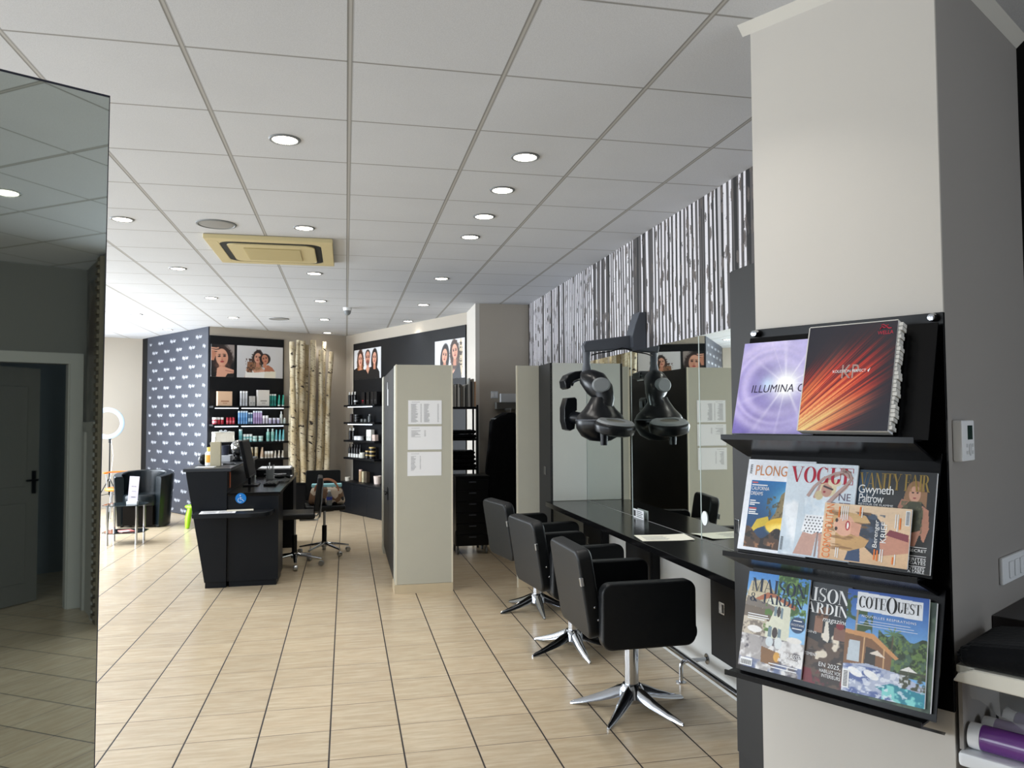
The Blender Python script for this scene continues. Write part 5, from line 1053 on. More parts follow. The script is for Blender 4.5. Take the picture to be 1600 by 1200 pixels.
# monitor, seen from the edge
t = thing('computer_monitor', 'black computer monitor seen edge on behind the high reception front', 'monitor', (-0.90, 7.95, 0.8252))
b = nb(); box(b, -0.07, 0.07, -0.12, 0.12, 0, 0.012, 0.004); box(b, -0.03, -0.005, -0.03, 0.03, 0.012, 0.16); obj('stand', b, M_BPL, t)
Mm = Matrix.Translation((0, 0, 0.09)) @ Matrix.Rotation(R(-12), 4, 'Y')
b = nb(); box(b, -0.02, 0.015, -0.27, 0.27, 0, 0.36, 0.005, 2, Mm); obj('screen_housing', b, M_BPL, t)
b = nb(); box(b, 0.0152, 0.0165, -0.255, 0.255, 0.015, 0.345, 0, 2, Mm); obj('screen', b, mat('screen_glass', (8, 9, 12), 0.45, spec=0.2), t)
b = nb(); box(b, -1.0175, -1.009, 7.3, 7.33, 0.86, 1.0, 0.002); solo('orange_tab', b, mat('rust_orange', (176, 96, 66), 0.5), 'small rust orange tab hanging inside the high reception front', 'tag')
# papers, printer, pen pot on the worktop
t = thing('pen_pot', 'wire pen pot full of pens on the reception worktop', 'pen pot', (-0.80, 8.75, 0.8252))
b = nb(); lathe(b, [(0, 0), (0.04, 0), (0.045, 0.1), (0.042, 0.1), (0.037, 0.003), (0, 0.003)], 18); obj('pot', b, M_GPL2, t)
for i in range(7):
    a = i*0.9; b = nb(); tube(b, [(0.015*math.cos(a), 0.015*math.sin(a), 0.005), (0.038*math.cos(a), 0.038*math.sin(a), 0.15+0.012*(i % 3))], 0.004, 6); obj('pen', b, [M_CHRR, M_BPL, M_WPL][i % 3], t)
t = thing('printer', 'low grey and white printer on the reception worktop', 'printer', (-0.80, 9.35, 0.8252))
b = nb(); box(b, -0.19, 0.2, -0.22, 0.22, 0, 0.075, 0.01); obj('printer_body', b, M_BPL, t)
b = nb(); box(b, -0.17, 0.18, -0.19, 0.19, 0.076, 0.088, 0.004); obj('lid', b, M_WPL, t); b = nb(); box(b, -0.1, 0.14, -0.24, -0.2205, 0.02, 0.03); obj('paper_tray', b, M_CHRR, t)
for i, (x, y, rz) in enumerate(((-0.72, 8.95, 8), (-0.70, 8.98, -6), (-0.73, 8.9, 20))):
    b = nb(); box(b, -0.1, 0.1, -0.14, 0.14, 0, 0.003); solo('loose_paper', b, M_WHITE, ['bottom sheet of the loose papers on the reception worktop', 'middle sheet of the loose papers on the reception worktop', 'top sheet of the loose papers on the reception worktop'][i], 'paper', (x, y, 0.8254+0.0032*i), R(rz), 'loose papers on the worktop')
b = nb(); box(b, -0.16, 0.16, -0.06, 0.06, 0, 0.02, 0.006); 
for i in range(3): box(b, -0.15, 0.15, -0.05+i*0.033, -0.025+i*0.033, 0.02, 0.026, 0.002)
solo('keyboard', b, M_BPL, 'black keyboard on the reception worktop in front of the monitor', 'keyboard', (-0.72, 8.0, 0.8254), R(90))
b = nb(); ball(b, (0, 0, 0.0), 0.05, 16, 10, (1.2, 0.6, 0.5)); tube(b, [(0.03, 0, 0.01), (0.07, 0.01, 0.0), (0.11, 0.02, -0.01)], [0.018, 0.014, 0.018], 10); solo('desk_telephone', b, M_BPL, 'black handset lying on the papers of the reception worktop', 'telephone', (-0.68, 8.5, 0.8645), R(20))

# office chairs
def office_chair(label, loc, rot, a0, zs=0.485):
    t = thing('office_chair', label, 'chair', loc, rot, 'black office chairs by the reception')
    b = nb(); box(b, -0.20, 0.20, -0.21, 0.21, zs, zs+0.055, 0.018, 3); obj('seat', b, M_LEA, t)
    b = nb(); Mb = Matrix.Translation((0.205, 0, zs+0.07)) @ Matrix.Rotation(R(7), 4, 'Y'); prism(b, rrect(-0.19, 0.19, 0, 0.34, 0.02, 5), -0.02, 0.03, 'x', 0.01, 2, Mb); br = obj('backrest', b, M_LEA, t)
    for s in (-0.17, 0.17): b = nb(); tube(b, [(0.05, s, zs-0.012), (0.22, s, zs-0.012), (0.245, s, zs+0.02), (0.262, s, zs+0.2), (0.272, s, zs+0.36)], 0.009, 8); obj('back_bar', b, M_CHRR, t)
    b = nb(); cyl(b, 0, 0, 0.31, zs-0.001, 0.014, 14); obj('gas_spring', b, M_CHRR, t); b = nb(); cyl(b, 0, 0, 0.13, 0.31, 0.026, 16); obj('column', b, M_BPL, t)
    b = nb(); tube(b, [(0.0, 0.03, zs-0.02), (0, 0.16, zs-0.03)], 0.005, 6); obj('lever', b, M_CHRR, t)
    b = nb(); cyl(b, 0, 0, 0.08, 0.135, 0.034, 16); obj('base_hub', b, M_CHR, t)
    for k_ in range(5):
        a = R(a0+72*k_)-rot; ca, sa = math.cos(a), math.sin(a); b = nb()
        tube(b, [(0.02*ca, 0.02*sa, 0.115), (0.15*ca, 0.15*sa, 0.095), (0.275*ca, 0.275*sa, 0.072)], [(0.022, 0.016), (0.019, 0.013), (0.014, 0.009)], 10); lg = obj('base_leg', b, M_CHR, t)
        b = nb(); lathe(b, [(0, -0.02), (0.022, -0.02), (0.027, -0.012), (0.027, 0.012), (0.022, 0.02), (0, 0.02)], 16, Matrix.Translation((0.27*ca, 0.27*sa, 0.0272)) @ Matrix.Rotation(a, 4, 'Z') @ Matrix.Rotation(R(90), 4, 'X')); obj('castor', b, M_CHRR, lg)
    return t
office_chair('black office chair facing the camera with a handbag on its seat', (-0.225, 8.72, 0), R(95), 20)
office_chair('black office chair tucked to the reception desk, seen from the side', (-0.50, 8.08, 0), R(2), -12)
ZS = 0.5405
t = thing('handbag', 'patterned cream and brown handbag with round handles on the office chair', 'bag', (-0.20, 8.66, ZS))
b = nb(); box(b, -0.19, 0.19, -0.08, 0.08, 0, 0.2, 0.05, 4); bmesh.ops.subdivide_edges(b, edges=b.edges[:], cuts=1, use_grid_fill=True)
for v in b.verts: v.co.x *= 1.08-0.25*(v.co.z/0.2)
g = NT('bag_pattern', 0.6); v = g.vor(g.tc.outputs['Object'], 14.0); sc = g.t.nodes.new('ShaderNodeSeparateColor'); g.lk(v.outputs['Color'], sc.inputs[0])
c = g.mix(g.ramp(sc.outputs[0], 0.48, 0.5), C4((206, 190, 170)), C4((120, 90, 66))); c = g.mix(g.ramp(sc.outputs[1], 0.78, 0.8), c, C4((40, 36, 36))); g.lk(c, g.b.inputs['Base Color'])
obj('bag_body', b, g.m, t)
for s in (-0.075, 0.075):
    b = nb(); tube(b, [(0.125*math.cos(a), s+0.02*math.sin(a), 0.15+0.12*math.sin(a)) for a in [R(180*i/14) for i in range(15)]], 0.009, 8); obj('handle', b, mat('tan_leather', (150, 96, 66), 0.5), t)
b = nb(); box(b, -0.16, 0.16, -0.055, 0.055, 0.19, 0.225, 0.01); obj('aqua_scarf', b, mat('aqua_fabric', (150, 206, 214), 0.8), t)
t = thing('water_bottle', 'small clear water bottle with a blue label standing before the handbag', 'bottle', (-0.17, 8.55, ZS))
b = nb(); lathe(b, [(0, 0), (0.028, 0), (0.03, 0.01), (0.03, 0.1), (0.013, 0.14), (0.012, 0.15)], 18); obj('bottle_body', b, mat('clear_plastic', (214, 224, 232), 0.1, trans=0.85), t)
b = nb(); lathe(b, [(0.0303, 0.06), (0.031, 0.062), (0.031, 0.09), (0.0303, 0.092)], 18); obj('label_band', b, mat('royal_blue', (50, 66, 150), 0.5), t)
b = nb(); lathe(b, [(0.014, 0.15), (0.014, 0.165), (0, 0.166)], 14); obj('cap', b, M_WPL, t)

# ================================================================== WAITING CORNER
t = thing('tub_armchair', 'black leather tub armchair beside the slate logo wall', 'armchair', (-2.73, 11.55, 0), R(-8))
def arc_wall(bm, r0, r1, z_of, zb, a0, a1, n=28, ry=0.88):
    V = []
    for i in range(n+1):
        f = i/n; a = R(a0+(a1-a0)*f); zt = z_of(f); fl = 1.0+0.0*f
        V.append([bm.verts.new((r*k_*math.cos(a), r*k_*ry*math.sin(a), z)) for r, k_, z in ((r0, 0.93, zb), (r0, 1.0, zt-0.02), (r0+0.015, 1.0, zt), (r1-0.015, 1.03, zt), (r1, 1.03, zt-0.02), (r1, 0.90, zb))])
    for A, B_ in zip(V, V[1:]):
        for j in range(6): bm.faces.new((A[j], A[(j+1) % 6], B_[(j+1) % 6], B_[j]))
    bm.faces.new(V[0]); bm.faces.new(V[-1]); bmesh.ops.recalc_face_normals(bm, faces=bm.faces[:])
b = nb(); arc_wall(b, 0.27, 0.38, lambda f: 0.76-0.07*abs(2*f-1)**2, 0.02, -38, 218); obj('tub_shell', b, M_LEAG, t, ang=50)
b = nb(); lathe(b, [(0, 0.30), (0.255, 0.30), (0.262, 0.33), (0.262, 0.42), (0.24, 0.45), (0, 0.455)], 28, Matrix.Translation((0, -0.02, 0)), sy=0.92); obj('seat_cushion', b, M_LEAG, t)
b = nb(); box(b, -0.2, 0.2, -0.2, 0.16, 0.03, 0.299, 0.01); obj('seat_base', b, mat('brown_underside', (14, 11, 8), 0.9, spec=0.1), t)
for sx in (-0.24, 0.24):
    for sy in (-0.12, 0.16): b = nb(); cyl(b, sx, sy, 0, 0.03, 0.018, 12); obj('foot', b, M_BPL, t)
t = thing('glass_side_table', 'low glass side table with chrome legs in front of the tub armchair', 'table', (-2.57, 10.04, 0))
oc = lambda r: [(r*sx, r2*0.85) for sx, r2 in ((1, 0.35), (1, -0.35), (0.35, -1), (-0.35, -1), (-1, -0.35), (-1, 0.35), (-0.35, 1), (0.35, 1))] 
def octo(r): return [(r*x, r*y*0.9) for x, y in ((1, 0.5), (1, -0.5), (0.6, -1), (-0.6, -1), (-1, -0.5), (-1, 0.5), (-0.6, 1), (0.6, 1))]
M_SMG = mat('smoked_glass', (60, 72, 76), 0.05, trans=0.5)
b = nb(); prism(b, octo(0.235), 0.455, 0.463, 'z', 0.001, 1); obj('glass_top', b, M_SMG, t)
b = nb(); prism(b, octo(0.235), 0.135, 0.143, 'z', 0.001, 1); obj('lower_shelf', b, mat('black_glass', (24, 26, 28), 0.1), t)
for sx, sy in ((-0.15, -0.19), (0.165, -0.19), (-0.17, 0.17), (0.17, 0.15)): b = nb(); cyl(b, sx, sy, 0, 0.454, 0.014, 14); obj('leg', b, M_CHR, t)
b = nb(); box(b, -0.07, 0.07, -0.095, 0.095, 0, 0.008); 
o = solo('table_magazine', b, mat('salmon_cover', (206, 120, 110), 0.5), 'salmon pink magazine on the lower shelf of the glass table', 'magazine', (-2.55, 10.0, 0.1432), R(30))
b = nb(); box(b, -0.08, 0.02, -0.1, 0.0, 0.0081, 0.009); obj('cover_picture', b, M_WPL, o)
t = thing('menu_stand', 'white printed menu card in a stand on the glass table', 'menu', (-2.49, 10.0, 0.4632), R(-3))
b = nb(); box(b, -0.06, 0.06, -0.03, 0.03, 0, 0.035, 0.004); obj('stand_base', b, M_WPL, t)
b = nb(); box(b, -0.055, 0.055, -0.003, 0.003, 0.035, 0.33, 0.0, 2, Matrix.Rotation(R(4), 4, 'Y')); obj('card', b, mat('lilac_card', (206, 200, 216), 0.6), t)
b = nb(); text(b, 'Hip hair', -0.025, 0.2, 0.055, 0.018, y=-0.0036); box(b, -0.02, 0.03, -0.0042, -0.0035, 0.08, 0.086); box(b, -0.015, 0.03, -0.0042, -0.0035, 0.15, 0.153); b.transform(Matrix.Rotation(R(4), 4, 'Y')); obj('card_print', b, M_INK, t)
t = thing('ring_light', 'ring light on a tripod stand by the far left wall', 'lamp', (-3.68, 13.25, 0))
b = nb(); tube(b, [(0.215*math.cos(a), 0, 1.41+0.215*math.sin(a)) for a in [R(10*i) for i in range(36)]], [(0.014, 0.036)]*36, 10, closed=True); obj('light_ring', b, mat('pale_blue_diffuser', (150, 172, 194), 0.4), t)
b = nb(); cyl(b, 0.03, 0.03, 0.28, 1.16, 0.011, 10); cyl(b, 0.03, 0.03, 1.1, 1.2, 0.02, 10); tube(b, [(0.03, 0.03, 1.18), (0.0, 0.02, 1.2)], 0.012, 8); obj('pole', b, M_BPL, t)
for k_ in range(3):
    a = R(100+120*k_); b = nb(); tube(b, [(0.03, 0.03, 0.55), (0.03+0.3*math.cos(a), 0.03+0.3*math.sin(a), 0.008)], 0.008, 8); tube(b, [(0.03, 0.03, 0.3), (0.03+0.15*math.cos(a), 0.03+0.15*math.sin(a), 0.28)], 0.005, 6); obj('leg', b, M_BPL, t)
b = nb(); tube(b, [(0.05, 0.02, 1.15), (0.09, 0.0, 0.9), (0.07, 0.0, 0.7), (0.04, 0.01, 0.5)], 0.004, 6); obj('cable', b, M_WPL, t)
t = thing('orange_stool', 'orange seated chair half hidden behind the tub armchair', 'chair', (-3.25, 12.35, 0), R(10))
b = nb(); tube(b, [(0.2*math.cos(a), 0.2*math.sin(a), 0.69) for a in [R(-10+20*i) for i in range(12)]], [(0.03, 0.012)]*12, 8); obj('backrest', b, M_ORG, t)
b = nb(); lathe(b, [(0, 0.43), (0.19, 0.43), (0.2, 0.45), (0.19, 0.47), (0, 0.465)], 24); obj('seat', b, M_ORG, t)
for k_ in range(4):
    a = R(45+90*k_); b = nb(); tube(b, [(0.14*math.cos(a), 0.14*math.sin(a), 0.43), (0.19*math.cos(a), 0.19*math.sin(a), 0.0)], 0.011, 8); obj('leg', b, M_CHRR, t)
b = nb(); 
for s in (20, 160): tube(b, [(0.18*math.cos(R(s)), 0.18*math.sin(R(s)), 0.45), (0.2*math.cos(R(s)), 0.2*math.sin(R(s)), 0.69)], 0.008, 6)
obj('back_support', b, M_CHRR, t)
t = thing('green_stool', 'lime green child stool half hidden behind the reception desk', 'stool', (-1.99, 11.25, 0), R(12))
b = nb(); lathe(b, [(0, 0.26), (0.13, 0.26), (0.15, 0.28), (0.14, 0.30), (0, 0.305)], 24); obj('seat', b, M_LIME, t)
for sx, sy in ((-1, -1), (1, -1), (-1, 1), (1, 1)): b = nb(); tube(b, [(sx*0.08, sy*0.08, 0.27), (sx*0.105, sy*0.1, 0.12), (sx*0.115, sy*0.11, 0.004)], [0.027, 0.036, 0.026], 12); obj('leg', b, M_LIME, t)

# ================================================================== TALL MIRROR on the left
_n = Vector((0.46945836, -0.88292276, 0.00749993)); _e = Vector((-0.435, 1.5373, 0)); 
ez = Vector((0.0026, 0.0118, 1.224)).normalized(); ey = -(_n-ez*_n.dot(ez)).normalized(); ex = ey.cross(ez).normalized()
base = Vector((-0.4379, 1.5214, 0.0))
MM = Matrix(((ex.x, ey.x, ez.x, base.x), (ex.y, ey.y, ez.y, base.y), (ex.z, ey.z, ez.z, base.z), (0, 0, 0, 1)))
t = thing('tall_mirror', 'tall frameless tinted mirror panel standing at the left edge', 'mirror', mtx=MM)
b = nb(); box(b, -0.95, -0.0015, 0.0, 0.003, 0.012, 2.084); obj('mirror_glass', b, M_MIRT, t)
b = nb(); box(b, -0.95, -0.0, 0.0035, 0.022, 0.012, 2.088); box(b, -0.0014, 0.0, -0.0005, 0.0034, 0.012, 2.088); box(b, -0.95, 0.0, -0.0005, 0.0034, 2.0845, 2.088); obj('backing_panel', b, mat('dark_edge_panel', (44, 46, 62), 0.5), t)
b = nb(); box(b, -0.93, -0.02, -0.0, 0.2, -0.004, 0.0118); obj('foot', b, M_BLK, t)

# ================================================================== MAGAZINE DISPLAY on the pillar
t = thing('magazine_display', 'black wall display with three sloping tiers of magazines on the pillar', 'magazine rack', FP.p(0, 0.0005, 0), FP.rot)
b = nb(); box(b, 0.0, 0.595, -0.012, 0, 0.655, 1.777, 0.001, 1); obj('back_board', b, mat('black_acrylic', (8, 8, 10), 0.25, spec=0.25), t)
b = nb()
for x in (0.014, 0.572): lathe(b, [(0, 0.03), (0.010, 0.028), (0.0125, 0.018), (0.012, 0.0)], 20, Matrix.Translation((x, -0.012, 1.762)) @ Matrix.Rotation(R(90), 4, 'X'))
obj('chrome_standoffs', b, M_CHR, t)
OB, OT = 0.14, 0.045
TI = [(1.42, 1.735), (1.045, 1.365), (0.665, 0.985)]
TM = []
for zb, zt in TI:
    D3 = FP.d; N3 = FP.n; O3 = FP.o+N3*OB+Vector((0, 0, zb)); T3 = (FP.o+N3*OT+Vector((0, 0, zt)))-O3; H3 = T3.length; T3.normalize(); Y3 = T3.cross(D3).normalized()
    TM.append((Matrix(((D3.x, Y3.x, T3.x, O3.x), (D3.y, Y3.y, T3.y, O3.y), (D3.z, Y3.z, T3.z, O3.z), (0, 0, 0, 1))), H3))
inv = WM[t.name].inverted()
for i, (Mt, H3) in enumerate(TM):
    b = nb(); box(b, 0.002, 0.59, 0.002, 0.007, -0.004, H3+0.012); b.transform(inv @ Mt); obj('sloping_tier', b, mat('black_acrylic'), t)
    b = nb(); prism(b, [(-0.052, 0.004), (-0.052, -0.012), (0.115, -0.075), (0.125, -0.07), (-0.044, -0.008), (0.006, -0.008), (0.006, -0.003), (-0.047, -0.003), (-0.047, 0.004)], -0.022, 0.572, 'x')
    bb = Matrix.Translation((0, -OB+0.0, TI[i][0])); b.transform(bb); obj('ledge', b, mat('black_acrylic'), t)
def magazine(tier, u, v, W_, H_, th, lift, P, label, ang=0.0, edge=None, name='magazine', n_extra=None):
    Mt = TM[tier][0] @ Matrix.Translation((u, -lift, v)) @ Matrix.Rotation(-R(ang), 4, 'Y')
    t = thing(name, label, 'magazine', mtx=Mt, group='magazines on the wall display')
    b = nb(); box(b, 0, W_, -th, 0, 0, H_, 0.0008, 1); obj('pages', b, edge or M_WHITE, t)
    P.A = np.clip(P.A*(0.97+0.06*P.noise(40, 52, 91, 2)[..., None]+0.05*(P.noise(6, 8, 17, 2)[..., None]-0.5)), 0, 1)
    P.sheet('cover', W_, H_, t, y=-th-0.0006)
    return t, -th-0.0012
def cover(W_, H_, bg, n=200): return Paint(max(20, int(n*W_/H_)), n, W_/H_, bg)
white = mat('white_ink', (240, 240, 240), 0.5)
# 1 lavender burst
P = cover(0.27, 0.312, (152, 142, 198)); X = (P.U-0.62)*P.asp; Z = P.V-0.52; rr_ = np.hypot(X, Z); an = np.arctan2(Z, X)
P.A = P.A+np.stack([(P.noise(3, 3, 2)-0.5)*0.25]*3, -1)+np.array([0.10, 0.11, 0.07])*(P.V[..., None])-np.array([0.14, 0.16, 0.08])*np.clip(1-P.U*1.3-P.V*0.6, 0, 1)[..., None]
r2_ = np.hypot((P.U-0.48)*P.asp*0.9, P.V-0.5)
for r0_, wd_ in ((0.31, 0.05), (0.40, 0.022), (0.47, 0.05)): P.col(np.exp(-((r2_-r0_+0.02*np.sin(an*2))/wd_)**2)*np.clip(0.6-X*1.6, 0, 1), (222, 208, 240), 0.55)
ray_ = sum(np.exp(-((np.angle(np.exp(1j*(an-a_))))/w_)**2)*s_ for a_, w_, s_ in ((0.5, .05, .8), (1.05, .04, .9), (1.7, .06, .8), (2.5, .05, .6), (3.5, .05, .7), (4.15, .05, .9), (4.6, .03, .8), (5.2, .06, .9), (5.8, .05, .8), (2.0, .02, .6), (0.1, .04, .7)))
P.col(np.exp(-((X+0.20)**2+(Z-0.01)**2)/0.006), (196, 226, 250), 0.8)
P.col(np.clip(ray_*np.exp(-rr_*3.2), 0, 1), (255, 250, 255), 0.9); P.col(np.exp(-(rr_/0.15)**2), (255, 255, 255), 1.3)
t, y = magazine(0, -0.004, 0.003, 0.27, 0.312, 0.012, 0.003, P, 'lavender colour chart book with a white starburst on the top display tier')
b = nb(); text(b, 'ILLUMINA COLOR', 0.050, 0.137, 0.27, 0.026, y=y, shear=0.12, sp=1.05)
for f in [f for f in b.faces if max(v_.co.x for v_ in f.verts) > 0.268]: b.faces.remove(f)
obj('title_print', b, mat('dark_violet_ink', (40, 26, 60), 0.5), t)
# 2 flame streaks
P = cover(0.265, 0.33, (14, 14, 30)); X = (P.U+0.75)*P.asp; Z = P.V+0.42; an = np.arctan2(Z, X); lenr = np.hypot(X, Z)
s1_ = np.zeros(P.U.shape); r_ = np.random.default_rng(5); tab = r_.random(420); tab2 = r_.random(90)
an2 = (an-0.15)/1.1; s1_ = 0.55*np.interp(an2*419, np.arange(420), tab)+0.45*np.interp(an2*89, np.arange(90), tab2)
core = np.exp(-((P.V-(0.10+0.62*P.U))/0.36)**2); fade = np.clip(1.25-P.U*0.85-0.25*P.V, 0, 1)
I = np.clip(s1_*core*fade*1.9, 0, 1)
def rampc(v, st):
    o_ = np.zeros(v.shape+(3,)); xs_ = [s[0] for s in st]
    for k_ in range(3): o_[..., k_] = np.interp(v, xs_, [s[1][k_]/255 for s in st])
    return o_
P.A = rampc(I, [(0, (8, 8, 30)), (0.18, (44, 10, 26)), (0.42, (150, 24, 20)), (0.7, (216, 60, 30)), (1, (244, 150, 90))])
gold = np.exp(-((P.V-(0.02+0.33*P.U))/0.14)**2)*np.clip(1.1-P.U*1.1, 0, 1)*(0.45+0.75*s1_); P.col(np.clip(gold, 0, 1), (236, 216, 140), 0.9)
gold2 = np.exp(-((P.V-(0.32+1.0*P.U))/0.09)**2)*np.clip(0.8-P.U*1.6, 0, 1)*s1_; P.col(np.clip(gold2*1.3, 0, 1), (214, 160, 80), 0.8)
P.col(np.clip((P.U-0.72)*2.4, 0, 1), (12, 14, 34), 0.75)
t, y = magazine(0, 0.242, 0.004, 0.262, 0.33, 0.036, 0.0175, P, 'thick black colour chart binder with orange and red light streaks on the top tier', name='colour_binder')
b = nb(); 
for i in range(26): box(b, 0.2625, 0.2625+0.006+0.008*rng.random(), -0.034, -0.004-0.004*rng.random(), 0.006+i*0.0123, 0.0165+i*0.0123)
obj('page_tabs', b, mat('page_edges', (206, 204, 198), 0.7, noise=0.35, nscale=90), t)
b = nb(); box(b, -0.001, 0.263, -0.0375, -0.0, -0.0008, 0.0); box(b, -0.003, 0.0, -0.037, -0.002, 0, 0.33); box(b, 0, 0.262, -0.037, -0.002, 0.33, 0.3325); obj('worn_edge', b, mat('worn_white', (210, 206, 198), 0.8), t)
b = nb(); text(b, 'KP', 0.115, 0.16, 0.05, 0.042, y=y); obj('monogram_print', b, mat('silver_ink', (168, 140, 132), 0.5), t)
b = nb(); text(b, 'KOLESTON PERFECT', 0.088, 0.178, 0.098, 0.0085, y=y-0.0004); prism(b, [(0.190, 0.181), (0.198, 0.19), (0.193, 0.176)], y-0.0006, y-0.0004, 'y'); obj('title_print', b, white, t)
b = nb(); text(b, 'WELLA', 0.208, 0.290, 0.044, 0.011, y=y); tube(b, [(0.214, y, 0.306), (0.219, y, 0.314), (0.226, y, 0.310), (0.232, y, 0.313), (0.238, y, 0.308), (0.246, y, 0.308)], 0.0016, 5); tube(b, [(0.216, y, 0.318), (0.222, y, 0.321), (0.229, y, 0.316), (0.237, y, 0.318)], 0.0012, 5); obj('brand_print', b, mat('red_ink', (190, 30, 60), 0.5), t)
# 3 diving magazine
W_, H_ = 0.232, 0.298
P = cover(W_, H_, (236, 238, 244)); m = ((P.U > 0.09) & (P.U < 0.93) & (P.V > 0.035) & (P.V < 0.765)).astype(float)
P.grad((18, 50, 84), (20, 110, 176), 0.1, 0.8, m); P.col(m*np.exp(-(np.hypot((P.U-0.68)*P.asp, P.V-0.52)/0.17)**2), (150, 214, 240), 0.95)
P.poly([(0.36, 0.26), (0.5, 0.42), (0.56, 0.62), (0.66, 0.70), (0.78, 0.68), (0.80, 0.56), (0.72, 0.44), (0.60, 0.30)], (136, 120, 84)); P.poly([(0.60, 0.5), (0.66, 0.66), (0.78, 0.66), (0.78, 0.54), (0.70, 0.44)], (206, 196, 166)); P.mottle(((P.U > 0.36) & (P.U < 0.8) & (P.V > 0.28) & (P.V < 0.6)).astype(float)*m, (84, 70, 44), 26, 30, 0.55, 0.62, 4, 0.8); P.ell(0.64, 0.66, 0.02, 0.012, (20, 16, 12))
P.poly([(0.11, 0.14), (0.24, 0.34), (0.40, 0.38), (0.44, 0.30), (0.26, 0.24)], (206, 178, 50)); P.ell(0.66, 0.28, 0.28, 0.10, (232, 186, 40)); P.ell(0.62, 0.25, 0.2, 0.06, (250, 222, 110), 0, 0.6)
mk_ = m*(P.V < 0.20+0.06*np.sin(P.U*14)); P.col(mk_, (74, 52, 36)); P.mottle(mk_, (150, 104, 70), 12, 14, 0.5, 0.6, 8); P.mottle(mk_, (26, 20, 18), 14, 18, 0.55, 0.62, 12); P.ell(0.72, 0.05, 0.085, 0.055, (236, 238, 240))
t, y = magazine(1, 0.004, 0.006, W_, H_, 0.006, 0.003, P, 'white bordered diving magazine with a turtle on blue, left on the middle tier')
b = nb(); text(b, 'PLONGEE', 0.030, 0.245, 0.146, 0.034, y=y); obj('title_print', b, mat('copper_ink', (206, 132, 76), 0.5), t)
b = nb(); text(b, 'CALIFORNIA', 0.024, 0.196, 0.062, 0.012, y=y); text(b, 'DREAMS', 0.024, 0.179, 0.042, 0.012, y=y)
for x0, z0, w2 in ((0.024, 0.211, 0.055), (0.024, 0.159, 0.02), (0.024, 0.152, 0.035), (0.024, 0.146, 0.018), (0.024, 0.129, 0.026), (0.024, 0.122, 0.024), (0.024, 0.116, 0.034)): box(b, x0, x0+w2, y-0.0003, y, z0, z0+0.0035)
obj('cover_lines', b, white, t); b = nb(); box(b, 0.024, 0.044, y-0.0003, y, 0.219, 0.223); box(b, 0.024, 0.05, y-0.0003, y, 0.134, 0.138); obj('red_flashes', b, mat('flash_red', (214, 100, 90), 0.5), t)
b = nb()
for i in range(9): box(b, 0.010, 0.018-0.003*(i % 2), y-0.0003, y, 0.25+i*0.0035, 0.252+i*0.0035)
for i in range(14): box(b, 0.210, 0.224, y-0.0003, y, 0.008+i*0.0035, 0.0098+i*0.0035)
obj('barcode', b, M_INK, t)
# 4 fashion magazine with red title
W_, H_ = 0.221, 0.288
P = cover(W_, H_, (206, 218, 228)); P.grad((196, 210, 222), (222, 232, 240)); P.mottle((P.U < 0.22).astype(float), (250, 252, 255), 5, 4, 0.45, 0.7, 6, 0.8)
P.poly([(0.22, 0.02), (0.33, 0.26), (0.53, 0.27), (0.49, 0.02)], (196, 156, 142)); P.poly([(0.58, 0.0), (0.55, 0.26), (0.76, 0.30), (0.76, 0.02)], (188, 146, 132)); P.line([(0.54, 0.25), (0.53, 0.02)], 0.02, (120, 84, 76), 0.7)
P.poly([(0.30, 0.26), (0.34, 0.44), (0.68, 0.45), (0.78, 0.30), (0.62, 0.24), (0.55, 0.28), (0.46, 0.24)], (240, 242, 246))
for i in range(9):
    for j in range(6): 
        a_, c_ = 0.35+0.048*i+0.02*(j % 2), 0.265+0.031*j
        if 0.30+0.1*max(0, (c_-0.26)) < a_ < 0.76 and c_ < 0.44: P.ell(a_, c_, 0.011, 0.0075, (30, 30, 44))
P.poly([(0.33, 0.44), (0.30, 0.62), (0.42, 0.66), (0.62, 0.66), (0.72, 0.6), (0.67, 0.45)], (226, 236, 244)); P.mottle(((P.U > 0.3) & (P.U < 0.7) & (P.V > 0.45) & (P.V < 0.64)).astype(float), (196, 212, 226), 8, 8, 0.5, 0.65, 3, 0.6)
P.line([(0.66, 0.60), (0.86, 0.76), (0.93, 0.86), (0.80, 0.95)], 0.035, (196, 160, 150)); P.line([(0.44, 0.64), (0.50, 0.76), (0.70, 0.88), (0.86, 0.93)], 0.032, (186, 150, 142)); P.poly([(0.76, 0.90), (0.90, 0.86), (0.92, 0.93), (0.80, 0.96)], (150, 116, 106))
P.ell(0.62, 0.74, 0.115, 0.09, (222, 208, 170)); P.ell(0.50, 0.66, 0.06, 0.05, (206, 190, 150)); P.ell(0.60, 0.72, 0.075, 0.075, (196, 150, 134)); P.line([(0.56, 0.76), (0.68, 0.73)], 0.018, (40, 36, 44)); P.ell(0.57, 0.70, 0.018, 0.012, (150, 30, 50)); P.ell(0.70, 0.80, 0.09, 0.04, (228, 216, 186))
t, y = magazine(1, 0.151, 0.008, W_, H_, 0.007, 0.012, P, 'pale fashion magazine with red serif title and woman in polka dot shorts, middle tier')
b = nb(); serif(b, 'VOGUE', 0.012, 0.226, 0.198, 0.052, y=y, gap=0.04)
obj('title_print', b, mat('crimson_ink', (178, 20, 52), 0.5), t)
b = nb(); yy = y-0.0006
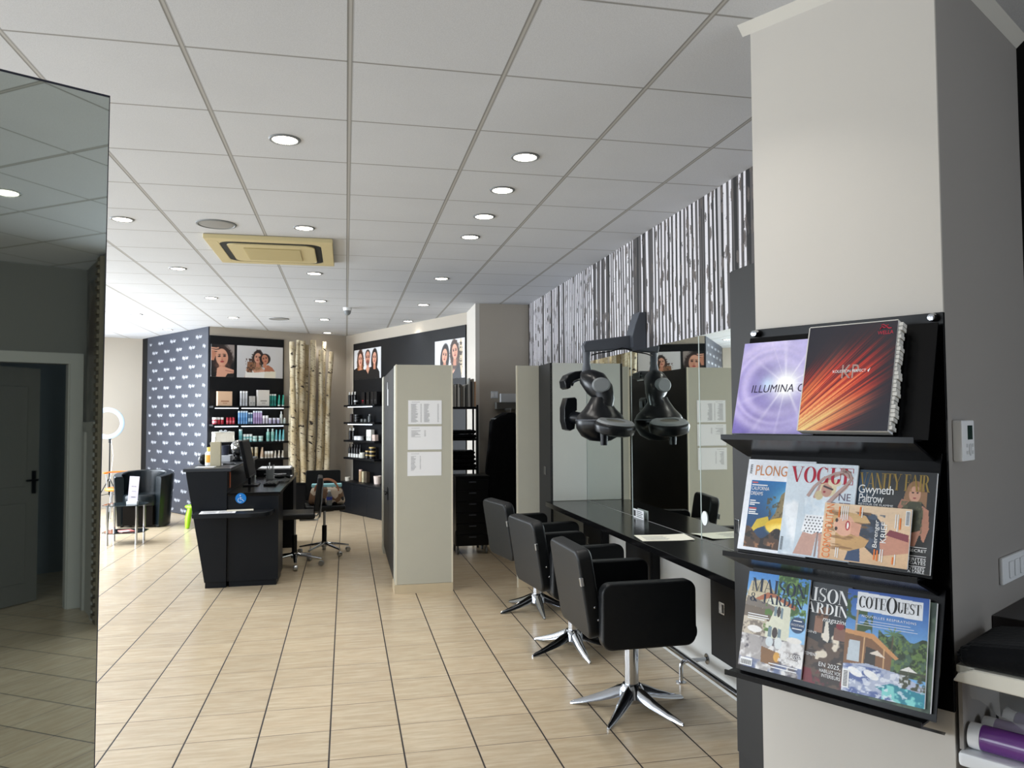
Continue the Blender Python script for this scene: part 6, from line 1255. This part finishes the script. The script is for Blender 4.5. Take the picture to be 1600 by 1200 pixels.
def limb(pts, ws):
    P_ = [Vector((p[0]*0.221, 0, p[1]*0.288)) for p in pts]; L_ = []; R_ = []
    for i in range(len(P_)):
        d = (P_[min(i+1, len(P_)-1)]-P_[max(i-1, 0)]).normalized(); n_ = Vector((-d.z, 0, d.x))*ws[i]; L_.append((P_[i].x+n_.x, P_[i].z+n_.z)); R_.append((P_[i].x-n_.x, P_[i].z-n_.z))
    for i in range(len(P_)-1): b.faces.new([b.verts.new((q_[0], yy, q_[1])) for q_ in (L_[i], R_[i], R_[i+1], L_[i+1])])
limb([(0.64, 0.58), (0.74, 0.68), (0.86, 0.78), (0.925, 0.85)], [0.0062, 0.0052, 0.0042, 0.0036]); limb([(0.925, 0.84), (0.90, 0.90), (0.80, 0.945)], [0.005, 0.0045, 0.004]); limb([(0.34, 0.64), (0.42, 0.75), (0.54, 0.84), (0.70, 0.905), (0.86, 0.93)], [0.005, 0.0044, 0.004, 0.0035, 0.003]); limb([(0.80, 0.95), (0.86, 0.90), (0.90, 0.86)], [0.005, 0.006, 0.004])
obj('raised_arms', b, mat('skin_ink', (186, 158, 152), 0.5), t)
b = nb(); text(b, 'NE', 0.172, 0.178, 0.036, 0.022, y=y); text(b, 'DET', 0.150, 0.150, 0.058, 0.022, y=y); obj('cover_lines', b, mat('plum_grey_ink', (110, 96, 116), 0.5), t)
b = nb()
for i in range(12): box(b, 0.004, 0.012, y-0.0003, y, 0.012+i*0.0035, 0.0138+i*0.0035)
obj('barcode', b, M_INK, t)
# 5 dark magazine with gold title
W_, H_ = 0.222, 0.282
P = cover(W_, H_, (24, 24, 26)); P.grad((20, 20, 20), (40, 42, 44)); P.col(np.clip(1-np.hypot((P.U-0.12)/0.3, (P.V-0.85)/0.4), 0, 1), (30, 84, 130), 0.9); P.mottle(np.ones(P.U.shape), (56, 58, 60), 3, 4, 0.5, 0.75, 4, 0.6)
P.ell(0.76, 0.80, 0.11, 0.11, (150, 112, 80)); P.poly([(0.60, 0.62), (0.64, 0.80), (0.9, 0.80), (0.9, 0.64), (0.84, 0.7), (0.68, 0.7)], (150, 112, 80)); P.ell(0.755, 0.775, 0.07, 0.085, (206, 156, 132)); P.ell(0.73, 0.79, 0.014, 0.008, (50, 36, 34)); P.ell(0.785, 0.79, 0.014, 0.008, (50, 36, 34)); P.ell(0.755, 0.735, 0.02, 0.008, (150, 70, 70))
P.poly([(0.56, 0.64), (0.6, 0.72), (0.70, 0.70), (0.70, 0.6), (0.58, 0.58)], (176, 122, 100)); P.poly([(0.82, 0.68), (0.93, 0.62), (0.95, 0.44), (0.90, 0.30), (0.84, 0.36), (0.86, 0.5)], (190, 134, 110)); P.poly([(0.62, 0.36), (0.60, 0.62), (0.70, 0.70), (0.84, 0.70), (0.87, 0.56), (0.84, 0.36)], (70, 72, 54)); P.mottle(((P.U > 0.6) & (P.U < 0.87) & (P.V > 0.36) & (P.V < 0.7)).astype(float), (100, 100, 74), 30, 30, 0.5, 0.65, 3, 0.8)
P.poly([(0.60, 0.36), (0.86, 0.37), (0.97, 0.0), (0.62, 0.0)], (26, 26, 24)); P.poly([(0.72, 0.38), (0.86, 0.42), (0.80, 0.26), (0.73, 0.26)], (196, 140, 116))
t, y = magazine(1, 0.366, 0.004, W_, H_, 0.008, 0.003, P, 'dark magazine with gold serif title and woman in olive, right on middle tier')
b = nb(); serif(b, 'VANITY FAIR', 0.010, 0.226, 0.196, 0.048, y=y, gap=-0.05); obj('title_print', b, mat('gold_ink', (150, 124, 60), 0.45), t)
b = nb(); text(b, 'Gwyneth', 0.010, 0.204, 0.100, 0.033, y=y-0.0004, sp=0.9); text(b, 'Paltrow', 0.014, 0.185, 0.070, 0.025, y=y-0.0004, sp=0.9); text(b, 'RETOUR DE FLAMME', 0.014, 0.1765, 0.098, 0.006, y=y-0.0004)
for s_, x0, z0, w2, h2 in (('SECRET', 0.165, 0.058, 0.045, 0.008), ('VERITES', 0.155, 0.034, 0.055, 0.0085), ('BILL GATES', 0.14, 0.024, 0.07, 0.0085), ('CONTREES', 0.146, 0.0085, 0.062, 0.0085), ('A TABLE', 0.165, 0.001, 0.043, 0.0072)): text(b, s_, x0, z0, w2, h2, y=y-0.0004)
for z0 in (0.07, 0.046, 0.0185): box(b, 0.16, 0.21, y-0.0006, y-0.0004, z0, z0+0.0015)
obj('cover_lines', b, white, t)
# 6 small magazine lying sideways: paint upright, then turn
W_, H_ = 0.248, 0.166
P = Paint(220, 148, W_/H_, (222, 190, 154)); P.grad((214, 178, 140), (232, 204, 172)); 
P.poly([(0.42, 0.62), (0.46, 0.88), (0.60, 0.86), (0.72, 0.66), (0.74, 0.5), (0.70, 0.20), (0.62, 0.16), (0.50, 0.30), (0.40, 0.36)], (46, 56, 72)); P.poly([(0.34, 0.24), (0.46, 0.28), (0.48, 0.02), (0.30, 0.02)], (48, 70, 104)); P.mottle(((P.U > 0.4) & (P.U < 0.72) & (P.V > 0.2) & (P.V < 0.86)).astype(float), (74, 88, 110), 14, 10, 0.5, 0.65, 7, 0.8)
P.poly([(0.68, 0.40), (0.70, 0.16), (1.0, 0.26), (1.0, 0.50), (0.78, 0.52)], (196, 140, 118)); P.poly([(0.74, 0.52), (0.99, 0.44), (0.99, 0.56), (0.78, 0.62)], (130, 60, 70))
P.poly([(0.08, 0.66), (0.14, 0.84), (0.30, 0.86), (0.50, 0.82), (0.56, 0.70), (0.40, 0.66)], (206, 170, 120)); P.poly([(0.16, 0.48), (0.18, 0.20), (0.34, 0.18), (0.52, 0.28), (0.56, 0.40), (0.36, 0.52)], (196, 156, 104)); P.mottle(((P.U > 0.06) & (P.U < 0.56) & (P.V > 0.18) & (P.V < 0.88)).astype(float)*(np.hypot((P.U-0.26)/0.13, (P.V-0.62)/0.2) > 1), (128, 92, 58), 6, 22, 0.5, 0.62, 9, 0.7)
P.ell(0.26, 0.62, 0.12, 0.19, (222, 170, 146)); P.poly([(0.34, 0.7), (0.46, 0.66), (0.44, 0.44), (0.34, 0.48)], (206, 152, 128)); P.ell(0.165, 0.70, 0.018, 0.035, (54, 40, 38)); P.ell(0.165, 0.55, 0.018, 0.035, (54, 40, 38)); P.ell(0.30, 0.62, 0.028, 0.085, (176, 50, 60)); P.ell(0.30, 0.62, 0.012, 0.06, (244, 240, 236))
t, y = magazine(1, 0.288, 0.010, W_, H_, 0.006, 0.022, P, 'small sand coloured magazine lying sideways on the middle tier, smiling blonde woman')
b = nb(); text(b, 'COSMOPOLITAN', 0.030, 0.003, 0.160, 0.024, y=y, ang=R(90))
obj('title_print', b, mat('orange_ink', (230, 122, 50), 0.5), t)
b = nb(); text(b, 'Berenger', 0.166, 0.048, 0.078, 0.016, y=y-0.0003, ang=R(90), shear=0.1); text(b, 'KRIEF', 0.186, 0.064, 0.058, 0.016, y=y-0.0003, ang=R(90))
for i, (x0, z0, L) in enumerate(((0.052, 0.12, 0.04), (0.058, 0.115, 0.045), (0.064, 0.118, 0.042), (0.070, 0.12, 0.04), (0.112, 0.13, 0.03), (0.206, 0.108, 0.04), (0.212, 0.10, 0.048), (0.172, 0.012, 0.034), (0.178, 0.01, 0.036), (0.212, 0.006, 0.03), (0.046, 0.008, 0.028), (0.052, 0.006, 0.03))): box(b, x0, x0+0.0025, y-0.0004, y-0.0001, z0, z0+L)
obj('cover_lines', b, white, t)
b = nb()
for x0, z0, L in ((0.044, 0.125, 0.032), (0.105, 0.135, 0.026), (0.218, 0.106, 0.032), (0.163, 0.012, 0.03), (0.155, 0.014, 0.03), (0.206, 0.008, 0.02)): box(b, x0, x0+0.004, y-0.0004, y-0.0001, z0, z0+L)
obj('orange_lines', b, mat('orange_ink'), t)
b = nb(); box(b, 0.233, 0.245, y-0.0002, y, 0.118, 0.160); o = obj('barcode_patch', b, M_WPL, t); b = nb()
for i in range(11): box(b, 0.235, 0.243, y-0.0005, y-0.0003, 0.121+i*0.0034, 0.1228+i*0.0034)
obj('barcode', b, M_INK, t)
# 7 home magazine, sunny villa
W_, H_ = 0.212, 0.298
P = cover(W_, H_, (110, 170, 226)); P.grad((150, 200, 240), (70, 140, 214), 0.6, 1)
P.poly([(0.0, 0.72), (0.06, 0.90), (0.30, 0.93), (0.42, 0.84), (0.5, 0.8), (0.5, 0.6), (0, 0.6)], (206, 192, 160)); P.mottle((((P.V > 0.7) & (P.U < 0.45))).astype(float)*(P.V < 0.92), (160, 150, 120), 14, 22, 0.5, 0.65, 3, 0.7)
m = ((P.U > 0.50) & (P.V > 0.55)).astype(float)*(P.U < 0.98); P.mottle(m, (60, 96, 44), 10, 14, 0.42, 0.5, 5); P.mottle(m, (120, 160, 80), 24, 30, 0.56, 0.62, 6, 0.8)
P.poly([(0.36, 0.30), (0.36, 0.76), (0.44, 0.77), (0.74, 0.68), (0.76, 0.30)], (222, 222, 200)); P.poly([(0.16, 0.72), (0.34, 0.80), (0.46, 0.80), (0.82, 0.70), (0.80, 0.66), (0.46, 0.76), (0.2, 0.70)], (176, 104, 70)); P.poly([(0, 0.64), (0.02, 0.74), (0.52, 0.66), (0.5, 0.62)], (120, 110, 100)); P.poly([(0, 0.50), (0, 0.64), (0.48, 0.62), (0.42, 0.5)], (110, 96, 80)); P.poly([(0, 0.32), (0, 0.52), (0.38, 0.52), (0.38, 0.32)], (196, 184, 164)); P.mottle(((P.U < 0.38) & (P.V > 0.33) & (P.V < 0.5)).astype(float), (110, 98, 88), 14, 18, 0.5, 0.6, 21, 0.8); P.mottle(((P.U > 0.34) & (P.U < 0.46) & (P.V > 0.4) & (P.V < 0.68)).astype(float), (84, 120, 50), 10, 20, 0.4, 0.5, 8)
for cx, cz, w_ in ((0.56, 0.62, 0.03), (0.53, 0.40, 0.045)): P.ell(cx, cz, w_, 0.055, (58, 46, 44)); P.poly([(cx-w_*2.4, cz-0.05), (cx-w_*2.4, cz+0.05), (cx-w_*1.1, cz+0.055), (cx-w_*1.1, cz-0.05)], (120, 140, 150)); P.poly([(cx+w_*1.1, cz-0.06), (cx+w_*1.1, cz+0.05), (cx+w_*2.2, cz+0.04), (cx+w_*2.2, cz-0.07)], (120, 140, 150))
m = (P.V < 0.34).astype(float); P.col(m, (168, 162, 160)); P.mottle(m, (232, 230, 228), 7, 10, 0.45, 0.6, 2); P.mottle(m, (84, 78, 84), 9, 14, 0.55, 0.68, 7, 0.9); P.poly([(0.36, 0.08), (0.34, 0.24), (0.66, 0.20), (0.64, 0.06)], (130, 92, 54)); P.ell(0.60, 0.16, 0.05, 0.05, (214, 160, 70)); P.ell(0.46, 0.30, 0.06, 0.05, (214, 222, 226)); P.ell(0.60, 0.30, 0.06, 0.06, (224, 228, 228)); P.ell(0.2, 0.4, 0.12, 0.035, (236, 232, 228)); P.ell(0.84, 0.36, 0.12, 0.03, (236, 232, 226)); m = ((P.V < 0.10)).astype(float); P.mottle(m, (96, 110, 150), 8, 8, 0.35, 0.6, 11, 0.9)
P.ell(0.87, 0.52, 0.115, 0.082, (34, 66, 106))
t, y = magazine(2, 0.004, 0.014, W_, H_, 0.006, 0.012, P, 'home magazine with a sunny villa and stone terrace cover, left on the bottom tier', ang=0.5)
b = nb(); serif(b, 'MAISON', 0.016, 0.236, 0.185, 0.044, y=y, gap=0.04); serif(b, '& JARDIN', 0.014, 0.202, 0.182, 0.030, y=y, gap=0.05); obj('title_print', b, mat('navy_ink', (22, 40, 66), 0.5), t)
b = nb(); text(b, 'TERRASSE', 0.132, 0.052, 0.072, 0.014, y=y); text(b, '& JARDIN', 0.132, 0.034, 0.072, 0.014, y=y); text(b, 'OCCITANIE', 0.164, 0.152, 0.042, 0.006, y=y-0.0004)
for x0, z0, w2 in ((0.104, 0.024, 0.095), (0.112, 0.014, 0.085), (0.17, 0.166, 0.028), (0.168, 0.142, 0.032), (0.014, 0.163, 0.07), (0.014, 0.156, 0.075), (0.014, 0.149, 0.06)): box(b, x0, x0+w2, y-0.0004, y-0.0001, z0, z0+0.003)
box(b, 0.006, 0.048, y-0.0003, y, 0.003, 0.026); obj('cover_lines', b, white, t); b = nb()
for i in range(11): box(b, 0.009+i*0.0034, 0.0106+i*0.0034, y-0.0006, y-0.0004, 0.006, 0.020)
obj('barcode', b, M_INK, t)
# 8 dark interior magazine
W_, H_ = 0.205, 0.298
P = cover(W_, H_, (34, 38, 44)); P.grad((28, 30, 34), (46, 52, 58), 0.4, 1)
P.poly([(0, 0), (0, 0.42), (0.3, 0.46), (0.62, 0.40), (1, 0.46), (1, 0)], (92, 72, 58)); P.mottle((P.V < 0.44).astype(float), (52, 40, 34), 8, 16, 0.45, 0.6, 4); P.mottle(((P.V < 0.5) & (P.V > 0.24)).astype(float), (232, 220, 200), 6, 10, 0.58, 0.66, 9); P.poly([(0.5, 0.5), (0.5, 0.66), (0.62, 0.66), (0.62, 0.5)], (150, 110, 88)); P.poly([(0.52, 0.64), (0.53, 0.76), (0.70, 0.76), (0.69, 0.64)], (120, 82, 58)); P.mottle(((P.U > 0.53) & (P.U < 0.7) & (P.V > 0.65) & (P.V < 0.76)).astype(float), (40, 26, 22), 30, 40, 0.5, 0.58, 3); P.poly([(0.80, 0.46), (0.80, 0.58), (0.98, 0.58), (0.98, 0.46)], (130, 92, 76)); P.ell(0.88, 0.6, 0.06, 0.035, (130, 30, 40)); P.poly([(0.64, 0.44), (0.66, 0.62), (0.70, 0.62), (0.74, 0.46), (0.72, 0.42)], (236, 228, 214)); P.mottle((P.V < 0.14).astype(float), (120, 40, 50), 8, 12, 0.55, 0.66, 6)
t, y = magazine(2, 0.134, 0.014, W_, H_, 0.006, 0.003, P, 'dark interior design magazine with white serif title, between the villa and the pool covers')
b = nb(); serif(b, 'MAISON', 0.006, 0.24, 0.196, 0.043, y=y, gap=0.03); serif(b, '& JARDIN', 0.006, 0.203, 0.196, 0.034, y=y, gap=0.04); text(b, 'magazine', 0.125, 0.180, 0.074, 0.018, y=y, shear=0.2); text(b, 'EN 2025,', 0.128, 0.052, 0.066, 0.014, y=y); text(b, 'HABILLEZ VOS', 0.132, 0.038, 0.064, 0.010, y=y); text(b, 'INTERIEURS', 0.140, 0.025, 0.056, 0.010, y=y); text(b, 'JARDINS', 0.055, 0.142, 0.056, 0.009, y=y); text(b, 'APPARTEMENT', 0.05, 0.078, 0.07, 0.009, y=y); obj('title_print', b, white, t)
# 9 spare magazine behind, then 10 pool cover
P = cover(0.21, 0.29, (40, 60, 50)); P.mottle(np.ones(P.U.shape), (90, 110, 90), 6, 6, 0.4, 0.6, 2)
t, y = magazine(2, 0.366, 0.012, 0.213, 0.292, 0.010, 0.003, P, 'magazine hidden behind the pool cover on the bottom tier, only its white page edge showing', ang=0.6)
W_, H_ = 0.226, 0.29
P = cover(W_, H_, (70, 130, 200)); P.grad((120, 176, 226), (36, 84, 168), 0.5, 1)
m = (P.V > 0.24)*(P.U > 0.42)*(P.V < 0.66-0.08*P.U+0.03*np.sin(P.U*21)); m = m.astype(float); P.col(m, (62, 84, 50), 0.85); P.mottle(m, (36, 56, 30), 14, 16, 0.46, 0.56, 5); P.mottle(m, (110, 140, 70), 26, 30, 0.54, 0.62, 7, 0.8)
m = ((P.U < 0.34) & (P.V > 0.58) & (P.V < 0.95)).astype(float); P.mottle(m, (56, 84, 44), 10, 14, 0.48, 0.54, 15); P.line([(0.12, 0.3), (0.15, 0.95)], 0.02, (170, 150, 130)); P.line([(0.58, 0.3), (0.6, 0.62)], 0.012, (90, 74, 50))
for i in range(9): a_ = i*0.7; P.line([(0.60, 0.62), (0.60+0.11*math.cos(a_), 0.62+0.055*math.sin(a_))], 0.012, (96, 130, 84))
P.poly([(0.0, 0.24), (0, 0.58), (0.34, 0.56), (0.60, 0.40), (0.58, 0.24)], (132, 92, 60)); P.poly([(0, 0.56), (0, 0.60), (0.36, 0.59), (0.68, 0.40), (0.64, 0.38), (0.34, 0.54)], (206, 150, 96)); P.poly([(0.04, 0.30), (0.06, 0.50), (0.2, 0.5), (0.2, 0.3)], (196, 206, 214)); P.poly([(0.26, 0.28), (0.28, 0.46), (0.4, 0.44), (0.4, 0.28)], (50, 44, 40)); P.line([(0.24, 0.28), (0.25, 0.54)], 0.012, (222, 180, 130)); P.line([(0.5, 0.28), (0.5, 0.46)], 0.012, (222, 180, 130)); P.poly([(0.32, 0.40), (0.42, 0.44), (0.52, 0.38)], (236, 222, 206)); P.poly([(0.70, 0.30), (0.80, 0.345), (0.90, 0.30)], (236, 234, 228)); P.line([(0.8, 0.22), (0.8, 0.31)], 0.006, (200, 196, 180))
P.poly([(0, 0), (0, 0.26), (0.3, 0.30), (0.7, 0.26), (1, 0.18), (1, 0)], (176, 184, 206)); P.mottle((P.V < 0.27).astype(float), (86, 104, 160), 7, 12, 0.42, 0.6, 8); P.poly([(0.42, 0.10), (0.6, 0.16), (1.0, 0.12), (1.0, 0.0), (0.72, 0.0)], (36, 130, 150)); P.mottle(((P.V < 0.14) & (P.U > 0.5)).astype(float), (130, 210, 206), 12, 14, 0.52, 0.62, 4); P.ell(0.16, 0.2, 0.10, 0.035, (240, 240, 240), -20); P.ell(0.36, 0.2, 0.10, 0.035, (240, 240, 240), -20); P.mottle(((P.V < 0.3) & (P.V > 0.14) & (P.U > 0.7)).astype(float), (66, 70, 50), 16, 20, 0.45, 0.55, 3); P.mottle(((P.V < 0.26) & (P.U < 0.8)).astype(float), (228, 232, 240), 18, 34, 0.58, 0.64, 31, 0.8)
P.poly([(0.12, 0.80), (0.13, 0.985), (0.93, 0.955), (0.93, 0.785)], (238, 240, 244))
t, y = magazine(2, 0.341, 0.017, W_, H_, 0.007, 0.014, P, 'magazine with a wooden villa and blue pool cover, right on the bottom tier', ang=1.6)
b = nb(); serif(b, 'COTE', 0.034, 0.240, 0.076, 0.034, y=y, gap=0.02); serif(b, 'O', 0.112, 0.234, 0.030, 0.046, y=y); serif(b, 'UEST', 0.142, 0.240, 0.064, 0.030, y=y, gap=0.02); obj('title_print', b, M_INK, t)
b = nb(); text(b, 'NOUVELLES RESPIRATIONS', 0.045, 0.214, 0.15, 0.0065, y=y, sp=1.2)
for x0, z0, w2 in ((0.06, 0.205, 0.12), (0.04, 0.198, 0.15), (0.03, 0.191, 0.17)): box(b, x0, x0+w2, y-0.0003, y, z0, z0+0.0012)
box(b, 0.0, 0.02, y-0.0003, y, 0.01, 0.06); obj('cover_lines', b, white, t)
b = nb()
for i in range(11): box(b, 0.004, 0.016, y-0.0006, y-0.0004, 0.014+i*0.004, 0.016+i*0.004)
obj('barcode', b, M_INK, t)

# ================================================================== PILLAR SIDE fittings
t = thing('room_thermostat', 'white wall thermostat with a dark screen on the pillar side', 'thermostat', FS.p(0.045, 0.0005, 1.35), FS.rot)
b = nb(); box(b, 0, 0.105, -0.026, 0, 0, 0.118, 0.004, 2); obj('casing', b, M_WPL, t)
b = nb(); box(b, 0.045, 0.086, -0.0268, -0.0262, 0.062, 0.103); obj('screen', b, mat('lcd_dark', (44, 62, 56), 0.2), t)
b = nb()
for x, z in ((0.04, 0.045), (0.04, 0.025), (0.086, 0.045), (0.086, 0.025)): box(b, x-0.007, x+0.007, -0.0275, -0.0262, z-0.005, z+0.005, 0.001, 1)
prism(b, circ(0.064, 0.033, 0.012, 20, 0.018), -0.028, -0.0262, 'y', 0.0005, 1); obj('buttons', b, mat('light_grey_plastic', (206, 208, 210), 0.4), t)
t = thing('light_switch_plate', 'white triple light switch plate on the pillar side', 'switch', FS.p(0.43, 0.0005, 0.94), FS.rot)
b = nb(); box(b, 0, 0.25, -0.012, 0, 0, 0.085, 0.004, 2); obj('plate', b, M_WPL, t)
for i in range(3): b = nb(); box(b, 0.06+i*0.06, 0.105+i*0.06, -0.017, -0.0122, 0.015, 0.068, 0.004, 2); obj('rocker', b, M_WPL, t)
# black shelf fixed along the pillar side
t = thing('black_corner_shelf', 'black shelf board fixed beyond the pillar at the right edge', 'shelf', FS.p(0.6, 0.0, 0.8), FS.rot)
b = nb(); box(b, -0.255, 0.20, -0.62, -0.001, 0.0, 0.06, 0.002, 1); obj('board', b, mat('brown_black_laminate', (38, 34, 34), 0.4), t)
# white open unit beside the pillar with rolls and covered with a black towel
t = thing('white_storage_unit', 'white open shelf unit beside the pillar at the bottom right', 'shelf unit', FP.p(0.6, 0, 0), FP.rot)
b = nb(); box(b, 0.0015, 0.62, 0.001, 0.30, 0.0, 0.045, 0.002); box(b, 0.0015, 0.62, 0.285, 0.30, 0.046, 0.70); obj('base_and_back', b, mat('dark_grey_board', (52, 50, 52), 0.7), t)
b = nb(); box(b, 0.0015, 0.62, -0.02, 0.284, 0.515, 0.555, 0.01, 2); obj('lower_shelf', b, M_WPL, t)
b = nb(); prism(b, [(0.0, 0.752), (0.012, 0.772), (0.05, 0.79), (0.62, 0.79), (0.62, 0.735), (0.0, 0.748)], -0.03, -0.012, 'y', 0.003, 1); box(b, 0.0015, 0.62, -0.0115, 0.30, 0.77, 0.79, 0.002); obj('top_board', b, mat('yellowed_white', (226, 222, 208), 0.5, noise=0.08, nscale=25), t)
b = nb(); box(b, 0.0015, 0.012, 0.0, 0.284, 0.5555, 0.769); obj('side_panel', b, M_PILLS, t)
M_FILM = mat('cling_film', (235, 238, 240), 0.12, trans=0.9, ior=1.1)
b = nb(); n = 14
g_ = [[b.verts.new((0.03+0.3*j/n, 0.008+0.05*math.sin(i*1.3+j*0.8)*0.15, 0.764-(0.012*i+0.05*math.sin(math.pi*j/n)*(i/5)**1.2)+0.006*math.sin(j*2.1+i))) for j in range(n+1)] for i in range(6)]
for i in range(5):
    for j in range(n): b.faces.new((g_[i][j], g_[i][j+1], g_[i+1][j+1], g_[i+1][j]))
solo('plastic_film', b, M_FILM, 'crumpled clear plastic film hanging under the top of the white unit', 'film', FP.p(0.6, 0, 0), FP.rot)
b = nb(); lump(b, 0.004, 0.62, -0.04, 0.28, 0, 0.09, 21, 0.004, 0.04)
for v in b.verts: v.co.z *= (0.55+0.45*min(1, (v.co.x+0.02)/0.16)) if v.co.z > 0 else 1
solo('black_towel', b, M_CLOTH, 'black towel pile covering the top of the white unit', 'towel', FP.p(0.6, 0, 0.7905), FP.rot)
cols_ = [((104, 52, 132), 'front violet roll with a white end cap on the white shelf', (0.020, 0.033, 0.0905-0.0), 0.035), ((178, 168, 196), 'pale lilac roll with a frayed end behind the violet roll', (0.030, 0.115, 0.089), 0.034), ((120, 108, 150), 'dusky purple roll, rearmost on the white shelf', (0.05, 0.20, 0.091), 0.034)]
for i, (c, lab, (x, y_, z), r_) in enumerate(cols_):
    t = thing('foil_roll', lab, 'roll', FP.p(0.6, 0, 0.5555), FP.rot, 'rolls on the white shelf')
    Mx = Matrix.Translation((x, y_, r_+0.0005)) @ Matrix.Rotation(R(90), 4, 'Y')
    b = nb(); lathe(b, [(0.0, 0.03), (r_*0.97, 0.03), (r_, 0.035), (r_, 0.56)], 24, Mx); obj('roll_body', b, mat('roll_%d' % i, c, 0.22, coat=0.4), t)
    b = nb(); lathe(b, [(r_*0.6, 0.0), (r_*0.96, 0.0), (r_*1.0, 0.006), (r_*1.0, 0.0295), (r_*0.6, 0.0295)], 24, Mx); obj('end_cap', b, M_WPL, t)
bpy.context.view_layer.update()
